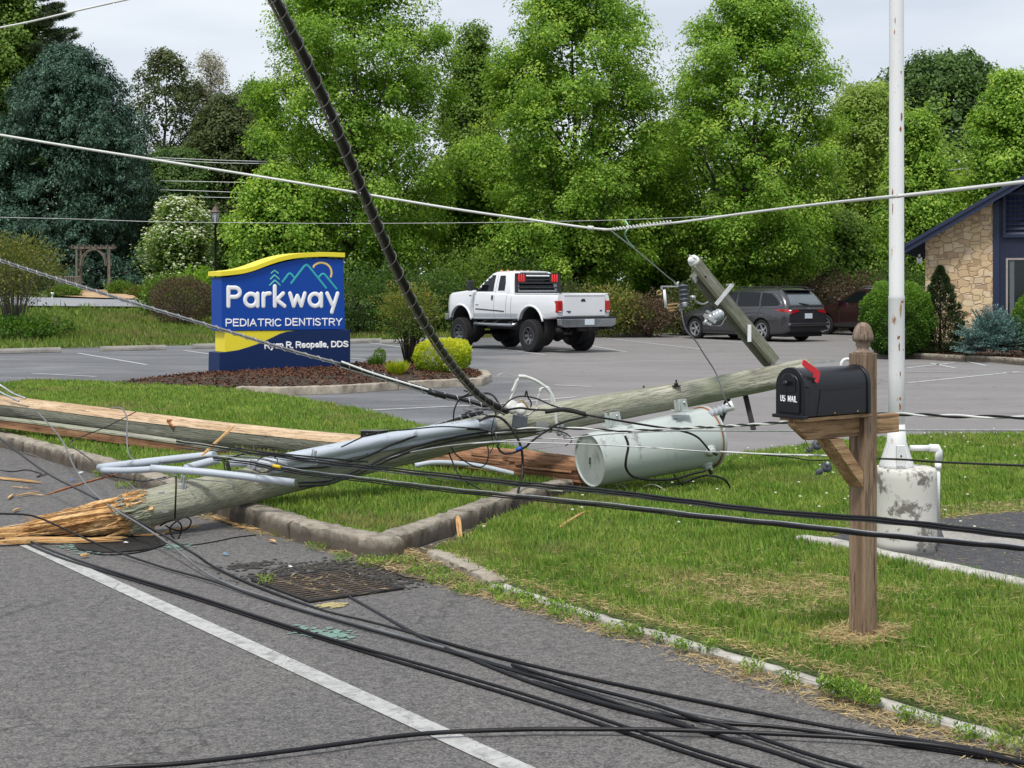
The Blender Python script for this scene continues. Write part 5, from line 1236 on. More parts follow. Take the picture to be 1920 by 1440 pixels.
# flood light under the eave
fl_ = empty('flood_light', bf(-.30, rl(0) - .05, .1), 'twin white flood light under the left eave', 'light')
fo = bu(1720, 483); c0 = bf(fo[0] , fo[1], -.05)
for dx, an in ((0.0, -.4), (.12, .5)):
    mb = MB(); mtx = Matrix.Translation(c0 + BG * dx) @ Matrix.Rotation(an, 4, 'Y') @ Matrix.Rotation(R(160), 4, 'X'); mb.lathe([(.02, 0), (.03, .03), (.07, .14), (.075, .16), (.06, .16), (0, .13)], 14, mtx); mb.build('lamp_head', M['white_pvc'], fl_, world=True)
mb = MB(); mb.tube([c0 + BG * .06 + Vector((0, 0, .10)), c0 + BG * .06 + Vector((0, 0, .02))], .03, 8); mb.build('mount', M['white_pvc'], fl_, world=True)

# ------------------------------------------------------------------ arbour, bench, lamp post in the garden
M['old_wood'] = simple('old grey brown wood', (.165, .14, .115), .85, 0, .3, 6, .2)
ac = gp(176, 70); s_ = 70 / F
arb = empty('garden_arbor', ac, 'weathered wooden arch arbour in front of the dark spruce', 'arbor', rz=R(8))
hA = ztop(462, 70) - ac.z; wA = 50 / F * 70 / 2; dA = .30
for sx in (-1, 1):
    for sy_ in (-1, 1):
        mb = MB(); mb.box((sx * wA - .05 + sx * .12 * (sy_ < 0), sy_ * dA - .05, -.1), (sx * wA + .05 + sx * .12 * (sy_ < 0), sy_ * dA + .05, hA - .12)); mb.build('post', M['old_wood'], arb, bev=.008)
    mb = MB()
    for k in range(8): mb.box((sx * wA - .02 + sx * .06, -dA, .2 + k * .24), (sx * wA + .02 + sx * .06, dA, .24 + k * .24))
    mb.build('lattice', M['old_wood'], arb)
for sy_ in (-1, 1):
    mb = MB(); mb.prism([(-wA - .42, hA - .02), (-wA - .34, hA - .12), (wA + .34, hA - .12), (wA + .42, hA - .02)], sy_ * dA - .06, sy_ * dA - .02, lambda u, v, d: Vector((u, d, v))); mb.build('beam', M['old_wood'], arb)
    mb = MB(); pts = [Vector((math.cos(a) * (wA - .06), sy_ * dA - .04, hA - .95 + math.sin(a) * .80)) for a in np.linspace(0, math.pi, 15)]
    for a, b in zip(pts, pts[1:]): mb.bar(a, b, .05, .10, up=Vector((0, 1, 0)))
    mb.build('arch', M['old_wood'], arb)
for k in range(8):
    x = -wA - .30 + k * (2 * wA + .6) / 7; mb = MB(); mb.box((x - .025, -dA - .28, hA - .02), (x + .025, dA + .28, hA + .07)); mb.build('rafter', M['old_wood'], arb, bev=.006)
bcn = gp(122, 68.5)
ben = empty('garden_bench', bcn, 'grey slatted garden bench left of the arbour', 'bench', rz=R(-20))
mb = MB(); mb.box((-.75, -.25, .42), (.75, .20, .46)); mb.build('seat', M['old_wood'], ben)
mb = MB()
for k in range(14): mb.box((-.70 + k * .107, .18, .48), (-.66 + k * .107, .21, .88))
mb.box((-.75, .17, .88), (.75, .22, .94)); mb.build('backrest', M['old_wood'], ben)
for sx in (-1, 1):
    for sy_ in (-.22, .17): mb = MB(); mb.box((sx * .70 - .03, sy_ - .03, -.05), (sx * .70 + .03, sy_ + .03, .42)); mb.build('leg', M['old_wood'], ben)
pl = gp(98, 63); mb = empty('path_light', pl, 'small pale path light among the garden plants left of the arbour', 'light')
m_ = MB(); m_.lathe([(.03, 0), (.025, .34), (.0, .34)], 8); m_.build('stake', M['white_pvc'], mb); m_ = MB(); m_.lathe([(.05, .34), (.11, .38), (.03, .44), (0, .45)], 10); m_.build('light_cap', M['white_pvc'], mb)
lc = gp(404, 52); lp = empty('lamp_post', lc, 'dark lantern lamp post rising left above the blue sign', 'lamp post')
lt = ztop(383, 52) - lc.z; sc_ = 57 / F
m_ = MB(); m_.lathe([(.12, 0), (.11, .3), (.06, .4), (.045, .5), (.04, lt - .75), (.06, lt - .74), (.08, lt - .70), (.05, lt - .66), (0, lt - .66)], 12); m_.build('post', M['iron'], lp)
m_ = MB(); zz0 = lt - .66; m_.lathe([(.085, zz0), (.155, zz0 + .34), (0, zz0 + .34)], 6, smooth=False); m_.build('lantern_glass', simple('frosted lantern glass', (.45, .50, .54), .25), lp)
m_ = MB()
for k in range(6):
    a = k * math.pi / 3; m_.tube([(.09 * math.cos(a), .09 * math.sin(a), zz0), (.165 * math.cos(a), .165 * math.sin(a), zz0 + .35)], .012, 4)
m_.lathe([(.19, zz0 + .35), (.20, zz0 + .37), (.13, zz0 + .44), (.09, zz0 + .54), (.03, zz0 + .58), (.025, zz0 + .62), (.035, zz0 + .65), (0, zz0 + .68)], 6, smooth=False); m_.build('lantern_cap', simple('lantern brown', (.10, .075, .06), .6), lp)
P_plain = P
def P(x, y, Y):
    # the slanting pole runs away from the road towards its tip; whatever touches it keeps the same distance
    sm = lambda a, b, t: (lambda u: u * u * (3 - 2 * u))(max(0.0, min(1.0, (t - a) / (b - a))))
    return P_plain(x, y, Y + max(0.0, min(1.1, (x - 240) / 1276)) * 1.05 * sm(9.0, 10.3, Y) * (1 - sm(12.25, 12.9, Y)))
# ------------------------------------------------------------------ fallen utility poles
def axis_root(name, p, q, label, cat, group=None):
    m = frame(p, q - p); o = empty(name, p, label, cat, group); o.rotation_euler = m.to_euler(); return o
bp = [(240, 963, 9.85), (330, 941, 9.95), (420, 920, 10.15), (600, 878, 10.5), (770, 838, 10.8), (940, 802, 11.1), (1080, 775, 11.3), (1210, 752, 11.5), (1380, 722, 11.8), (1516, 694, 12.05)]
bpr = [.131, .128, .125, .124, .123, .122, .119, .115, .110, .106]
bpts = smooth_path([P(*p) for p in bp], 8)
def interp_r(rs, k): 
    t = np.linspace(0, len(rs) - 1, k); return list(np.interp(t, range(len(rs)), rs))
brs = interp_r(bpr, len(bpts))
pole = axis_root('broken_pole', bpts[0], bpts[-1], 'snapped grey green utility pole slanting up from the road over the transformer', 'utility pole')
def rough_tube(pts, rs, n=28, amp=.006, seed=0, a0=0, a1=2*math.pi, off=0.0):
    rnd = np.random.default_rng(seed); mb = MB(); tmp = MB(); full = abs(a1 - a0 - 2*math.pi) < 1e-6
    ph = rnd.uniform(0, 6.28, 6); vs = []; m = n if full else n + 1
    cracks = rnd.uniform(0, 2*np.pi, 7)
    for i, p in enumerate(pts):
        t = (pts[min(i+1, len(pts)-1)] - pts[max(i-1, 0)]).normalized(); u = Vector((0, 0, 1)); s_ = t.cross(u).normalized(); u = s_.cross(t)
        for j in range(m):
            a = a0 + (a1 - a0) * j / n
            r = rs[i] + off + amp * (math.sin(3 * a + ph[0] + i * .21) + .6 * math.sin(7 * a + ph[1] + i * .13) + .5 * math.sin(i * .9 + ph[2] + a)) * .5
            for c in cracks:
                dc = abs((a - c - .02 * math.sin(i * .4) + math.pi) % (2*math.pi) - math.pi)
                if dc < .09: r -= .006 * (1 - dc / .09) * (0.5 + .5 * math.sin(i * .35 + c * 5))
            vs.append(p + (s_ * math.cos(a) + u * math.sin(a)) * r)
    fs = []
    for i in range(len(pts) - 1):
        for j in range(n):
            j2 = (j + 1) % n if full else j + 1
            fs.append((i*m + j, i*m + j2, (i+1)*m + j2, (i+1)*m + j))
    mb.add(vs, fs, True)
    if full:
        mb.f.append(list(range(m))[::-1]); mb.sm.append(False); mb.f.append([(len(pts)-1)*m + j for j in range(m)]); mb.sm.append(False)
    return mb
rough_tube(bpts, brs, 40, .007, 3).build('pole_shaft', M['pole_wood'], pole, world=True)
# splintered butt: long shards leaving the break towards the left
d0 = (bpts[0] - bpts[6]).normalized(); sd = d0.cross(Vector((0, 0, 1))).normalized(); up = sd.cross(d0)
def shard(mb, c, e, w, th_, kink=.012):
    dirv = (e - c); L = dirv.length; dirv.normalize()
    n1 = dirv.cross(Vector((rnd.uniform(-1, 1), rnd.uniform(-1, 1), rnd.uniform(-1, 1)))).normalized(); n2 = dirv.cross(n1); vs = []; off = Vector((0, 0, 0))
    us_ = [0, .18, .37, .55, .72, .88, 1]; sc_ = [1.15, 1.05, 1.0, .92, .74, .45, .05]
    for u, q in zip(us_, sc_):
        off = off + Vector((rnd.uniform(-1, 1), rnd.uniform(-1, 1), rnd.uniform(-1, 1))) * kink * (u > 0)
        cc = c + dirv * L * u + off; j1 = rnd.uniform(.7, 1.2); j2 = rnd.uniform(-.5, .5) * w * (u > .3)
        for s1, s2 in ((-1, -1), (1, -1), (1, 1), (-1, 1)): vs.append(cc + n1 * (w * q * s1 * j1 + j2) + n2 * th_ * q * s2)
    k = len(us_) - 1
    fs = [(i2*4 + j, i2*4 + (j+1) % 4, (i2+1)*4 + (j+1) % 4, (i2+1)*4 + j) for i2 in range(k) for j in range(4)] + [(3, 2, 1, 0), (k*4, k*4+1, k*4+2, k*4+3)]
    mb.add([Vector((v.x, v.y, max(v.z, .004 + rnd.random() * .004))) for v in vs], fs)
mb = MB(); rnd = random.Random(4)
for i in range(210):
    a = rnd.uniform(0, 2*math.pi); rr_ = .122 * math.sqrt(rnd.random()); h = math.sin(a) * rr_ / .122
    c = bpts[0] + (sd * math.cos(a) + up * math.sin(a)) * rr_ - d0 * rnd.uniform(.05, .16)
    big = i < 46
    far_x = (rnd.uniform(35, 110) if h > -.1 else rnd.uniform(-60, 90)) if rnd.random() < .62 else rnd.uniform(95, 210)
    e = P(far_x, 989 - h * 17 + rnd.uniform(-5, 5) + (238 - far_x) * .030, 9.85 + math.cos(a) * rr_ * 1.3 + rnd.uniform(-.06, .06)); e.z = max(e.z, .012)
    shard(mb, c, e, rnd.uniform(.016, .036) if big else rnd.uniform(.003, .013), rnd.uniform(.008, .016) if big else rnd.uniform(.002, .007), .006 if big else .010)
mb.build('splintered_end', M['splinter'], pole, world=True)
# short torn fibres bristling where the grey skin ends
mb = MB()
for i in range(130):
    a = rnd.uniform(0, 2 * math.pi); rr_ = .131; c = bpts[0] + (sd * math.cos(a) + up * math.sin(a)) * (rr_ - .004); wv = .05 * math.sin(a * 3) + .03 * math.sin(a * 7 + 1)
    shard(mb, c - d0 * .12, c + d0 * (wv + rnd.uniform(-.03, .09)) + (sd * math.cos(a) + up * math.sin(a)) * rnd.uniform(-.02, .016), rnd.uniform(.006, .018), .004, .003)
mb.build('torn_skin', M['pole_wood'], pole, world=True)
mb = MB()
for i in range(70):
    a = rnd.uniform(-.3, 2.6); c = bpts[0] + (sd * math.cos(a) + up * math.sin(a)) * .128
    shard(mb, c + d0 * .02, c - d0 * rnd.uniform(.0, .16) + (sd * math.cos(a) + up * math.sin(a)) * rnd.uniform(.0, .03), rnd.uniform(.004, .012), .003, .004)
mb.build('torn_fibre', M['splinter'], pole, world=True)
# bolts along the top of the pole
for x, y in ((1207, 733), (1268, 722)):
    Y = 11.5; c = P(x, y, Y); mb = MB(); mb.box((-.035, -.035, -.012), (.035, .035, -.004), Matrix.Translation(c)); mb.lathe([(.018, -.004), (.018, .016), (.008, .017), (.008, .045), (0, .045)], 6, Matrix.Translation(c)); mb.build('through_bolt', M['iron'], pole, world=True)
# white clevis and number tags on the side of the pole
mb = MB(); mb.box((-.05, -.012, -.045), (.05, .012, .045), Matrix.Translation(P(1017, 802, 10.97)));  mb.build('bracket', M['steel'], pole, world=True)
# ground-wire staples
for x, y in ((300, 925), (305, 945), (308, 960)):
    mb = MB(); mb.bar(P(x - 3, y, 9.72), P(x + 8, y - 1, 9.70), .008, .012); mb.build('staple', M['steel'], pole, world=True)

# second pole lying behind, split lengthwise
qp = [(-160, 750, 17.1), (0, 767, 16.2), (150, 785, 15.5), (300, 804, 14.8), (460, 822, 14.2), (620, 838, 13.5), (760, 851, 12.95), (900, 865, 12.5), (1000, 876, 12.2), (1100, 889, 11.95)]
qpts = smooth_path([P_plain(*p) for p in qp], 7); qrs = interp_r([.150, .146, .142, .138, .134, .13, .125, .120, .115, .112], len(qpts))
pole2 = axis_root('split_pole', qpts[0], qpts[-1], 'second fallen pole lying across the lawn with tan peeled top and rotten split side', 'utility pole')
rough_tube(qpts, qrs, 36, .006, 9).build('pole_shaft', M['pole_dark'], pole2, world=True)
rough_tube(qpts[:47], qrs[:47], 18, .004, 10, R(28), R(158), .006).build('peeled_top', M['pole_tan'], pole2, world=True)
mb = rough_tube(qpts[44:], [r_ + .008 + (.01 if i > 9 else 0) for i, r_ in enumerate(qrs[44:])], 22, .016, 11); 
mb.build('rotten_end', M['pole_red'], pole2, world=True)
mb = MB()
for i in range(26):
    t_ = rnd.uniform(0, 1); a = R(rnd.uniform(120, 330)); k = int(48 + t_ * 10); c = qpts[k] + Vector((.1 * math.cos(a), -.02 - .1 * abs(math.cos(a)), .12 * math.sin(a)))
    dd = (qpts[-1] - qpts[-8]).normalized(); mb.bar(c, c + dd * rnd.uniform(.3, .8) + Vector((0, 0, rnd.uniform(-.02, .02))), rnd.uniform(.02, .05), .014, up=Vector((0, -1, rnd.uniform(-.4, .6))))
mb.build('torn_strip', M['pole_red'], pole2, world=True)
mb = MB(); pp = smooth_path([P(-160, 780, 16.4), P(0, 793, 15.65), P(150, 812, 14.9), P(300, 833, 14.2), P(420, 852, 13.7)], 5)
for a, b in zip(pp, pp[1:]): mb.bar(a, b + (b - a) * .02, .15, .075)
mb.build('split_slab', M['pole_red'], pole2, world=True)
mb = MB(); pp = [p + Vector((0, -.01, .052)) for p in pp]
for a, b in zip(pp, pp[1:]): mb.bar(a, b + (b - a) * .02, .145, .018)
mb.build('slab_edge', M['pole_wood'], pole2, world=True)
mb = MB(); mb.tube([P(315, 790, 14.6), P(324, 800, 14.5), P(332, 806, 14.6)], .012, 6); mb.lathe([(.03, 0), (.03, .02), (0, .02)], 8, Matrix.Translation(P(318, 790, 14.6))); mb.build('hook_bolt', M['rust'], pole2, world=True)

def plank(name, p, q, w, h, mat, label, cat='wood piece', group=None):
    a, b = P_plain(*p), P_plain(*q); o = axis_root(name, a, b, label, cat, group)
    mb = MB(); L = (b - a).length
    vs = []; k = 7
    for i in range(k + 1):
        u = i / k; s_ = 1 - .75 * max(0, (u - .75) / .25) ** 1.5 - .6 * max(0, (.15 - u) / .15)
        for y, z in ((-1, -1), (1, -1), (1, 1), (-1, 1)): vs.append((u * L, y * w / 2 * s_ + random.uniform(-.05, .05) * w, z * h / 2 * s_ + .02 * L * math.sin(u * 3) * .3))
    fs = [(i*4 + j, i*4 + (j+1) % 4, (i+1)*4 + (j+1) % 4, (i+1)*4 + j) for i in range(k) for j in range(4)] + [(3, 2, 1, 0), tuple(k*4 + j for j in range(4))]
    mb.add(vs, fs); me = mb.build(name, mat, None); me.location = o.location; me.rotation_euler = o.rotation_euler
    for kk in ('label', 'category', 'group'):
        if kk in o: me[kk] = o[kk]
    bpy.data.objects.remove(o); me.name = name; return me
plank('wood_plank', (716, 882, 12.4), (1056, 921, 11.35), .06, .03, M['pole_wood'], 'long pale greenish split plank on the grass under the slanting pole')
plank('wood_splinter', (378, 855, 10.35), (440, 798, 10.5), .028, .014, M['splinter'], 'thin fresh splinter sticking up beside the grey pipes')
plank('wood_splinter', (86, 928, 10.6), (232, 886, 11.6), .02, .012, M['rust'], 'long dark thin stick crossing the gutter below the pipes')
plank('wood_splinter', (-40, 893, 12.9), (78, 905, 12.5), .045, .012, M['splinter'], 'long tan splinter on the road at the left edge')
plank('wood_splinter', (1050, 988, 9.9), (1100, 958, 10.6), .022, .012, M['splinter'], 'tan splinter standing in the grass under the black aerial cables')
plank('wood_splinter', (863, 1012, 9.65), (858, 966, 9.95), .035, .012, M['splinter'], 'flat tan splinter leaning in the gutter behind the kerb corner')
plank('wood_splinter', (1088, 1047, 8.95), (1150, 1044, 9.0), .018, .01, M['splinter'], 'straw coloured sliver lying in the verge right of the orange chunk')
mat_or = simple('orange wood', (.55, .17, .07), .8, 0, .2, 10)
plank('wood_chunk', (1018, 1045, 9.0), (1055, 1034, 9.15), .03, .02, mat_or, 'orange red chunk of wood lying in the verge')
plank('wood_splinter', (722, 945, 11.0), (748, 962, 10.75), .018, .01, M['splinter'], 'small splinter in the grass left of the kerb corner')
# scattered splinters round the break
for i, (x, y, dx, dy, w) in enumerate([(30, 930, 45, -8, .02), (15, 935, 10, -9, .018), (55, 926, 30, 3, .01), (25, 958, 12, -5, .02), (-20, 1018, 120, -6, .05), (-30, 1006, 160, -8, .05), (10, 1010, 190, 2, .04), (60, 1016, 170, -2, .03), (160, 1012, 80, -4, .03), (150, 1042, 20, -2, .025), (250, 1004, 60, -3, .02), (300, 1000, 50, -12, .02), (345, 990, 30, -4, .02),
     (395, 968, 80, 26, .016), (440, 988, 50, 4, .012), (505, 1012, 12, 4, .02), (880, 1000, 60, -12, .022), (900, 985, 50, -6, .018), (1010, 962, 50, -6, .02), (1160, 978, 20, -3, .012), (575, 990, 40, 2, .012), (20, 912, 40, 4, .01), (118, 957, 20, -5, .014)]):
    a = G(x, y, .012 + w / 4); b = G(x + dx, y + dy, .012 + w / 4); d = b - a
    mb = MB(); n_ = Vector((-d.y, d.x, 0)).normalized(); L = d.length; vs = []
    for u, s_ in ((0, .3), (.2, .9), (.55, 1), (.85, .6), (1, .1)):
        for s1, s2 in ((-1, -1), (1, -1), (1, 1), (-1, 1)): vs.append(d * u + n_ * w * s_ * s1 * .6 + Vector((0, 0, w * .28 * s2 * s_ + .002)))
    mb.add(vs, [(i2*4 + j, i2*4 + (j+1) % 4, (i2+1)*4 + (j+1) % 4, (i2+1)*4 + j) for i2 in range(4) for j in range(4)] + [(3, 2, 1, 0), (16, 17, 18, 19)])
    o = mb.build('wood_splinter', M['splinter'], m=Matrix.Translation(a)); 
    zone = 'left of the broken pole end' if i < 4 or i in (21, 22) else 'under the broken pole end' if i < 12 else 'in the gutter beside the left kerb' if i in (12, 13, 14, 15, 20) else 'near the kerb corner and drain gutter'
    tag(o, 'loose pale wood splinter on the ground ' + zone, 'wood splinter', 'splinters scattered ' + zone)

# crossarms at the pole top
arm_p, arm_q = P(1303, 492, 11.35), P(1452, 676, 11.95)
crs = axis_root('crossarm', arm_p, arm_q, 'weathered double wooden crossarm leaning up from the pole tip, with insulator on its end', 'crossarm')
upv = Vector((0, -1, .25)).normalized()
mb = MB(); mb.bar(arm_p, arm_q, .090, .075, up=upv); mb.build('front_arm', M['arm_wood'], crs, world=True, bev=.005)
offv = Vector((-.035, .12, -.035))
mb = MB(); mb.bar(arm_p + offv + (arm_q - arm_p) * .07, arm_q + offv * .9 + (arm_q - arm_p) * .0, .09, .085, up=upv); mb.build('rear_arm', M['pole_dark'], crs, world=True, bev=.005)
# metal band, tag, holes
def along(t, dy=-.05, n=0): return arm_p.lerp(arm_q, t) + Vector((0, dy, 0))
c = along(.33, -.055); dv = (arm_q - arm_p).normalized(); nn = dv.cross(upv).normalized()
mb = MB(); mb.bar(c - nn * .13, c + nn * .10, .035, .008, up=upv); mb.bar(c - nn * .13 + dv * .0, c - nn * .13 + Vector((0, .25, 0)), .035, .02); mb.build('metal_band', M['steel'], crs, world=True, bev=.002)
mb = MB(); mb.box((-.016, -.012, -.075), (.016, .012, .075), Matrix.Translation(P(1405, 625, 11.66))); mb.build('white_plate', M['white_pvc'], crs, world=True, bev=.003)
mb = MB(); mb.lathe([(.010, 0), (.010, .004), (0, .004)], 10, Matrix.Translation(P(1323, 519, 11.36)) @ Matrix.Rotation(R(90), 4, 'X')); mb.build('bolt_hole', M['iron'], crs, world=True)
mb = MB(); mb.lathe([(.022, 0), (.022, .02), (.010, .02), (.010, .05), (0, .05)], 6, Matrix.Translation(P(1303, 524, 11.45)) @ Matrix.Rotation(R(120), 4, 'X')); mb.build('nut', M['steel'], crs, world=True)
mb = MB(); rt = Matrix.Translation(P(1303, 492, 11.36)) @ (-dv).to_track_quat('Z', 'Y').to_matrix().to_4x4()
mb.lathe([(.030, -.02), (.045, 0), (.052, .012), (.050, .03), (.040, .034), (.044, .05), (.030, .062), (0, .064)], 20, rt); mb.build('pin_insulator', simple('white porcelain', (.66, .66, .65), .2), crs, world=True)
mb = MB(); mb.tube([P(1292, 478, 11.3), P(1300, 482, 11.3), P(1306, 487, 11.3)], .004, 5); mb.build('tie_wire', M['wire_white'], crs, world=True)
for (a, b, n2) in (((1396, 735, 11.9), (1413, 806, 11.75), 'brace'), ((1366, 742, 11.95), (1350, 795, 11.7), 'brace')):
    mb = MB(); mb.bar(P(*a), P(*b), .045, .02, up=Vector((0, -1, 0))); mb.build(n2, M['iron'], crs, world=True)
# insulator ring seen over the mailbox
ir = empty('end_insulator', P(1590, 680, 11.7), 'white ring shaped insulator and strap peeking over the mailbox', 'insulator')
mb = MB(); mb.tube([P(1588 + 11 * math.cos(a), 685 - 12 * math.sin(a), 11.7) for a in np.linspace(-.3, 3.4, 12)], .014, 8); mb.build('ring', M['white_pvc'], ir, world=True)
mb = MB(); mb.bar(P(1520, 682, 11.9), P(1572, 676, 11.75), .03, .02); mb.build('strap', M['steel'], ir, world=True)

# ------------------------------------------------------------------ fuse cutout and arrester hanging off the crossarm
co = empty('fuse_cutout', P(1275, 575, 11.2), 'grey ribbed fuse cutout hanging left of the crossarm on a thin wire', 'insulator')
def shed(mb, p, q, r0, r1, nshed, n=18):
    L = (q - p).length; mtx = Matrix.Translation(p) @ (q - p).to_track_quat('Z', 'Y').to_matrix().to_4x4(); prof = [(0.0, 0), (r0, .001)]
    for i in range(nshed):
        z = L * (i + .1) / nshed; h = L / nshed
        prof += [(r0, z), (r1, z + h * .42), (r1, z + h * .52), (r0, z + h * .70)]
    prof += [(r0, L), (0, L)]; mb.lathe(prof, n, mtx); return mb
CY = 11.2
mb = MB(); shed(mb, P(1281, 534, CY), P(1284, 576, CY - .06), .026, .050, 5); mb.build('ribbed_insulator', M['rubber_sil'], co, world=True)
mb = MB(); mb.bar(P(1240, 537, CY), P(1274, 537, CY), .03, .012); mb.bar(P(1240, 537, CY), P(1241, 543, CY), .03, .012); mb.build('top_arm', M['steel'], co, world=True)
mb = MB(); mb.tube([P(1245, 543, CY), P(1249, 577, CY)], .013, 8); mb.build('fuse_tube', M['white_pvc'], co, world=True)
mb = MB(); mb.tube([P(1236 + 4.5 * math.cos(a), 549 + 4 * math.sin(a), CY) for a in np.linspace(0, 6.28, 12)], .005, 6); mb.build('pull_ring', M['brass'], co, world=True)
mb = MB(); mb.bar(P(1252, 572, CY), P(1272, 569, CY), .04, .012); mb.bar(P(1250, 578, CY), P(1270, 576, CY), .03, .014); mb.bar(P(1255, 583, CY), P(1264, 581, CY), .03, .012); mb.build('hinge', M['brass'], co, world=True, bev=.002)
mb = MB(); mb.tube([P(1272, 574, CY - .03), P(1284, 570, CY - .08)], .014, 8); mb.tube([P(1274, 582, CY), P(1282, 578, CY)], .012, 8); mb.lathe([(.02, -.02), (.024, 0), (.02, .02), (0, .02)], 10, Matrix.Translation(P(1284, 571, CY - .08))); mb.build('end_clamp', M['steel'], co, world=True, bev=.001)
mb = MB(); mb.tube(smooth_path([P(1265, 529, CY), P(1268, 534, CY), P(1272, 528, CY), P(1270, 538, CY)], 3), .007, 5); mb.build('eye', M['steel'], co, world=True)
mb = MB(); mb.tube(smooth_path([P(1292, 556, CY + .03), P(1300, 558, CY + .05), P(1306, 566, CY + .1), P(1318, 570, CY + .2), P(1328, 566, CY + .25)], 4), .008, 6); mb.lathe([(.02, -.018), (.026, 0), (.02, .018), (0, .02)], 10, Matrix.Translation(P(1299, 558, CY + .05))); mb.build('mounting_bracket', M['steel'], co, world=True)
ar = empty('surge_arrester', P(1340, 590, 11.5), 'squat grey porcelain arrester bolted under the crossarm', 'insulator')
mb = MB(); shed(mb, P(1352, 588, 11.5), P(1327, 600, 11.4), .036, .050, 4); mb.build('ribbed_body', M['porcelain'], ar, world=True)
mb = MB(); mb.bar(P(1320, 590, 11.38), P(1342, 604, 11.36), .016, .03); mb.bar(P(1322, 604, 11.38), P(1334, 609, 11.36), .03, .02); mb.bar(P(1325, 583, 11.4), P(1336, 590, 11.4), .02, .02); mb.tube([P(1328, 596, 11.4), P(1320, 607, 11.36)], .014, 8); mb.build('clamp', M['steel'], ar, world=True)
mb = MB(); mb.tube(smooth_path([P(1322, 606, 11.36), P(1330, 610, 11.36), P(1350, 611, 11.4), P(1358, 600, 11.45), P(1362, 594, 11.5)], 5), .005, 5); mb.build('lead_wire', M['cable_grey'], ar, world=True)

# ------------------------------------------------------------------ transformer
ta, tb = P(1105, 863, 10.9), P(1322, 820, 11.32)
tr = axis_root('transformer', ta, tb, 'pale grey green cylindrical transformer lying under the slanting pole', 'transformer')
mtx = frame(ta, tb - ta) @ Matrix.Rotation(R(90), 4, 'Y') @ Matrix.Diagonal((1.07, 1.07, 1, 1)); L = (tb - ta).length
mb = MB(); mb.lathe([(0, .012), (.192, .012), (.196, 0), (.202, 0), (.205, .01), (.207, .10), (.222, .6), (.234, L - .06), (.235, L)], 48, mtx); mb.build('tank', M['tank'], tr, world=True, sharp=40)
mb = MB(); mb.lathe([(0, L + .001), (.244, L + .001), (.250, L + .006), (.250, L + .022), (.243, L + .030), (.19, L + .040), (.08, L + .048), (0, L + .050)], 48, mtx); mb.build('lid', M['tank'], tr, world=True, sharp=40)
mb = MB(); mb.lathe([(.236, L - .010), (.246, L - .010), (.246, L - .005), (.236, L - .005)], 48, mtx); mb.build('lid_gasket', M['rust'], tr, world=True)
ti = mtx.inverted()
for (x, y, x2, y2) in ((1128, 772, 1172, 800), (1258, 748, 1296, 772)):
    c = P((x + x2) / 2, (y + y2) / 2, 11.02); w = (x2 - x) / F * 11; h = (y2 - y) / F * 11 * 1.05
    b = MB(); ex = (tb - ta).normalized(); ez = Vector((0, 0, 1))
    pts2 = [(-.5, .5), (-.36, .5), (-.28, .25), (-.2, .5), (.34, .45), (.5, -.5), (-.42, -.5)]
    b.prism([(u * w, v * h) for u, v in pts2], -.006, .006, lambda u, v, d: c + ex * u + ez * v + Vector((0, d, 0)))
    b.bar(c + ex * w * -.14 + ez * h * .4, c + ex * w * -.14 - ez * h * .4, .012, .05, up=Vector((0, -1, 0))); b.box((-w*.5, 0, -h*.5), (w*.5, .12, -h*.42), Matrix.Translation(c))
    b.build('hanger_bracket', M['tank'], tr, world=True, bev=.002)
    b = MB(); b.lathe([(.012, 0), (.012, .008), (0, .008)], 6, Matrix.Translation(c + ex * w * .2 + ez * h * .2 + Vector((0, -.006, 0))) @ Matrix.Rotation(R(90), 4, 'X')); b.build('bracket_bolt', M['steel'], tr, world=True)
c1, c2 = P(1331, 778, 11.2), P(1362, 765, 11.15); mb = MB(); shed(mb, c1, c2, .032, .048, 4); mb.build('bushing', M['porcelain'], tr, world=True)
mb = MB(); mm = Matrix.Translation(c2) @ (c2 - c1).to_track_quat('Z', 'Y').to_matrix().to_4x4(); mb.lathe([(.028, -.01), (.034, .0), (.040, .03), (.042, .06), (.038, .064), (.0, .05)], 18, mm); mb.build('bushing_cap', M['white_pvc'], tr, world=True)
def tank_pt(x, y, out=0.0):
    d = Vector(((x - 960) / F, 1, -(y - HY) / F)); o = Vector((0, 0, H)); best = None
    for k in range(1000, 1380):
        p = o + d * (k / 100); q = ti @ p
        if math.hypot(q.x, q.y) < .207 + .028 * max(0, min(1, q.z / L)) + out: return p
    return P(x, y, 11)
for (x, y) in ((1332, 845), (1326, 872)):
    p = tank_pt(x, y); nrm = (p - (mtx @ Vector((0, 0, (ti @ p).z)))).normalized(); mm = Matrix.Translation(p - nrm * .02) @ nrm.to_track_quat('Z', 'Y').to_matrix().to_4x4()
    mb = MB(); mb.lathe([(.048, 0), (.050, .03), (.036, .034), (.034, .055), (.028, .06), (0, .062)], 20, mm); mb.build('side_bushing', M['tank'], tr, world=True)
    mb = MB(); mb.lathe([(.012, .05), (.016, .10), (.008, .11), (0, .11)], 8, mm); mb.build('terminal', M['iron'], tr, world=True)
for (x, y) in ((1284, 777), (1296, 774)):
    p = tank_pt(x, y); mb = MB(); mb.lathe([(.009, -.01), (.009, .006), (0, .008)], 10, Matrix.Translation(p) @ Matrix.Rotation(R(60), 4, 'X')); mb.build('boss', M['steel'], tr, world=True)
p = ta; ex = (ta - tb).normalized(); e2 = Vector((ex.y, -ex.x, 0)).normalized()
mb = MB(); 
for k in range(3): mb.bar(ta + ex * -.005 + Vector((0, 0, .02 - k * .018)) + e2 * -.008, ta + ex * -.004 + Vector((0, 0, .008 - k * .018)) + e2 * .010, .006, .008)
mb.build('lug', M['iron'], tr, world=True)

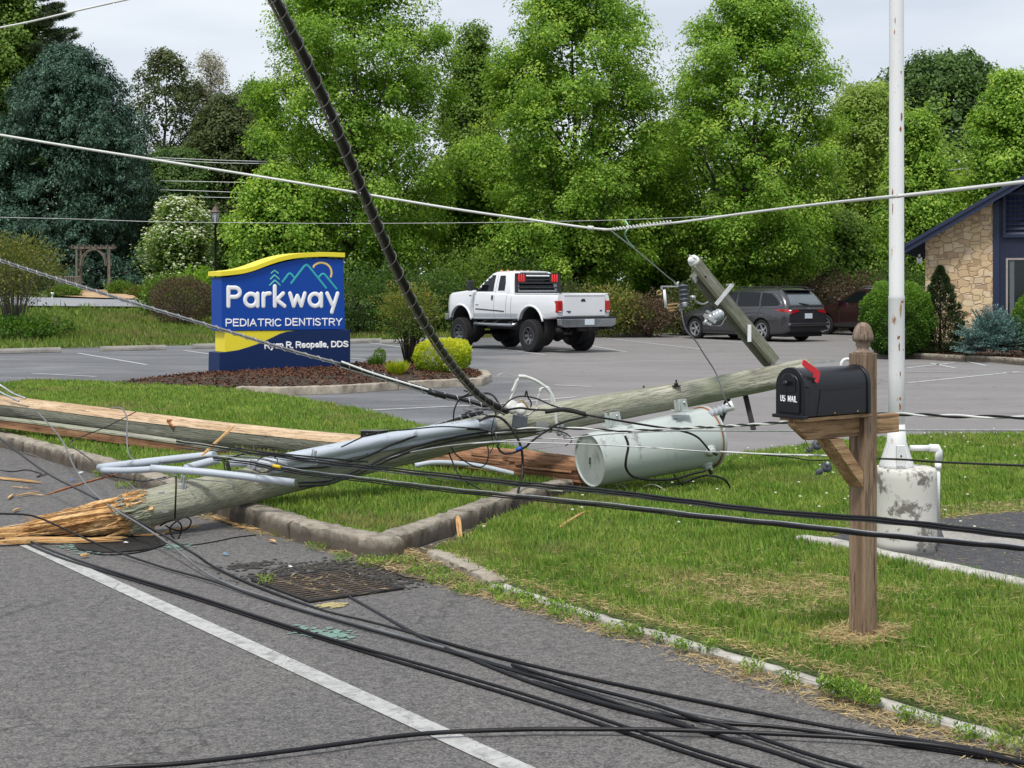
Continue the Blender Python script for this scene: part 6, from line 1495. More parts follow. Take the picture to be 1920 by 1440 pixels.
# ------------------------------------------------------------------ conduits and guard on the pole
ug = empty('cable_guard', P(720, 832, 10.6), 'long pale grey channel guard strapped along the front of the slanting pole', 'conduit')
gp_ = [(498, 873, 10.14), (620, 848, 10.33), (760, 820, 10.62), (925, 794, 10.93)]
gpts = smooth_path([P(*p) for p in gp_], 6); mb = MB(); vs = []; k = 11
secp = [(-.072, -.006)] + [(-.046 + .0, -.004)] + [(.040 * math.cos(math.pi - a), .052 * math.sin(a)) for a in np.linspace(0.05, math.pi - .05, 9)] + [(.046, -.004), (.062, -.006)]
for i, p in enumerate(gpts):
    t_ = (gpts[min(i+1, len(gpts)-1)] - gpts[max(i-1, 0)]).normalized(); f_ = Vector((0, -1, .35)); f_ = (f_ - t_ * f_.dot(t_)).normalized(); w_ = t_.cross(f_).normalized()
    vs += [p + w_ * a * -1 + f_ * b for a, b in secp]
m_ = len(secp); mb.add(vs, [(i*m_ + j, i*m_ + j + 1, (i+1)*m_ + j + 1, (i+1)*m_ + j) for i in range(len(gpts)-1) for j in range(m_-1)], True)
mb.build('channel', M['pvc'], ug, world=True, sharp=50, solid=.004)
for t_ in (.3, .55, .8, .97):
    q = gpts[int(t_ * (len(gpts) - 1))]; mb = MB(); mb.lathe([(.007, 0), (.007, .008), (0, .009)], 6, Matrix.Translation(q + Vector((.01, -.03, -.068))) @ Matrix.Rotation(R(90), 4, 'X')); mb.build('screw', M['iron'], ug, world=True)
def pipe(pts, r, label, mat='pvc', ends=True, name='conduit_pipe', n=12):
    pp = smooth_path([P(*p) for p in pts], 6) if len(pts) > 2 else [P(*p) for p in pts]
    mb = MB(); mb.tube(pp, r, n); o = mb.build(name, M[mat]); tag(o, label, 'pipe'); return o
pipe([(186, 877, 11.3), (270, 867, 11.0), (402, 853, 10.6)], .030, 'upper grey pipe pointing left beside the broken pole')
pipe([(192, 882, 11.2), (240, 882, 11.0), (300, 879, 10.8)], .024, 'lower grey pipe tucked under the upper one', )
pipe([(283, 878, 10.0), (400, 887, 9.88), (552, 905, 9.8)], .026, 'grey scuffed pipe lying in front of the slanting pole')
pipe([(348, 878, 10.5), (378, 870, 10.45), (412, 861, 10.4)], .030, 'short grey pipe between the two longer ones')
pipe([(778, 873, 11.6), (820, 867, 11.6), (887, 872, 11.6), (953, 886, 11.55), (1025, 906, 11.5)], .021, 'curved pale grey pipe under the slanting pole')
pipe([(430, 868, 10.15), (470, 868, 10.12), (515, 872, 10.1)], .03, 'pale grey coupling beside the channel guard')
# black terminal block on the second pole
tbk = empty('terminal_block', P(702, 813, 12.6), 'black metal terminal block resting on the lying pole', 'terminal block')
c = P(702, 813, 12.6); mb = MB(); mb.box((-.12, -.03, -.028), (.12, .03, .022), Matrix.Translation(c)); mb.build('body', M['iron'], tbk, world=True, bev=.003)
mb = MB(); mb.box((-.128, -.036, .022), (.128, .036, .032), Matrix.Translation(c)); mb.build('cover', M['cable_grey'], tbk, world=True, bev=.003)
for k in range(3): mb = MB(); mb.lathe([(.014, 0), (.014, .006), (0, .003)], 12, Matrix.Translation(c + Vector((-.06 + k * .05, -.03, -.004))) @ Matrix.Rotation(R(90), 4, 'X')); mb.build('port', M['cable'], tbk, world=True)
# strap and clamp assembly on top of the pole
sc3 = empty('cable_clamp', P(985, 755, 10.85), 'tangle of white straps and steel clamps fixed on the pole where the cables meet', 'clamp')
SY = 10.85
def wire(parent, name, pts, r, mat, n=6, per=5): 
    mb = MB(); mb.tube(smooth_path([P(*p) for p in pts], per), r, n); return mb.build(name, M[mat], parent, world=True)
wire(sc3, 'strap', [(955, 752, SY), (963, 735, SY), (968, 722, SY), (973, 708, SY)], .009, 'wire_white')
wire(sc3, 'strap', [(960, 735, SY), (966, 722, SY), (970, 712, SY)], .012, 'wire_white')
wire(sc3, 'strap', [(985, 706, SY), (1005, 714, SY), (1025, 728, SY), (1036, 743, SY), (1041, 762, SY), (1043, 790, SY), (1046, 805, SY)], .013, 'wire_white')
wire(sc3, 'strap', [(1012, 735, SY), (1016, 728, SY), (1028, 727, SY), (1034, 745, SY), (1036, 762, SY)], .011, 'wire_white')
wire(sc3, 'strap', [(1006, 762, SY), (1008, 748, SY), (1012, 736, SY), (1012, 728, SY)], .006, 'wire_white')
wire(sc3, 'tie_wire', [(930, 715, SY), (932, 705, SY), (943, 700, SY), (957, 703, SY), (972, 706, SY)], .003, 'steel')
wire(sc3, 'strap', [(972, 706, SY), (980, 706, SY), (986, 707, SY)], .016, 'wire_white')
for (x, y, r_) in ((958, 764, .055), (974, 768, .05)):
    mb = MB(); mb.lathe([(r_ * .5, 0), (r_, .01), (r_, .03), (r_ * .6, .04), (0, .04)], 16, Matrix.Translation(P(x, y, SY - .02)) @ Matrix.Rotation(R(75), 4, 'X') @ Matrix.Rotation(R(30), 4, 'Y')); mb.build('clamp_disc', M['wire_white'], sc3, world=True)
wire(sc3, 'bail', [(962, 778, SY), (975, 782, SY), (990, 778, SY), (1000, 770, SY), (1008, 765, SY)], .008, 'steel')
wire(sc3, 'bail', [(992, 768, SY), (986, 758, SY), (978, 750, SY), (972, 756, SY)], .007, 'brass')
mb = MB(); c = P(971, 790, SY - .06); mb.box((-.045, -.03, -.05), (.04, .03, .05), Matrix.Translation(c) @ Matrix.Rotation(.1, 4, 'Y')); mb.box((.042, -.028, -.04), (.075, .028, .045), Matrix.Translation(c) @ Matrix.Rotation(.1, 4, 'Y')); mb.build('junction_box', M['rubber_sil'], sc3, world=True, bev=.006)
wire(sc3, 'hook', [(984, 745, SY), (987, 733, SY), (990, 745, SY), (996, 755, SY), (995, 764, SY)], .006, 'cable')
wire(sc3, 'rack', [(1044, 795, SY), (1047, 815, SY), (1055, 812, SY), (1060, 822, SY)], .012, 'steel')

# clamps hanging behind the mailbox bracket
for (x, y, Y, lab) in ((1532, 834, 9.6, 'small dark cable clamp dangling above the grass left of the bracket'), (1550, 876, 9.6, 'larger dark cable clamp dangling below the grey wire grip')):
    o = empty('line_clamp', P(x, y, Y), lab, 'clamp'); c = P(x, y, Y)
    mb = MB(); mb.lathe([(.018, -.03), (.034, -.022), (.038, 0), (.034, .022), (.018, .03), (0, .03)], 14, Matrix.Translation(c) @ Matrix.Rotation(R(80), 4, 'X')); mb.build('clamp_body', M['rubber_sil'], o, world=True)
    mb = MB(); mb.bar(c + Vector((.03, 0, .01)), c + Vector((-.075, -.01, -.035)), .03, .022); mb.bar(c + Vector((-.03, 0, -.04)), c + Vector((-.085, -.01, -.05)), .02, .014); mb.build('jaw', M['rubber_sil'], o, world=True, bev=.004)
    mb = MB(); mb.lathe([(.010, 0), (.014, .02), (.009, .03), (0, .03)], 8, Matrix.Translation(c + Vector((0, -.03, .012)))); mb.build('eye_bolt', M['steel'], o, world=True)

# ------------------------------------------------------------------ cables
def cable(label, pts, r, mat='cable', ground=False, per=7, n=8, name='cable', cat='cable', group=None, twist=None, zoff=0.0, jitter=0.0):
    if ground: pp = [G(x, y, r + zoff) for x, y in pts]
    else: pp = [P(*p) for p in pts]
    pp = smooth_path(pp, per)
    def ext(a, b, L):
        d = (a - b).normalized()
        if a.z < .2: d.z = 0; d.normalize()
        elif d.z < 0: d.z *= .3; d.normalize()
        return [a + d * L * k / 3 for k in (1, 2, 3)]
    if pts[0][0] < -15 or pts[0][1] > 1442: pp = ext(pp[0], pp[1], 7)[::-1] + pp
    if pts[-1][0] > 1935 or pts[-1][1] > 1442 or (pts[-1][1] < -10): pp = pp + ext(pp[-1], pp[-2], 7)
    if jitter:
        ph = random.uniform(0, 6); pp = [p + Vector((jitter * math.sin(i * .9 + ph), 0, jitter * .6 * math.sin(i * 1.3 + ph))) for i, p in enumerate(pp)]
    if twist is None:
        mb = MB(); mb.tube(pp, r, n); o = mb.build(name, M[mat]); return tag(o, label, cat, group)
    # two strands wound round each other
    o = empty(name, pp[0], label, cat, group); fine = resample(pp, .02)
    for s_, mm in ((0, mat), (math.pi, twist)):
        q = []; acc = 0
        for i, p in enumerate(fine):
            t_ = (fine[min(i+1, len(fine)-1)] - fine[max(i-1, 0)]).normalized(); u = t_.cross(Vector((0, 1, 0))).normalized(); v = t_.cross(u); a = acc / .20 * 2 * math.pi * .5 + s_
            q.append(p + (u * math.cos(a) + v * math.sin(a)) * r * .8); acc += .02
        mb = MB(); mb.tube(q, r, 6); mb.build('strand', M[mm], o, world=True)
    return o
def lashed(label, pts, r, pitch, mats=('cable', 'lash'), strand=True, name='lashed_cable', lr=.0035):
    pp = smooth_path([P(*p) for p in pts], 8)
    if pts[0][1] < -50 or pts[0][0] < -50: pp = [pp[0] + (pp[0] - pp[1]).normalized() * k for k in (3, 2, 1)] + pp
    o = empty(name, pp[0], label, 'cable')
    Ys = [p.y for p in pp]; mb = MB(); mb.tube(pp, r, 10); mb.build('jacket', M[mats[0]], o, world=True)
    if strand:
        q = []
        for i, p in enumerate(pp):
            t_ = (pp[min(i+1, len(pp)-1)] - pp[max(i-1, 0)]).normalized(); u = t_.cross(Vector((0, -1, 0))).normalized(); q.append(p - u * (r * 1.42) if u.x > 0 else p + u * (r * 1.42))
        mb = MB(); mb.tube(q, r * .34, 6); mb.build('support_strand', M[mats[1]], o, world=True)
    fine = resample(pp, pitch / 14); q = []
    for i, p in enumerate(fine):
        t_ = (fine[min(i+1, len(fine)-1)] - fine[max(i-1, 0)]).normalized(); u = t_.cross(Vector((0, -1, 0))).normalized(); u = u if u.x < 0 else -u; v = t_.cross(u); a = i / 14 * 2 * math.pi
        q.append(p + u * (r * .36 * strand) + u * math.cos(a) * (r * (1.08 + .38 * strand) + lr) + v * math.sin(a) * (r * 1.06 + lr))
    mb = MB(); mb.tube(q, lr, 5); mb.build('lashing_wire', M[mats[1]], o, world=True); return o
lashed('thick black lashed cable sweeping down from the top of the photo to the pole', [(470, -90, 6.2), (515, -6, 6.6), (560, 82, 7.0), (600, 165, 7.3), (642, 262, 7.7), (685, 365, 8.1), (722, 450, 8.5), (755, 525, 8.8), (795, 602, 9.2), (835, 665, 9.6), (872, 712, 10.0), (905, 745, 10.35), (950, 772, 10.7)], .0215, .15, lr=.0034)
lashed('silver lashed cable running from the left edge across the sign to the pole', [(-80, 458, 12.6), (0, 487, 12.3), (110, 523, 12.0), (250, 567, 11.7), (400, 612, 11.5), (540, 655, 11.3), (640, 682, 11.15)], .0095, .11, ('cable_grey', 'steel'), True, lr=.0028)
lashed('black end of the lashed cable below the sign bed, running to the pole', [(640, 682, 11.15), (740, 712, 11.05), (820, 737, 11.0), (880, 752, 10.95), (935, 768, 10.85)], .018, .10, ('cable', 'steel'), True, lr=.003)
cable('upper pale wire of the left lashed cable ending at a black splice', [(640, 678, 11.1), (700, 700, 11.05), (780, 724, 11.0), (830, 738, 11.0)], .008, 'wire_white')
mb = MB(); mb.tube([P(803, 734, 10.95), P(836, 744, 10.95)], .022, 8); tag(mb.build('cable_splice', M['cable']), 'black splice sleeve on the cable in front of the sign bed kerb', 'splice')
cable('pale sagging overhead wire from left edge to its low point over the pickup', [(-60, 243, 8.2), (0, 253, 8.2), (140, 276, 8.2), (280, 298, 8.2), (560, 343, 8.2), (840, 390, 8.2), (1000, 413, 8.2), (1100, 427, 8.2), (1145, 431, 8.2)], .0072, 'wire_white', n=8)
cable('pale overhead wire rising right from the splice across the white flagpole', [(1130, 431, 8.2), (1170, 428, 8.1), (1280, 416, 7.8), (1420, 397, 7.2), (1560, 380, 6.6), (1670, 369, 5.35), (1700, 366, 5.2), (1920, 341, 4.7), (2010, 331, 4.6)], .0066, 'wire_white')
wr = empty('wire_splice', P(1140, 431, 8.15), 'pale wrapped splice at the low point of the overhead wire', 'splice')
mb = MB(); q = []
for i in range(150):
    u = i / 149; b = P(1148 + 112 * u, 430 - 14 * u, 8.15 - .35 * u * .9); a = i * .75; q.append(b + Vector((0, math.cos(a), math.sin(a))) * .009)
mb.tube(q, .003, 5); mb.build('wrap', M['wire_white'], wr, world=True)
mb = MB(); mb.tube([P(1102, 427, 8.17), P(1113, 428, 8.17)], .013, 8); mb.build('ferrule', M['wire_white'], wr, world=True)
M['teal_cord'] = simple('pale green cord', (.30, .55, .45), .7)
cable('thin green grey cord hanging from the wire splice to the fuse cutout', [(1145, 432, 8.2), (1175, 455, 9.0), (1215, 487, 10), (1250, 517, 10.8), (1267, 530, 11.2)], .0045, 'steel', name='cord', cat='cord', n=5)
cable('short green cord knotted below the overhead wire', [(1172, 412, 8.2), (1178, 425, 8.15), (1172, 440, 8.2), (1180, 455, 8.9), (1190, 464, 9.1)], .004, 'teal_cord', name='cord', cat='cord', n=5)
cable('pale thin wire crossing the top left corner', [(-30, 59, 14), (0, 52, 14), (60, 40, 14), (140, 21, 14), (225, 2, 14), (300, -14, 14)], .010, 'wire_white')
far = 'distant power lines behind the garden'
for i, (pts, lab) in enumerate([([(285, 295, 70), (400, 300, 70), (500, 303, 70)], 'highest distant line left of the big maple'), ([(285, 298, 71), (400, 305, 71), (500, 307, 71)], 'second distant line just under the highest one'), ([(300, 339, 70), (400, 341, 70), (500, 343, 70), (700, 341, 70)], 'third distant line left of the big maple'),
    ([(300, 356, 70), (400, 359, 70), (490, 363, 70)], 'fourth distant line left of the big maple'), ([(300, 369, 70), (400, 370, 70), (520, 373, 70)], 'lowest of the distant lines above the dogwood')]):
    cable(lab, pts, .018, 'steel', name='power_line', cat='power line', group=far, n=5, per=4)
cable('thin level wire crossing the spruce and lantern post', [(-20, 407, 50), (150, 411, 50), (300, 416, 50), (500, 418, 50), (640, 419, 50), (850, 418, 50), (1050, 415, 50), (1200, 411, 50), (1400, 402, 50)], .011, 'steel', name='power_line', cat='power line', n=5)
cable('faint pair of lines between the trees above the roof', [(1770, 320, 75), (1800, 317, 75), (1835, 313, 75)], .02, 'steel', name='power_line', cat='power line', n=5, per=3)
for i, (pts, lab) in enumerate([([(-40, 700, 16), (0, 722, 15.9), (25, 738, 15.8), (48, 747, 15.7)], 'upper strand of the grey guy wires behind the lying pole at the left edge'), ([(-40, 712, 15.9), (0, 735, 15.8), (20, 745, 15.7), (35, 752, 15.6)], 'lower strand of the grey guy wires behind the lying pole at the left edge')]):
    cable(lab, pts, .012, 'steel')
# cables lying on the road
cable('near black road cable, upper of the pair running from the left edge to bottom centre', [(-120, 945), (0, 990), (100, 1034), (200, 1068), (367, 1118), (500, 1161), (640, 1204), (733, 1230), (900, 1277), (1040, 1319), (1177, 1364), (1315, 1410), (1440, 1446), (1600, 1490)], .0075, ground=True, zoff=.014)
cable('near black road cable, lower of the pair running from the left edge to bottom centre', [(-120, 953), (0, 998), (100, 1041), (200, 1073), (367, 1123), (500, 1166), (640, 1209), (733, 1237), (900, 1286), (1040, 1329), (1177, 1375), (1315, 1420), (1420, 1452), (1600, 1500)], .0078, ground=True, zoff=.0)
cable('black cable arching over the splintered pole end and on down the road', [(-80, 958, 9.6), (0, 963, 9.5), (60, 967, 9.4), (117, 990, 9.3), (200, 1027, 9.15), (300, 1062, 8.7), (400, 1090, 8.25), (500, 1125, 7.8), (633, 1164, 7.30), (767, 1201, 6.90), (850, 1224, 6.67), (950, 1254, 6.38), (1040, 1280, 6.17), (1155, 1318, 5.87), (1300, 1362, 5.54)], .0068)
cable('dusty cable from the left kerb over the broken pole to the road', [(-60, 778, 13.5), (0, 822, 12.8), (83, 884, 11.6), (167, 928, 10.5), (233, 964, 9.65), (300, 1000, 9.35), (367, 1040, 8.85), (400, 1062, 8.7), (483, 1100, 8.15), (600, 1143, 7.6), (700, 1168, 7.30), (783, 1190, 7.04), (900, 1223, 6.68), (1040, 1258, 6.37), (1223, 1297, 6.03), (1407, 1334, 5.75), (1590, 1369, 5.52), (1773, 1396, 5.33), (1920, 1424, 5.16), (2020, 1440, 5.07)], .0082, 'cable')
cable('grey looped cable rising off the lying pole and dropping to the road', [(48, 770, 15.4), (66, 771, 14.8), (83, 786, 14.2), (117, 827, 13.0), (140, 877, 11.7), (173, 922, 10.55), (215, 955, 9.62), (265, 985, 9.45), (320, 1022, 9.0), (380, 1070, 8.5), (433, 1097, 8.2), (500, 1120, 7.88), (600, 1151, 7.5), (720, 1184, 7.12), (850, 1219, 6.73), (1000, 1262, 6.34), (1155, 1300, 6.02), (1300, 1338, 5.74), (1452, 1362, 5.57), (1590, 1378, 5.46), (1773, 1402, 5.31), (1940, 1434, 5.13)], .0070, 'cable_grey')
cable('black cable whose cut white end rests on the drain grate', [(547, 1065, 8.75), (580, 1078, 8.52), (617, 1098, 8.2), (700, 1145, 7.58), (783, 1191, 7.03), (867, 1229, 6.64), (967, 1269, 6.27), (1040, 1294, 6.06), (1155, 1326, 5.80), (1223, 1344, 5.68), (1300, 1366, 5.53), (1361, 1384, 5.41), (1452, 1411, 5.25), (1535, 1440, 5.08), (1640, 1475, 4.9)], .0096)
mb = MB(); mb.tube([P(543, 1063, 8.78), P(548, 1066, 8.74)], .0125, 8); tag(mb.build('cable_end', M['white_pvc']), 'white stripped tip of the cable on the drain grate', 'cable end')
cable('black cable crossing low from the middle road bundle to the right edge', [(1000, 1278), (1090, 1303), (1155, 1324), (1269, 1344), (1361, 1356), (1450, 1362), (1590, 1380), (1700, 1398), (1830, 1418), (1960, 1442)], .0075, ground=True)
cable('lower right black cable heading to the bottom edge near the painted kerb', [(960, 1246), (1040, 1272), (1130, 1296), (1223, 1320), (1300, 1345), (1361, 1362), (1452, 1393), (1535, 1420), (1620, 1444), (1750, 1490)], .0082, ground=True, zoff=.012)
cable('lowest black cable curving across the bottom of the road', [(60, 1452), (200, 1440), (320, 1433), (400, 1425), (500, 1413), (600, 1400), (733, 1382), (833, 1373), (967, 1368), (1040, 1367), (1223, 1368), (1361, 1372), (1498, 1378), (1636, 1386), (1773, 1400), (1920, 1430), (2020, 1452)], .0090, ground=True, zoff=.018)
# aerial cables sweeping across the middle to the right
br = 'black aerial cables sagging across in front of the mailbox post'
def bundle(pts, dy, r, label, mat='cable'): return cable(label, [(x, y + dy, Y + abs(dy) * .002) for x, y, Y in pts], r, mat, jitter=.002)
A1 = [(330, 826, 10.1), (400, 836, 10.0), (520, 855, 9.7), (633, 870, 9.4), (720, 879, 9.2), (853, 894, 8.8), (987, 908, 8.3), (1080, 916, 7.9), (1160, 924, 7.5), (1320, 944, 6.8), (1466, 961, 6.2), (1640, 974, 5.7), (1780, 989, 5.4), (1920, 1006, 5.1), (2000, 1016, 5.0)]
bundle(A1, -3, .0055, 'top cable of the upper black aerial bundle'); bundle(A1, 1.5, .0066, 'thick middle cable of the upper black aerial bundle'); bundle(A1, 5, .0036, 'thin bottom cable of the upper black aerial bundle', 'cable_grey')
A2 = [(400, 858, 9.9), (470, 866, 9.8), (520, 877, 9.7), (590, 888, 9.55), (670, 897, 9.3), (760, 908, 9.05), (853, 919, 8.7), (987, 932, 8.2), (1160, 949, 7.4), (1320, 968, 6.7), (1475, 983, 6.1), (1640, 1001, 5.6), (1780, 1014, 5.3), (1920, 1027, 5.0), (2000, 1036, 4.95)]
bundle(A2, -3.5, .0032, 'pale wire on top of the lower aerial bundle', 'steel'); bundle(A2, 0.5, .0066, 'thick cable of the lower black aerial bundle'); bundle(A2, 4.5, .0042, 'thin bottom cable of the lower black aerial bundle')
A3 = [(560, 905, 9.72), (610, 902, 9.85), (640, 893, 10.0), (680, 878, 10.2), (730, 855, 10.4), (780, 837, 10.55), (840, 822, 10.7), (900, 812, 10.85), (960, 806, 10.88), (1010, 802, 10.9)]
bundle(A3, 0, .0095, 'thick black cable leaving the scuffed pipe and climbing along the slanting pole'); bundle([(x, y + 7, Y) for x, y, Y in A3], 0, .008, 'second black cable climbing along the lower edge of the slanting pole')
bundle([(520, 877, 9.8), (600, 876, 10.05), (680, 858, 10.3), (740, 832, 10.5), (800, 812, 10.65), (850, 806, 10.75), (900, 805, 10.8), (926, 812, 10.75), (934, 830, 10.7), (934, 840, 10.68), (945, 850, 10.65), (965, 848, 10.62), (985, 838, 10.6), (1000, 825, 10.58), (1025, 808, 10.6), (1055, 792, 10.7), (1100, 781, 10.85)], 0, .009, 'grey black cable looping under the clamps with blue tape')
mb = MB(); mb.tube([P(968, 844, 10.585), P(978, 839, 10.575)], .0115, 8); M['blue'] = simple('blue tape', (.02, .10, .6), .5); tag(mb.build('tape_marker', M['blue']), 'blue tape wrapped on the looping cable', 'tape')
mb = MB(); mb.tube([P(512, 873, 9.70), P(526, 876, 9.68)], .012, 8); tag(mb.build('tape_marker', simple('yellow tape', (.7, .5, .02), .5)), 'yellow tape wrapped on a cable left of the channel guard', 'tape')
cable('black cable with a rough taped splice running over the transformer', [(862, 745, 10.8), (900, 738, 10.75), (922, 740, 10.7), (936, 757, 10.65), (945, 768, 10.6), (975, 765, 10.6), (1000, 768, 10.6), (1053, 770, 10.55), (1100, 778, 10.5), (1150, 787, 10.45), (1210, 797, 10.5), (1277, 808, 10.6), (1305, 818, 10.68), (1320, 832, 10.78), (1330, 845, 10.85)], .0085)
mb = MB(); mb.tube(smooth_path([P(1022, 772, 10.57), P(1060, 768, 10.55), (P(1098, 777, 10.5))], 5), .018, 8); tag(mb.build('cable_splice', simple('black mastic', (.01, .01, .01), .6, 0, .3, 60, .8)), 'lumpy black taped splice in front of the slanting pole', 'splice')
cable('thin black cable arching over the clamp assembly', [(940, 765, 10.7), (960, 748, 10.7), (980, 743, 10.7), (1005, 747, 10.68), (1030, 758, 10.65), (1060, 768, 10.6)], .006)
cable('black cable dropping from the channel guard past the pole into the gutter', [(898, 790, 10.8), (915, 781, 10.8), (935, 782, 10.75), (950, 793, 10.7), (965, 812, 10.65), (974, 830, 10.62), (979, 850, 10.6), (980, 870, 10.6), (979, 890, 10.55), (973, 915, 10.5), (968, 940, 10.4), (962, 968, 10.3)], .010)
cable('black loop hanging in front of the transformer', [(1172, 817, 10.62), (1178, 836, 10.6), (1174, 860, 10.58), (1174, 878, 10.6), (1186, 893, 10.65), (1212, 899, 10.75), (1240, 900, 10.8), (1270, 897, 10.85), (1300, 888, 10.9), (1322, 883, 10.9)], .010)
cable('black cable curling on the grass right of the transformer', [(1235, 917, 11.0), (1280, 905, 11.05), (1315, 893, 11.0), (1335, 892, 10.95), (1358, 899, 10.95), (1368, 914, 11.0), (1362, 925, 11.1), (1345, 931, 11.3)], .009)
cable('thin black cable under the transformer bushings', [(1262, 888, 10.8), (1275, 905, 10.9), (1300, 925, 11.0), (1325, 932, 11.1)], .006)
cable('thin grey wire from the fuse cutout down to the transformer bushing', [(1278, 584, 11.1), (1280, 598, 11.1), (1287, 620, 11.12), (1305, 640, 11.15), (1320, 664, 11.15), (1340, 695, 11.15), (1350, 720, 11.12), (1358, 745, 11.1), (1370, 762, 11.1)], .006, 'cable_grey')
cable('twisted black and white service wire passing behind the mailbox bracket', [(900, 815, 10.9), (1000, 803, 10.7), (1100, 804, 10.5), (1167, 808, 10.4), (1300, 802, 9.8), (1400, 797, 9.3), (1467, 792, 9.0), (1560, 783, 8.5), (1640, 777, 8.1), (1700, 777, 7.8), (1779, 780, 7.5), (1920, 783, 7.2), (2000, 785, 7.0)], .0065, 'wire_white', twist='cable')
cable('bare grey wire under the twisted one, level across to the right edge', [(1060, 822, 10.6), (1150, 813, 10.4), (1267, 808, 10.1), (1400, 808, 9.5), (1500, 808, 9.0), (1640, 807, 8.3), (1780, 807, 7.7), (1920, 807, 7.3), (2000, 807, 7.1)], .0050, 'steel')
cable('thin grey messenger wire from the pole to the white wire grip', [(880, 832, 10.6), (950, 828, 10.5), (1000, 830, 10.4), (1100, 833, 10.3), (1200, 838, 10.2), (1350, 848, 10.0), (1450, 851, 9.8), (1515, 855, 9.65)], .0045, 'steel')
cable('white tapered wire grip left of the mailbox bracket', [(1350, 847, 10.0), (1450, 852, 9.8), (1540, 854, 9.6), (1570, 857, 9.55)], .0065, 'wire_white')
cable('dark wire under the white grip ending at the clamp', [(1430, 853, 9.85), (1480, 857, 9.75), (1510, 862, 9.65), (1540, 863, 9.6), (1600, 860, 9.4)], .0045)
cable('dark rusty wire passing in front of the flagpole block', [(1560, 858, 9.5), (1644, 860, 6.9), (1700, 862, 6.2), (1752, 866, 5.9), (1920, 873, 5.2), (2000, 876, 5.0)], .0045)
cable('thin brown wire hanging below the mailbox arm', [(1505, 813, 9.5), (1512, 830, 9.5), (1522, 850, 9.55)], .004, 'brass')
# tangles
cable('grey loop of wire standing over the lying pole', [(208, 765, 14.5), (228, 766, 14.3), (238, 785, 14.0), (238, 815, 13.5), (240, 845, 12.8), (250, 862, 12.2), (275, 868, 11.2), (330, 864, 10.6), (400, 856, 10.2), (470, 857, 10.1), (540, 872, 9.8)], .007, 'cable_grey')
cable('black wire zigzagging from the lying pole down to the kerb', [(255, 772, 14.2), (200, 800, 13.8), (150, 820, 13.4), (130, 832, 13.1), (148, 846, 12.6), (170, 862, 12.1), (182, 876, 11.6), (200, 890, 11.3), (230, 897, 11.2), (270, 902, 10.9), (310, 895, 10.3)], .005)
cable('thin wire from the pipes twisting down to the gutter', [(195, 878, 11.2), (215, 893, 11.3), (240, 905, 11.0), (258, 918, 10.9), (275, 905, 10.6), (283, 898, 10.4), (300, 900, 10.1), (328, 892, 9.9)], .004, 'cable_grey')
cable('thin wire squiggling on the road at the left edge', [(-20, 878, 13.6), (20, 884, 13.3), (50, 881, 13.4), (72, 886, 13.2), (78, 888, 13.1), (70, 894, 12.9), (90, 888, 13.1)], .005)
cable('black strap wrapped down the front of the broken pole', [(330, 893, 9.75), (330, 915, 9.69), (329, 945, 9.70), (328, 972, 9.78)], .006)
cable('tangled black loops under the broken pole', [(300, 986, 9.9), (315, 978, 9.8), (328, 975, 9.7), (340, 985, 9.7), (338, 1002, 9.75), (330, 1012, 9.7), (320, 1000, 9.8), (322, 985, 9.8), (345, 970, 9.8), (358, 976, 9.8), (354, 988, 9.8), (340, 995, 9.85), (322, 992, 9.9), (310, 985, 9.9)], .0055)
cable('thin black loop lying beside the manhole cover', [(165, 1037), (200, 1040), (250, 1037), (290, 1028), (300, 1020), (290, 1014), (262, 1016), (248, 1005), (246, 996)], .005, ground=True)
cable('thin black wire trailing right across the road from the tangle', [(330, 1020), (360, 1022), (400, 1016), (440, 1008), (480, 1003)], .004, ground=True)
cable('thin black wire in the grass below the slanting pole', [(395, 957, 10.6), (450, 948, 10.7), (520, 940, 10.8), (575, 930, 10.9)], .004)
cable('coiled black wires hanging in front of the kerb end', [(838, 838, 10.9), (846, 860, 10.8), (860, 890, 10.7), (878, 905, 10.6), (905, 920, 10.5), (930, 935, 10.4), (945, 947, 10.35), (962, 945, 10.3), (972, 925, 10.4)], .006)
cable('thin wire loop on the front of the slanting pole', [(845, 837, 10.7), (855, 852, 10.7), (880, 870, 10.7), (900, 876, 10.7), (912, 868, 10.7), (916, 850, 10.7), (914, 835, 10.8)], .005)
cable('short black wires bristling left of the clamp assembly', [(850, 790, 10.8), (852, 768, 10.75), (862, 748, 10.75), (880, 737, 10.7), (870, 732, 10.75)], .006)
for i, (a, b) in enumerate([((868, 768), (935, 762)), ((872, 774), (930, 770)), ((880, 764), (945, 757)), ((865, 778), (918, 780)), ((895, 786), (940, 772))]):
    cable('loose stub in the bundle of short wires left of the clamps', [(a[0], a[1], 10.9), ((a[0] + b[0]) / 2, (a[1] + b[1]) / 2 + 5 * (-1) ** i, 10.85), (b[0], b[1], 10.8)], .005, 'cable' if i % 2 else 'cable_grey', group='short wire stubs left of the clamps')
lashed('black ladder textured cable below the channel guard end', [(790, 808, 11.35), (830, 796, 11.3), (870, 783, 11.2), (905, 773, 11.1)], .014, .07, ('cable', 'steel'), True, lr=.0025)
wire_o = cable('thin white wires looping out under the transformer', [(1155, 913, 11.0), (1165, 909, 11.0), (1178, 918, 11.0)], .003, 'wire_white', n=5)
cable('thin white wire arching on the grass under the transformer', [(1198, 920, 11.0), (1212, 910, 10.95), (1228, 909, 10.95), (1245, 918, 10.9), (1252, 928, 10.85)], .003, 'wire_white', n=5)
cable('thin white wire bent near the black curl of cable', [(1262, 929, 10.9), (1278, 926, 10.9), (1292, 930, 10.85), (1305, 938, 10.8)], .003, 'wire_white', n=5)
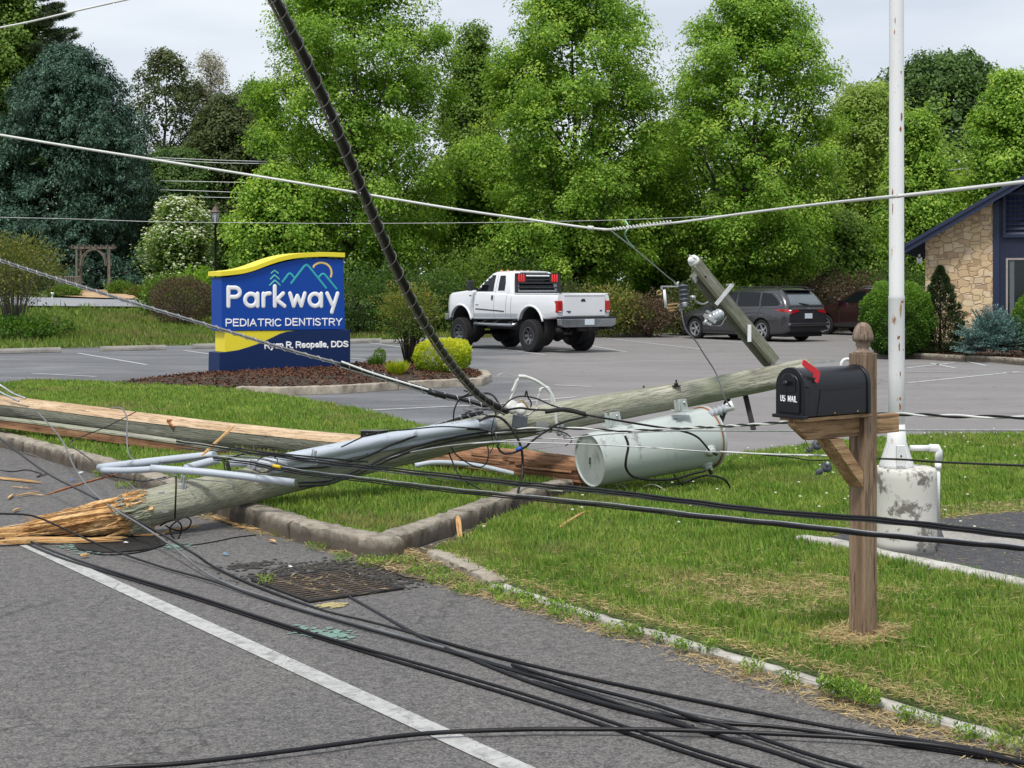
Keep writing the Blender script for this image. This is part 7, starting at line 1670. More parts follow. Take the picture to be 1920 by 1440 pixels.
# more of the tangle round the pole and pipes
for pts, r_, mt_, lab in [
    ([(420, 862, 10.0), (470, 850, 9.9), (540, 856, 9.85), (600, 868, 9.95), (660, 872, 10.1)], .0055, 'cable', 'thin black cable wandering over the channel guard end'),
    ([(480, 866, 10.0), (500, 852, 9.95), (520, 862, 9.9), (512, 880, 9.9), (490, 886, 9.95), (470, 876, 10.0)], .004, 'cable', 'small black wire loop at the pipe junction'),
    ([(340, 840, 12.0), (400, 846, 11.2), (450, 842, 10.4), (520, 850, 10.0), (600, 858, 9.95), (690, 866, 10.0)], .006, 'cable', 'black cable lying along the top of the pipes and guard'),
    ([(640, 838, 10.2), (700, 812, 10.4), (760, 806, 10.5), (830, 800, 10.6), (900, 804, 10.7)], .0055, 'cable', 'black cable bowed across the channel guard'),
    ([(300, 870, 10.8), (320, 888, 10.2), (360, 898, 9.8), (430, 905, 9.7), (438, 918, 9.7)], .0035, 'cable_grey', 'thin grey wire crossing the upper pole near the pipe'),
    ([(700, 868, 10.4), (760, 850, 10.5), (840, 836, 10.6), (920, 828, 10.65), (1010, 822, 10.6), (1090, 826, 10.5)], .0045, 'steel', 'bare strand slanting along the lower pole'),
    ([(930, 770, 10.7), (925, 790, 10.7), (921, 812, 10.7), (925, 835, 10.7), (918, 850, 10.7)], .004, 'cable', 'short black wire hanging from the guard end'),
    ([(1000, 812, 10.7), (1030, 806, 10.65), (1060, 812, 10.6), (1072, 826, 10.6), (1060, 836, 10.6)], .0045, 'cable', 'short curled black wire left of the transformer'),
    ([(940, 905, 10.9), (900, 916, 10.9), (850, 908, 11.0), (800, 896, 11.2)], .004, 'cable', 'thin black wire in the grass under the curved pipe'),
    ([(20, 846, 12.4), (60, 852, 12.3), (96, 870, 11.9), (120, 880, 11.7)], .0035, 'cable_grey', 'thin wire draped over the left kerb')]:
    cable(lab, pts, r_, mt_, n=5)
for (x, y, Y, w_, h_, rot, mt_, lab) in [(478, 873, 10.0, .05, .035, .3, 'steel', 'small steel bracket at the junction of pipes and guard'), (430, 880, 9.95, .035, .05, -.2, 'iron', 'dark bracket between the grey pipes'), (590, 858, 10.0, .03, .05, .2, 'steel', 'steel strap buckle on the channel guard'), (345, 905, 9.7, .02, .045, .1, 'steel', 'small metal staple plate on the broken pole'), (1052, 805, 10.7, .06, .04, .3, 'steel', 'galvanised fitting left of the transformer')]:
    mb = MB(); mm = Matrix.Translation(P(x, y, Y)) @ Matrix.Rotation(rot, 4, 'Y'); mb.box((-w_, -.012, -h_), (w_, .012, h_ * -.3), mm); mb.box((-w_ * .4, -.02, -h_), (w_ * .2, .02, h_), mm); mb.tube([mm @ Vector((-w_ * .7, -.02, 0)), mm @ Vector((-w_ * .7, -.02, h_ * 1.2))], .006, 6)
    tag(mb.build('bracket', M[mt_], bev=.002), lab, 'bracket')
# small litter
for (x, y, c_, lab) in ((135, 903, (.03, .12, .5), 'tiny blue scrap on the road beside the kerb'), (152, 888, (.6, .6, .6), 'tiny white scrap near the kerb below the pipes'), (236, 1021, (.8, .8, .8), 'white scrap on the manhole cover'), (423, 1041, (.12, .2, .3), 'small blue grey scrap in the gutter'), (245, 1005, (.45, .40, .35), 'pale metal hook lying under the pole end')):
    c = G(x, y, .004); mb = MB(); vs = [c + Vector((math.cos(a) * random.uniform(.012, .03), math.sin(a) * random.uniform(.012, .03), random.uniform(.0, .02))) for a in np.linspace(0, 5.5, 6)]; mb.add(vs + [c + Vector((0, 0, .022))], [(i, (i+1) % 6, 6) for i in range(6)])
    tag(mb.build('scrap', simple('scrap', c_, .5)), lab, 'scrap')

P = P_plain
# ------------------------------------------------------------------ vehicles (local x forward, y left, z up)
def loft(stations, hwf, zb, zt, rb=.06, rt=.06, nz=7, ntop=4, crown=.02):
    """closed shell from cross sections: half width hwf(x, z01), bottom zb(x), top zt(x)"""
    mb = MB(); rows = []
    for x in stations:
        b, t = zb(x), zt(x); h = t - b; half = []
        half.append((0, b)); half.append((max(.01, hwf(x, 0) - rb), b))
        for i in range(1, 4): a = i / 3 * math.pi / 2; half.append((hwf(x, 0) - rb + rb * math.sin(a), b + rb * (1 - math.cos(a))))
        for i in range(1, nz): z01 = (rb + (h - rb - rt) * i / nz) / h; half.append((hwf(x, z01), b + z01 * h))
        for i in range(0, 4): a = i / 3 * math.pi / 2; half.append((hwf(x, 1) - rt + rt * math.cos(a), t - rt + rt * math.sin(a)))
        for i in range(1, ntop): u = 1 - i / ntop; half.append(((hwf(x, 1) - rt) * u, t + crown * (1 - u * u)))
        half.append((0, t + crown))
        ring = [(x, y, z) for y, z in half] + [(x, -y, z) for y, z in reversed(half[1:-1])]
        rows.append(ring)
    k = len(rows[0]); mb.add([p for r_ in rows for p in r_], [(i*k + j, i*k + (j+1) % k, (i+1)*k + (j+1) % k, (i+1)*k + j) for i in range(len(rows)-1) for j in range(k)], True)
    mb.f.append(list(range(k))); mb.sm.append(True); mb.f.append([(len(rows)-1)*k + j for j in range(k)][::-1]); mb.sm.append(True)
    return mb
def stack(levels, n=5):
    """plan-view rounded rectangles stacked by height: (z, x_rear, x_front, half width, corner radius, bow)"""
    rows = []
    for z, xr, xf, w, r, bow in levels:
        ring = []
        for cx_, cy_, a0 in ((xf - r, w - r, 0), (xr + r, w - r, 90), (xr + r, -w + r, 180), (xf - r, -w + r, 270)):
            for i in range(n + 1):
                a = R(a0 + 90 * i / n); x = cx_ + r * math.cos(a); y = cy_ + r * math.sin(a)
                ring.append((x, y, z))
            nxt = {0: 90}.get(a0)
        # add centre bow on front and rear
        ring2 = []
        for (x, y, zz_) in ring:
            f = 1 - (y / w) ** 2
            ring2.append((x + (bow * f if x > (xr + xf) / 2 else -bow * .4 * f), y, zz_))
        rows.append(ring2)
    k = len(rows[0]); mb = MB(); mb.add([p for r_ in rows for p in r_], [(i*k + j, i*k + (j+1) % k, (i+1)*k + (j+1) % k, (i+1)*k + j) for i in range(len(rows)-1) for j in range(k)], True)
    z = rows[-1][0][2]; cx_ = sum(p[0] for p in rows[-1]) / k; o = len(mb.v); inner = []
    for s_ in (.8, .4): 
        base = len(mb.v); mb.v += [(cx_ + (x - cx_) * s_, y * s_, z + (.035 if s_ < .5 else .02)) for x, y, _ in rows[-1]]; inner.append(base)
    last = (len(rows)-1) * k
    for b in inner:
        for j in range(k): mb.f.append([last + j, last + (j+1) % k, b + (j+1) % k, b + j]); mb.sm.append(True)
        last = b
    mb.f.append([last + j for j in range(k)]); mb.sm.append(True)
    mb.f.append(list(range(k))[::-1]); mb.sm.append(True)
    return mb
def bool_cut(o, cutters):
    for c in cutters:
        m = o.modifiers.new('cut', 'BOOLEAN'); m.operation = 'DIFFERENCE'; m.object = c; m.solver = 'EXACT'
    bpy.context.view_layer.update(); dg = bpy.context.evaluated_depsgraph_get(); dg.update()
    me = bpy.data.meshes.new_from_object(o.evaluated_get(dg)); o.modifiers.clear(); o.data = me
    for c in cutters: bpy.data.objects.remove(c)
    me.polygons.foreach_set('use_smooth', [True] * len(me.polygons)); me.set_sharp_from_angle(angle=R(32))
def bvh_of(objs):
    bm = bmesh.new()
    for o in objs:
        me = o.data; bm.from_mesh(me)
    t = BVHTree.FromBMesh(bm); bm.free(); return t
def patch(name, poly, axis, bvh, mat, parent, off=.006, step=.10, rnd_=0, thick=.004):
    """thin plate that follows the bodywork; poly in (x, z) for sides, (y, z) for front and rear"""
    bm = bmesh.new(); f = bm.faces.new([bm.verts.new((u, v, 0)) for u, v in poly])
    us_ = [p[0] for p in poly]; vs_ = [p[1] for p in poly]
    for lo, hi, nrm in ((min(us_), max(us_), (1, 0, 0)), (min(vs_), max(vs_), (0, 1, 0))):
        k = int((hi - lo) / step)
        for i in range(1, k + 1):
            c = lo + (hi - lo) * i / (k + 1); bmesh.ops.bisect_plane(bm, geom=bm.verts[:] + bm.edges[:] + bm.faces[:], plane_co=(c, 0, 0) if nrm[0] else (0, c, 0), plane_no=nrm)
    D = {'L': Vector((0, -1, 0)), 'R': Vector((0, 1, 0)), 'B': Vector((1, 0, 0)), 'F': Vector((-1, 0, 0))}[axis]
    for v in bm.verts:
        u, w = v.co.x, v.co.y
        o = {'L': Vector((u, 3, w)), 'R': Vector((u, -3, w)), 'B': Vector((-9, u, w)), 'F': Vector((9, u, w))}[axis]
        h = bvh.ray_cast(o, D)
        if h[0] is None:
            h = bvh.find_nearest(Vector((u, .9 if axis == 'L' else -.9, w)) if axis in 'LR' else Vector((-1.3 if axis == 'B' else 4.6, u, w)))
        v.co = h[0] - D * off
    r = bmesh.ops.extrude_face_region(bm, geom=bm.faces[:])
    for e in r['geom']:
        if isinstance(e, bmesh.types.BMVert): e.co -= D * -thick
    bmesh.ops.recalc_face_normals(bm, faces=bm.faces)
    me = bpy.data.meshes.new(name); bm.to_mesh(me); bm.free(); me.materials.append(mat)
    o = bpy.data.objects.new(name, me); COL.objects.link(o); o.parent = parent; return o
def wheel(parent, x, y, r, w, mats, rim_r, spokes=6, dish=.02, twin=False):
    s_ = 1 if y > 0 else -1
    mtx = Matrix.Translation((x, y, r)) @ Matrix.Rotation(R(-90 * s_), 4, 'X')      # local z outward
    mb = MB(); mb.lathe([(0, -w*.4), (rim_r * .9, -w*.4), (rim_r * .9, w*.22), (0, w*.22)], 24, mtx); h = mb.build('wheel', mats[2], parent)
    prof = [(rim_r, -w*.5), (r*.90, -w*.52), (r*.975, -w*.44), (r, -w*.3), (r*1.0, w*.3), (r*.975, w*.44), (r*.90, w*.52), (rim_r * 1.06, w*.50), (rim_r, w*.44), (rim_r, -w*.5)]
    mb = MB(); mb.lathe(prof, 44, mtx, caps=False)
    nT = 36
    for k in range(nT):
        a = 2*math.pi*k/nT
        for zz_ in (-w*.36, w*.2, -w*.08):
            mm = mtx @ Matrix.Rotation(a + zz_ * 2, 4, 'Z'); mb.box((r*.985, -.016 * r / .4, zz_), (r*1.018, .016 * r / .4, zz_ + w*.18), mm)
    t = mb.build('tyre', mats[0], parent, sharp=30); t.parent = h
    mb = MB(); mb.lathe([(rim_r*1.03, w*.46), (rim_r*1.03, w*.49), (rim_r*.93, w*.49), (rim_r*.90, w*.28), (rim_r*.88, w*.225)], 36, mtx, caps=False)
    for k in range(spokes):
        for dd in ((-.12, .12) if twin else (0,)):
            mm = mtx @ Matrix.Rotation(2*math.pi*k/spokes + dd, 4, 'Z'); ww = .028 if twin else .045
            mb.prism([(rim_r*.12, w*.30 - dish), (rim_r*.93, w*.38), (rim_r*.93, w*.30), (rim_r*.12, w*.20 - dish)], -ww*r/.4, ww*r/.4, lambda u, v, d: mm @ Vector((u, d * (1 - .35 * u / rim_r) , v)))
    mb.lathe([(rim_r*.26, w*.2), (rim_r*.26, w*.34 - dish), (rim_r*.16, w*.38 - dish), (0, w*.40 - dish)], 20, mtx)
    t = mb.build('rim', mats[1], parent, sharp=30); t.parent = h
    return h
M['white_car'] = simple('white car paint', (.74, .75, .77), .22, 0, .03, 2, coat=.6)
M['silver_low'] = simple('silver lower body paint', (.50, .52, .55), .3, .1, .06, 3, coat=.4)
M['tyre'] = simple('tyre rubber', (.010, .010, .011), .9, 0, .2, 12, .2)
M['rim_dark'] = simple('dark polished rim', (.16, .16, .17), .3, .8, .2, 8); M['rim_sil'] = simple('silver alloy', (.45, .46, .48), .3, .7, .1, 6)
M['chassis'] = simple('black chassis', (.008, .008, .009), .8, 0, .2, 5); M['plastic'] = simple('black trim plastic', (.022, .022, .024), .55, 0, .1, 6)
M['chrome'] = simple('dull chrome', (.38, .40, .43), .22, .85, .15, 5); M['car_glass'] = simple('tinted car glass', (.006, .008, .010), .1, 0, .1, 2, spec=.35)
M['lamp_red'] = simple('red lamp lens', (.42, .010, .012), .2, 0, .12, 18, coat=.5); M['lamp_lit'] = simple('bright red lamp bar', (.80, .03, .03), .25); M['lamp_clear'] = simple('clear lamp lens', (.6, .6, .6), .15, coat=.5)
M['plate'] = simple('licence plate', (.62, .70, .76), .4, 0, .1, 30); M['grey_car'] = simple('dark grey metallic paint', (.060, .058, .066), .28, .5, .08, 2, coat=.8); M['maroon'] = simple('dark maroon paint', (.030, .008, .012), .3, .25, .1, 2, coat=.8)
M['seam'] = simple('panel gap', (.03, .03, .032), .8); M['roof_grey'] = simple('car roof glass', (.05, .055, .055), .12, 0, .1, 2, spec=.7); M['rear_glass'] = simple('sky lit rear glass', (.10, .125, .14), .08, 0, .1, 2, spec=1.0)  # rear glass: reflected sky painted into the paler base colour
M['badge'] = simple('small dark badge', (.03, .05, .16), .4); M['amber_lens'] = simple('amber marker', (.7, .25, .06), .3)
def lerpf(xs_, ys_): return lambda x: float(np.interp(x, xs_, ys_))
def seam(name, pts, bvh, parent, side, w=.012, mat='seam'):
    mb = MB(); q = []
    D = Vector((0, -1, 0)) if side == 'L' else Vector((0, 1, 0)) if side == 'R' else Vector((1, 0, 0))
    pp = smooth_path([Vector((a, 0, b)) for a, b in pts], 6) if len(pts) > 2 else [Vector((pts[0][0] + (pts[1][0]-pts[0][0]) * i / 8, 0, pts[0][1] + (pts[1][1]-pts[0][1]) * i / 8)) for i in range(9)]
    for p in pp:
        o = Vector((p.x, 3, p.z)) if side == 'L' else Vector((p.x, -3, p.z)) if side == 'R' else Vector((-9, p.x, p.z))
        h = bvh.ray_cast(o, D)
        if h[0] is not None: q.append(h[0] + D * (-.0005))
    if len(q) > 1: mb.tube(q, w / 2, 4); return mb.build(name, M[mat], parent)
# ---------------- lifted white pickup
K = .92
tc_ = G(998, 660); heading = math.atan2(RD.y, RD.x)
root_p = tc_ - Vector((-math.sin(heading), math.cos(heading), 0)) * .92 * K
tk = empty('pickup_truck', root_p, 'lifted white extended cab pickup with big tyres and lit red rear window lamps', 'pickup truck', rz=heading, scale=K)
st = [-1.22, -1.17, -1.0, -.8] + [-.7 + .12 * i for i in range(13)] + [.95, 1.3, 1.7, 2.1, 2.5] + [2.85 + .12 * i for i in range(12)] + [4.35, 4.46, 4.54, 4.57]
zb = lerpf([-1.22, -.75, 2.9, 4.2, 4.57], [1.02, .96, .90, .92, 1.05]); zt = lerpf([-1.22, .95, 1.0, 2.85, 3.1, 4.2, 4.46, 4.57], [1.66, 1.66, 1.68, 1.74, 1.79, 1.70, 1.60, 1.35])
def hw(x, z):
    w = .995 - .035 * max(0, z - .6) / .4 - .03 * max(0, .25 - z) / .25
    return w * float(np.interp(x, [-1.22, -1.1, 3.9, 4.3, 4.57], [.965, 1, 1, .97, .80]))
body = loft(st, hw, zb, zt, .05, .05, 8).build('body', M['white_car'], tk)
cuts = []
for x in (0, 3.6):
    mb = MB(); mb.lathe([(.60, -2), (.60, 2)], 40, Matrix.Translation((x, 0, .72)) @ Matrix.Rotation(R(90), 4, 'X')); cuts.append(mb.build('cut', M['chassis']))
mb = MB(); mb.box((-1.12, -.80, 1.22), (.93, .80, 2.2)); cuts.append(mb.build('cut', M['chassis']))
for c in cuts: c.matrix_world = Matrix.LocRotScale(tk.location, tk.rotation_euler, tk.scale)
bool_cut(body, cuts)
cab = stack([(1.64, .96, 3.05, .93, .10, .0), (1.76, .98, 2.93, .925, .12, .02), (1.95, 1.03, 2.70, .89, .14, .04), (2.15, 1.10, 2.42, .84, .16, .06), (2.28, 1.16, 2.24, .80, .18, .06), (2.335, 1.24, 2.12, .74, .2, .05)]).build('cab', M['white_car'], tk, sharp=50)
bv = bvh_of([body, cab])
for sd_ in 'LR':
    gl = patch('front_window', [(1.93, 1.75), (2.83, 1.75), (2.83, 1.80), (2.44, 2.20), (2.30, 2.235), (1.93, 2.235)], sd_, bv, M['car_glass'], tk)
    patch('rear_side_window', [(1.36, 1.77), (1.70, 1.77), (1.70, 2.22), (1.44, 2.22), (1.36, 2.0)], sd_, bv, M['car_glass'], tk)
    for pts in ([(1.82, .95), (1.82, 1.72), (1.80, 2.26)], [(2.88, .95), (2.90, 1.74)], [(1.22, 1.0), (1.20, 1.70)], [(.965, .95), (.965, 1.65)]): seam('door_gap', pts, bv, tk, sd_)
    patch('side_moulding', [(1.3, 1.14), (2.78, 1.20), (2.78, 1.235), (1.3, 1.175)], sd_, bv, M['plastic'], tk)
    patch('lower_trim', [(.70, .93), (2.92, .91), (2.92, 1.08), (.62, 1.10)], sd_, bv, M['silver_low'], tk, off=.004)
    patch('door_handle', [(1.88, 1.50), (1.96, 1.50), (1.96, 1.63), (1.88, 1.63)], sd_, bv, M['plastic'], tk, off=.02)
    patch('fender_badge', [(3.02, 1.60), (3.14, 1.60), (3.14, 1.63), (3.02, 1.63)], sd_, bv, M['plastic'], tk)
patch('windshield', [(-.72, 1.82), (.72, 1.82), (.66, 2.24), (-.66, 2.24)], 'F', bv, M['car_glass'], tk)
patch('door_badge', [(2.62, 1.33), (2.78, 1.33), (2.78, 1.35), (2.62, 1.35)], 'L', bv, M['plastic'], tk)
# arch lips
for x in (0, 3.6):
    for s_ in (-1, 1):
        mb = MB(); mb.tube([Vector((x + .615 * math.cos(a), s_ * .995, .72 + .615 * math.sin(a))) for a in np.linspace(R(18), R(164), 24)], .032, 8); mb.build('arch_flare', M['white_car'], tk)
        mb = MB(); mb.lathe([(.585, -.30), (.585, .10), (.56, .10), (.56, -.30)], 30, Matrix.Translation((x, s_ * .80, .74)) @ Matrix.Rotation(R(-90 * s_), 4, 'X')); mb.box((x - .5, s_ * .45 - .02, .9), (x + .5, s_ * .45 + .02, 1.3)); mb.build('wheel_well', M['chassis'], tk)
# rear: tailgate, lamps, bumper
mb = MB(); mb.box((-1.262, -.76, 1.05), (-1.222, .76, 1.655)); mb.box((-1.275, -.76, 1.625), (-1.215, .76, 1.672)); tg = mb.build('tailgate', M['white_car'], tk, bev=.012)
mb = MB(); mb.prism([(-.085, 0), (.085, 0), (.075, .05), (.04, .08), (-.04, .08), (-.075, .05)], -1.268, -1.2615, lambda u, v, d: Vector((d, u + .05, 1.46 + v))); o = mb.build('tailgate_handle', M['plastic'], tk); o.parent = tg
mb = MB(); mb.box((-1.266, .50, 1.17), (-1.2618, .66, 1.20)); mb.box((-1.267, .52, 1.135), (-1.2618, .60, 1.165)); o = mb.build('tailgate_badge', M['badge'], tk); o.parent = tg
mb = MB(); mb.lathe([(.045, 0), (.045, .006), (0, .007)], 16, Matrix.Translation((-1.262, -.60, 1.20)) @ Matrix.Rotation(R(-90), 4, 'Y') @ Matrix.Diagonal((.55, 1, 1, 1))); o = mb.build('oval_badge', M['badge'], tk); o.parent = tg
for s_ in (-1, 1):
    mb = MB(); mb.box((-1.26, s_ * .875 - .085, 1.15), (-1.10, s_ * .875 + .10, 1.49)); mb.build('tail_light', M['lamp_red'], tk, bev=.02)
    mb = MB(); mb.box((-1.264, s_ * .875 - .06, 1.165), (-1.2605, s_ * .875 + .06, 1.20)); mb.build('reverse_light', M['lamp_clear'], tk)
mb = MB(); mb.prism([(-1.0, .80), (-1.02, .98), (1.02, .98), (1.0, .80), (.86, .74), (-.86, .74)], -1.46, -1.28, lambda u, v, d: Vector((d, u, v))); mb.build('bumper', M['chrome'], tk, bev=.02)
mb = MB(); mb.box((-1.47, -1.0, .982), (-1.24, 1.0, 1.035)); mb.build('bumper_step', M['plastic'], tk, bev=.008)
mb = MB(); mb.box((-1.475, -.19, .80), (-1.4615, .15, .965)); pl = mb.build('licence_plate', M['plate'], tk, bev=.003)
mb = MB(); mb.box((-1.40, -.42, .62), (-1.28, .30, .73)); mb.box((-1.44, -.12, .66), (-1.26, .0, .74)); mb.build('tow_hitch', M['chassis'], tk)
mb = MB(); mb.tube([(-.2, -.62, .72), (-.9, -.80, .76), (-1.33, -.86, .74)], .055, 10); mb.box((-1.36, -1.0, .66), (-1.05, -.70, .76)); mb.build('exhaust', M['chassis'], tk)
# headache rack
mb = MB()
for a, b in (((-.80, 1.70), (-.80, 2.28)), ((.80, 1.70), (.80, 2.28))): mb.bar((.93, a[0], a[1]), (.97, b[0] * .97, b[1]), .05, .10, up=Vector((0, 1, 0)))
mb.bar((.965, -.80, 2.26), (.965, .80, 2.26), .06, .05)
mb.bar((.955, -.80, 2.00), (.955, .80, 2.00), .06, .05); mb.bar((.94, -.80, 1.86), (.94, .80, 1.86), .05, .04); mb.bar((.93, -.82, 1.72), (.93, .82, 1.72), .08, .05)
for z in (2.10, 2.18): mb.bar((.955, -.50, z), (.955, .50, z), .02, .035)
mb.box((.94, -.80, 1.99), (.965, -.44, 2.27)); mb.box((.94, .44, 1.99), (.965, .80, 2.27)); mb.build('window_rack', M['plastic'], tk, bev=.006)
for s_ in (-1, 1):
    for k in range(3):
        mb = MB(); y = s_ * .62 + (k - 1) * .085; mb.lathe([(.032, 0), (.035, .02), (.03, .20), (.01, .23), (0, .23)], 12, Matrix.Translation((.935, y, 2.03)) @ Matrix.Diagonal((.4, 1, 1, 1))); mb.build('rack_light', M['lamp_lit'], tk)
patch('rear_window', [(-.66, 1.78), (.66, 1.78), (.62, 2.18), (-.62, 2.18)], 'B', bvh_of([cab]), M['car_glass'], tk)
mb = MB(); mb.box((1.12, -.5, 2.285), (1.17, .5, 2.32)); mb.build('high_brake_light', M['chrome'], tk)
for y in (-.5, -.25, 0, .25, .5): mb = MB(); mb.lathe([(.05, 0), (.04, .03), (0, .045)], 10, Matrix.Translation((2.12, y, 2.355))); mb.build('roof_marker', M['amber_lens'], tk)
mb = MB(); mb.bar((-1.2, -.9, 1.685), (.93, -.9, 1.685), .07, .03); mb.bar((-1.2, .9, 1.685), (.93, .9, 1.685), .07, .03); mb.build('bed_rail_cap', M['white_car'], tk, bev=.008)
for s_ in (-1, 1):
    mb = MB(); mb.bar((2.78, s_ * .93, 1.80), (2.80, s_ * 1.10, 1.82), .05, .05); mb.build('mirror_arm', M['plastic'], tk)
    mb = MB(); mb.box((2.74, s_ * 1.18 - .10, 1.76), (2.86, s_ * 1.18 + .10, 2.08)); mb.build('mirror', M['plastic'], tk, bev=.04)
    mb = MB(); mb.tube([(.72, s_ * .93, .80), (.85, s_ * 1.05, .76), (2.75, s_ * 1.05, .76), (2.85, s_ * .93, .80)], .045, 8)
    for x in (1.1, 1.85, 2.5): mb.bar((x, s_ * .7, .90), (x, s_ * 1.05, .77), .05, .03)
    mb.build('side_step', M['chrome'], tk)
    mb = MB(); mb.box((-1.1, s_ * .45 - .04, .78), (4.2, s_ * .45 + .04, .93)); mb.build('frame_rail', M['chassis'], tk)
for x in (0, 3.6):
    mb = MB(); mb.tube([(x, -.75, .47), (x, .75, .47)], .06, 10); mb.lathe([(.05, -.2), (.16, -.12), (.20, 0), (.16, .12), (.05, .2)], 16, Matrix.Translation((x, .0 if x == 0 else .3, .48)) @ Matrix.Rotation(R(90), 4, 'Y'))
    for s_ in (-1, 1): mb.tube([(x + .1, s_ * .5, .5), (x + .05, s_ * .5, .95)], .05, 8)
    mb.build('axle', M['chassis'], tk)
mb = MB(); mb.box((.4, -.5, .62), (2.9, .5, .92)); mb.box((2.9, -.35, .6), (4.2, .35, 1.2)); mb.tube([(0, 0, .5), (1.6, 0, .7)], .045, 8); mb.build('driveline', M['chassis'], tk)
for x in (0, 3.6):
    for y in (-.90, .90): wheel(tk, x, y, .47, .34, (M['tyre'], M['rim_dark'], M['chassis']), .25, 8, .05)
mb = MB(); mb.box((4.5, -.85, .86), (4.72, .85, 1.06)); mb.build('front_bumper', M['chrome'], tk, bev=.03)

# ---------------- dark grey minivan
vc = G(1432, 640); root_v = vc - Vector((-math.sin(heading), math.cos(heading), 0)) * .86
vn = empty('minivan', root_v, 'dark grey minivan parked nose in behind the fallen crossarm', 'minivan', rz=heading)
st = [-1.10, -1.06, -.95] + [-.8 + .11 * i for i in range(15)] + [.9, 1.3, 1.7, 2.1, 2.4] + [2.5 + .11 * i for i in range(12)] + [3.85, 3.95, 4.02, 4.05]
zb = lerpf([-1.10, -.9, 0, 3, 4.05], [.36, .26, .20, .20, .30]); zt = lerpf([-1.10, -1.0, 0, 2.6, 3.1, 3.7, 4.05], [1.02, 1.06, 1.06, 1.03, 1.0, .86, .62])
def hw(x, z):
    w = .97 + .025 * math.sin(z * 3.0) - .05 * max(0, z - .75) / .25
    return w * float(np.interp(x, [-1.10, -.95, -.6, 3.2, 3.75, 4.05], [.86, .95, 1, 1, .93, .72]))
body = loft(st, hw, zb, zt, .06, .08, 9).build('body', M['grey_car'], vn)
cuts = []
for x in (0, 3.06):
    mb = MB(); mb.lathe([(.395, -2), (.395, 2)], 36, Matrix.Translation((x, 0, .37)) @ Matrix.Rotation(R(90), 4, 'X')); cuts.append(mb.build('cut', M['chassis']))
for c in cuts: c.matrix_world = Matrix.LocRotScale(vn.location, vn.rotation_euler, vn.scale)
bool_cut(body, cuts)
cabv = stack([(1.0, -1.02, 3.0, .91, .12, .05), (1.1, -1.0, 2.75, .90, .14, .10), (1.3, -.90, 2.26, .86, .16, .13), (1.5, -.74, 1.82, .80, .20, .13), (1.62, -.60, 1.52, .745, .24, .12), (1.69, -.38, 1.22, .64, .26, .08)]).build('cabin', M['grey_car'], vn, sharp=50)
bv = bvh_of([body, cabv])
for sd_ in 'LR':
    patch('front_window', [(1.22, 1.10), (2.22, 1.10), (2.02, 1.30), (1.60, 1.53), (1.24, 1.58)], sd_, bv, M['car_glass'], vn)
    patch('sliding_door_window', [(.18, 1.12), (1.14, 1.10), (1.14, 1.58), (.20, 1.56)], sd_, bv, M['car_glass'], vn)
    patch('rear_side_window', [(-.72, 1.20), (-.62, 1.14), (.10, 1.12), (.12, 1.555), (-.30, 1.52), (-.55, 1.36)], sd_, bv, M['car_glass'], vn)
    seam('window_trim', [(.15, 1.595), (-.32, 1.56), (-.60, 1.40), (-.80, 1.19), (-.60, 1.105), (.1, 1.085)], bv, vn, sd_, .02, 'chrome')
    for pts in ([(1.18, .30), (1.18, 1.05)], [(.15, .62), (.14, 1.05)], [(2.30, .32), (2.32, 1.0)], [(.45, .30), (.50, .50), (.42, .80), (.14, .86)]): seam('door_gap', pts, bv, vn, sd_, .014)
    seam('body_crease', [(-.55, .78), (0, .90), (.8, .88), (2.4, .74)], bv, vn, sd_, .03, 'grey_car')
    patch('sill_trim', [(.42, .26), (2.64, .26), (2.64, .31), (.42, .31)], sd_, bv, M['plastic'], vn)
    patch('door_handle', [(1.28, .90), (1.46, .90), (1.46, .935), (1.28, .935)], sd_, bv, M['grey_car'], vn, off=.025)
patch('windshield', [(-.72, 1.1), (.72, 1.1), (.6, 1.55), (-.6, 1.55)], 'F', bv, M['car_glass'], vn)
patch('rear_window', [(-.70, 1.17), (.70, 1.17), (.60, 1.53), (-.60, 1.53)], 'B', bv, M['rear_glass'], vn, off=.008)
patch('rear_valance', [(-.80, .34), (.80, .34), (.84, .50), (-.84, .50)], 'B', bv, M['plastic'], vn, off=.006)
patch('rear_bar', [(-.76, 1.02), (.76, 1.02), (.70, 1.09), (-.70, 1.09)], 'B', bv, M['plastic'], vn, off=.006)
mb = MB(); mb.prism([(-.93, .50), (.93, .50), (.90, .60), (-.90, .60)], -1.16, -1.06, lambda u, v, d: Vector((d, u * (.96 if d < -1.1 else 1), v))); mb.build('rear_bumper', M['grey_car'], vn, bev=.03)
patch('licence_plate', [(-.17, .74), (.17, .74), (.17, .90), (-.17, .90)], 'B', bv, M['plate'], vn, off=.016)
patch('plate_recess', [(-.42, .68), (.42, .68), (.34, .96), (-.34, .96)], 'B', bv, M['plastic'], vn, off=.001)
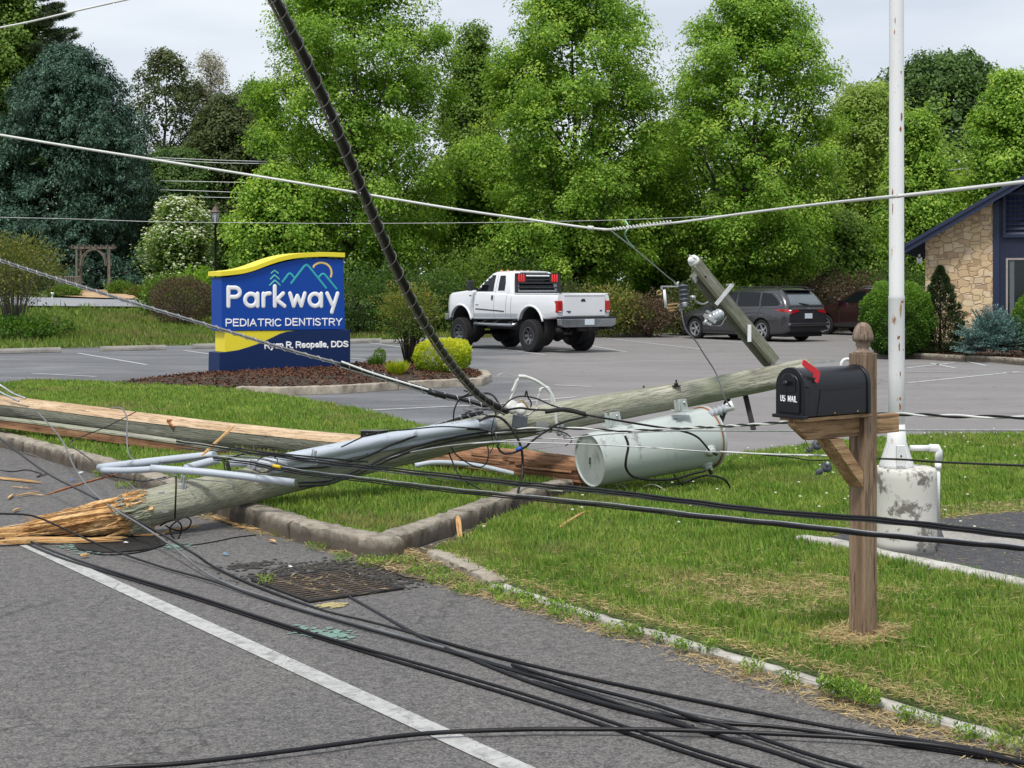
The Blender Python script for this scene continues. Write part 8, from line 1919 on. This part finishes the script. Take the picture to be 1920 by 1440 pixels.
for s_ in (-1, 1):
    patch('tail_light', sorted_ := ([(s_ * .42, .97), (s_ * .83, .88), (s_ * .83, 1.00), (s_ * .45, 1.01)][::s_]), 'B', bv, M['lamp_red'], vn, off=.010)
    patch('tail_light', [(-1.06, .93), (-.55, 1.00), (-.62, 1.03), (-1.04, 1.03)], 'L' if s_ > 0 else 'R', bv, M['lamp_red'], vn, off=.010)
    patch('bumper_vent', [(-1.0, .66), (-.86, .52), (-.83, .56), (-.96, .86)], 'L' if s_ > 0 else 'R', bv, M['plastic'], vn, off=.006)
    mb = MB(); mb.tube(smooth_path([(1.45, s_ * .68, 1.66), (1.2, s_ * .70, 1.725), (-.2, s_ * .70, 1.73), (-.5, s_ * .68, 1.68)], 4), .018, 6); mb.build('roof_rail', M['plastic'], vn)
    mb = MB(); mb.box((2.12, s_ * 1.03 - .10, 1.04), (2.24, s_ * 1.03 + .08, 1.19)); mb.build('mirror', M['grey_car'], vn, bev=.03)
mb = MB(); mb.prism([(-.62, 1.62), (.62, 1.62), (.62, 1.655), (-.62, 1.655)], -.80, -.50, lambda u, v, d: Vector((d, u, v))); mb.build('spoiler', M['grey_car'], vn, bev=.01)
mb = MB(); mb.bar((-1.02, -.1, 1.18), (-.97, .28, 1.22), .03, .02); mb.build('rear_wiper', M['plastic'], vn)
mb = MB(); mb.tube([(-1.125, .05 * math.cos(a), 1.055 + .035 * math.sin(a)) for a in np.linspace(0, 6.28, 14)], .006, 5); mb.build('oval_badge', M['chrome'], vn)
for x in (0, 3.06):
    for y in (-.86, .86): wheel(vn, x, y, .345, .22, (M['tyre'], M['rim_sil'], M['chassis']), .235, 5, .01, True)
mb = MB(); mb.box((-.9, -.85, .16), (3.8, .85, .30)); mb.box((-.45, -.9, .2), (.45, -.5, .75)); mb.box((-.45, .5, .2), (.45, .9, .75)); mb.box((2.6, -.9, .2), (3.5, -.5, .75)); mb.box((2.6, .5, .2), (3.5, .9, .75)); mb.build('underbody', M['chassis'], vn)

# ---------------- dark red suv half hidden by the hedge
uc = Vector((13.15, 50.5, 0)); root_s = uc - Vector((-math.sin(heading), math.cos(heading), 0)) * .82
sv = empty('suv', root_s, 'dark maroon suv mostly hidden behind the round hedge and minivan', 'suv', rz=heading)
st = [-.95, -.9, -.8] + [-.7 + .12 * i for i in range(12)] + [.9, 1.3, 1.7, 2.1] + [2.2 + .12 * i for i in range(10)] + [3.45, 3.6, 3.68, 3.72]
zb = lerpf([-.95, 0, 3, 3.72], [.42, .30, .30, .40]); zt = lerpf([-.95, 0, 2.2, 2.6, 3.4, 3.72], [1.14, 1.14, 1.12, 1.10, 1.0, .75])
def hw(x, z):
    w = .93 + .02 * math.sin(z * 3) - .05 * max(0, z - .75) / .25
    return w * float(np.interp(x, [-.95, -.8, -.5, 2.9, 3.4, 3.72], [.86, .95, 1, 1, .93, .74]))
body = loft(st, hw, zb, zt, .06, .08, 8).build('body', M['maroon'], sv); cuts = []
for x in (0, 2.75):
    mb = MB(); mb.lathe([(.42, -2), (.42, 2)], 36, Matrix.Translation((x, 0, .40)) @ Matrix.Rotation(R(90), 4, 'X')); cuts.append(mb.build('cut', M['chassis']))
for c in cuts: c.matrix_world = Matrix.LocRotScale(sv.location, sv.rotation_euler, sv.scale)
bool_cut(body, cuts)
cabs = stack([(1.08, -.88, 2.55, .87, .12, .05), (1.2, -.86, 2.30, .86, .14, .08), (1.4, -.80, 1.95, .81, .16, .1), (1.58, -.72, 1.62, .75, .18, .1), (1.67, -.60, 1.42, .68, .2, .08), (1.70, -.5, 1.25, .6, .2, .05)]).build('cabin', M['maroon'], sv, sharp=50)
bv = bvh_of([body, cabs])
for sd_ in 'LR':
    patch('front_window', [(.95, 1.18), (2.0, 1.18), (1.80, 1.34), (1.42, 1.56), (1.0, 1.60)], sd_, bv, M['car_glass'], sv)
    patch('rear_door_window', [(-.05, 1.20), (.86, 1.18), (.90, 1.60), (.02, 1.58)], sd_, bv, M['car_glass'], sv)
    patch('cargo_window', [(-.62, 1.26), (-.15, 1.20), (-.08, 1.57), (-.50, 1.52)], sd_, bv, M['car_glass'], sv)
    for pts in ([(.92, .4), (.92, 1.14)], [(2.05, .42), (2.1, 1.1)], [(-.1, .85), (-.1, 1.14)]): seam('door_gap', pts, bv, sv, sd_, .014)
    patch('sill_trim', [(.45, .34), (2.3, .34), (2.3, .44), (.45, .44)], sd_, bv, M['plastic'], sv)
    patch('door_handle', [(1.02, 1.0), (1.20, 1.0), (1.20, 1.035), (1.02, 1.035)], sd_, bv, M['chrome'], sv, off=.025)
for s_ in (-1, 1):
    mb = MB(); mb.tube(smooth_path([(1.3, s_ * .66, 1.69), (1.1, s_ * .68, 1.755), (-.3, s_ * .68, 1.76), (-.55, s_ * .66, 1.70)], 4), .02, 6); mb.build('roof_rail', M['chrome'], sv)
    mb = MB(); mb.box((1.98, s_ * 1.0 - .10, 1.12), (2.12, s_ * 1.0 + .10, 1.30)); mb.build('mirror', M['maroon'], sv, bev=.04)
patch('windshield', [(-.68, 1.2), (.68, 1.2), (.58, 1.6), (-.58, 1.6)], 'F', bv, M['car_glass'], sv); patch('rear_window', [(-.64, 1.24), (.64, 1.24), (.56, 1.54), (-.56, 1.54)], 'B', bv, M['rear_glass'], sv)
for x in (0, 2.75):
    for y in (-.82, .82): wheel(sv, x, y, .37, .24, (M['tyre'], M['rim_sil'], M['chassis']), .24, 5, .01, True)
mb = MB(); mb.box((-.8, -.8, .25), (3.5, .8, .42)); mb.build('underbody', M['chassis'], sv)
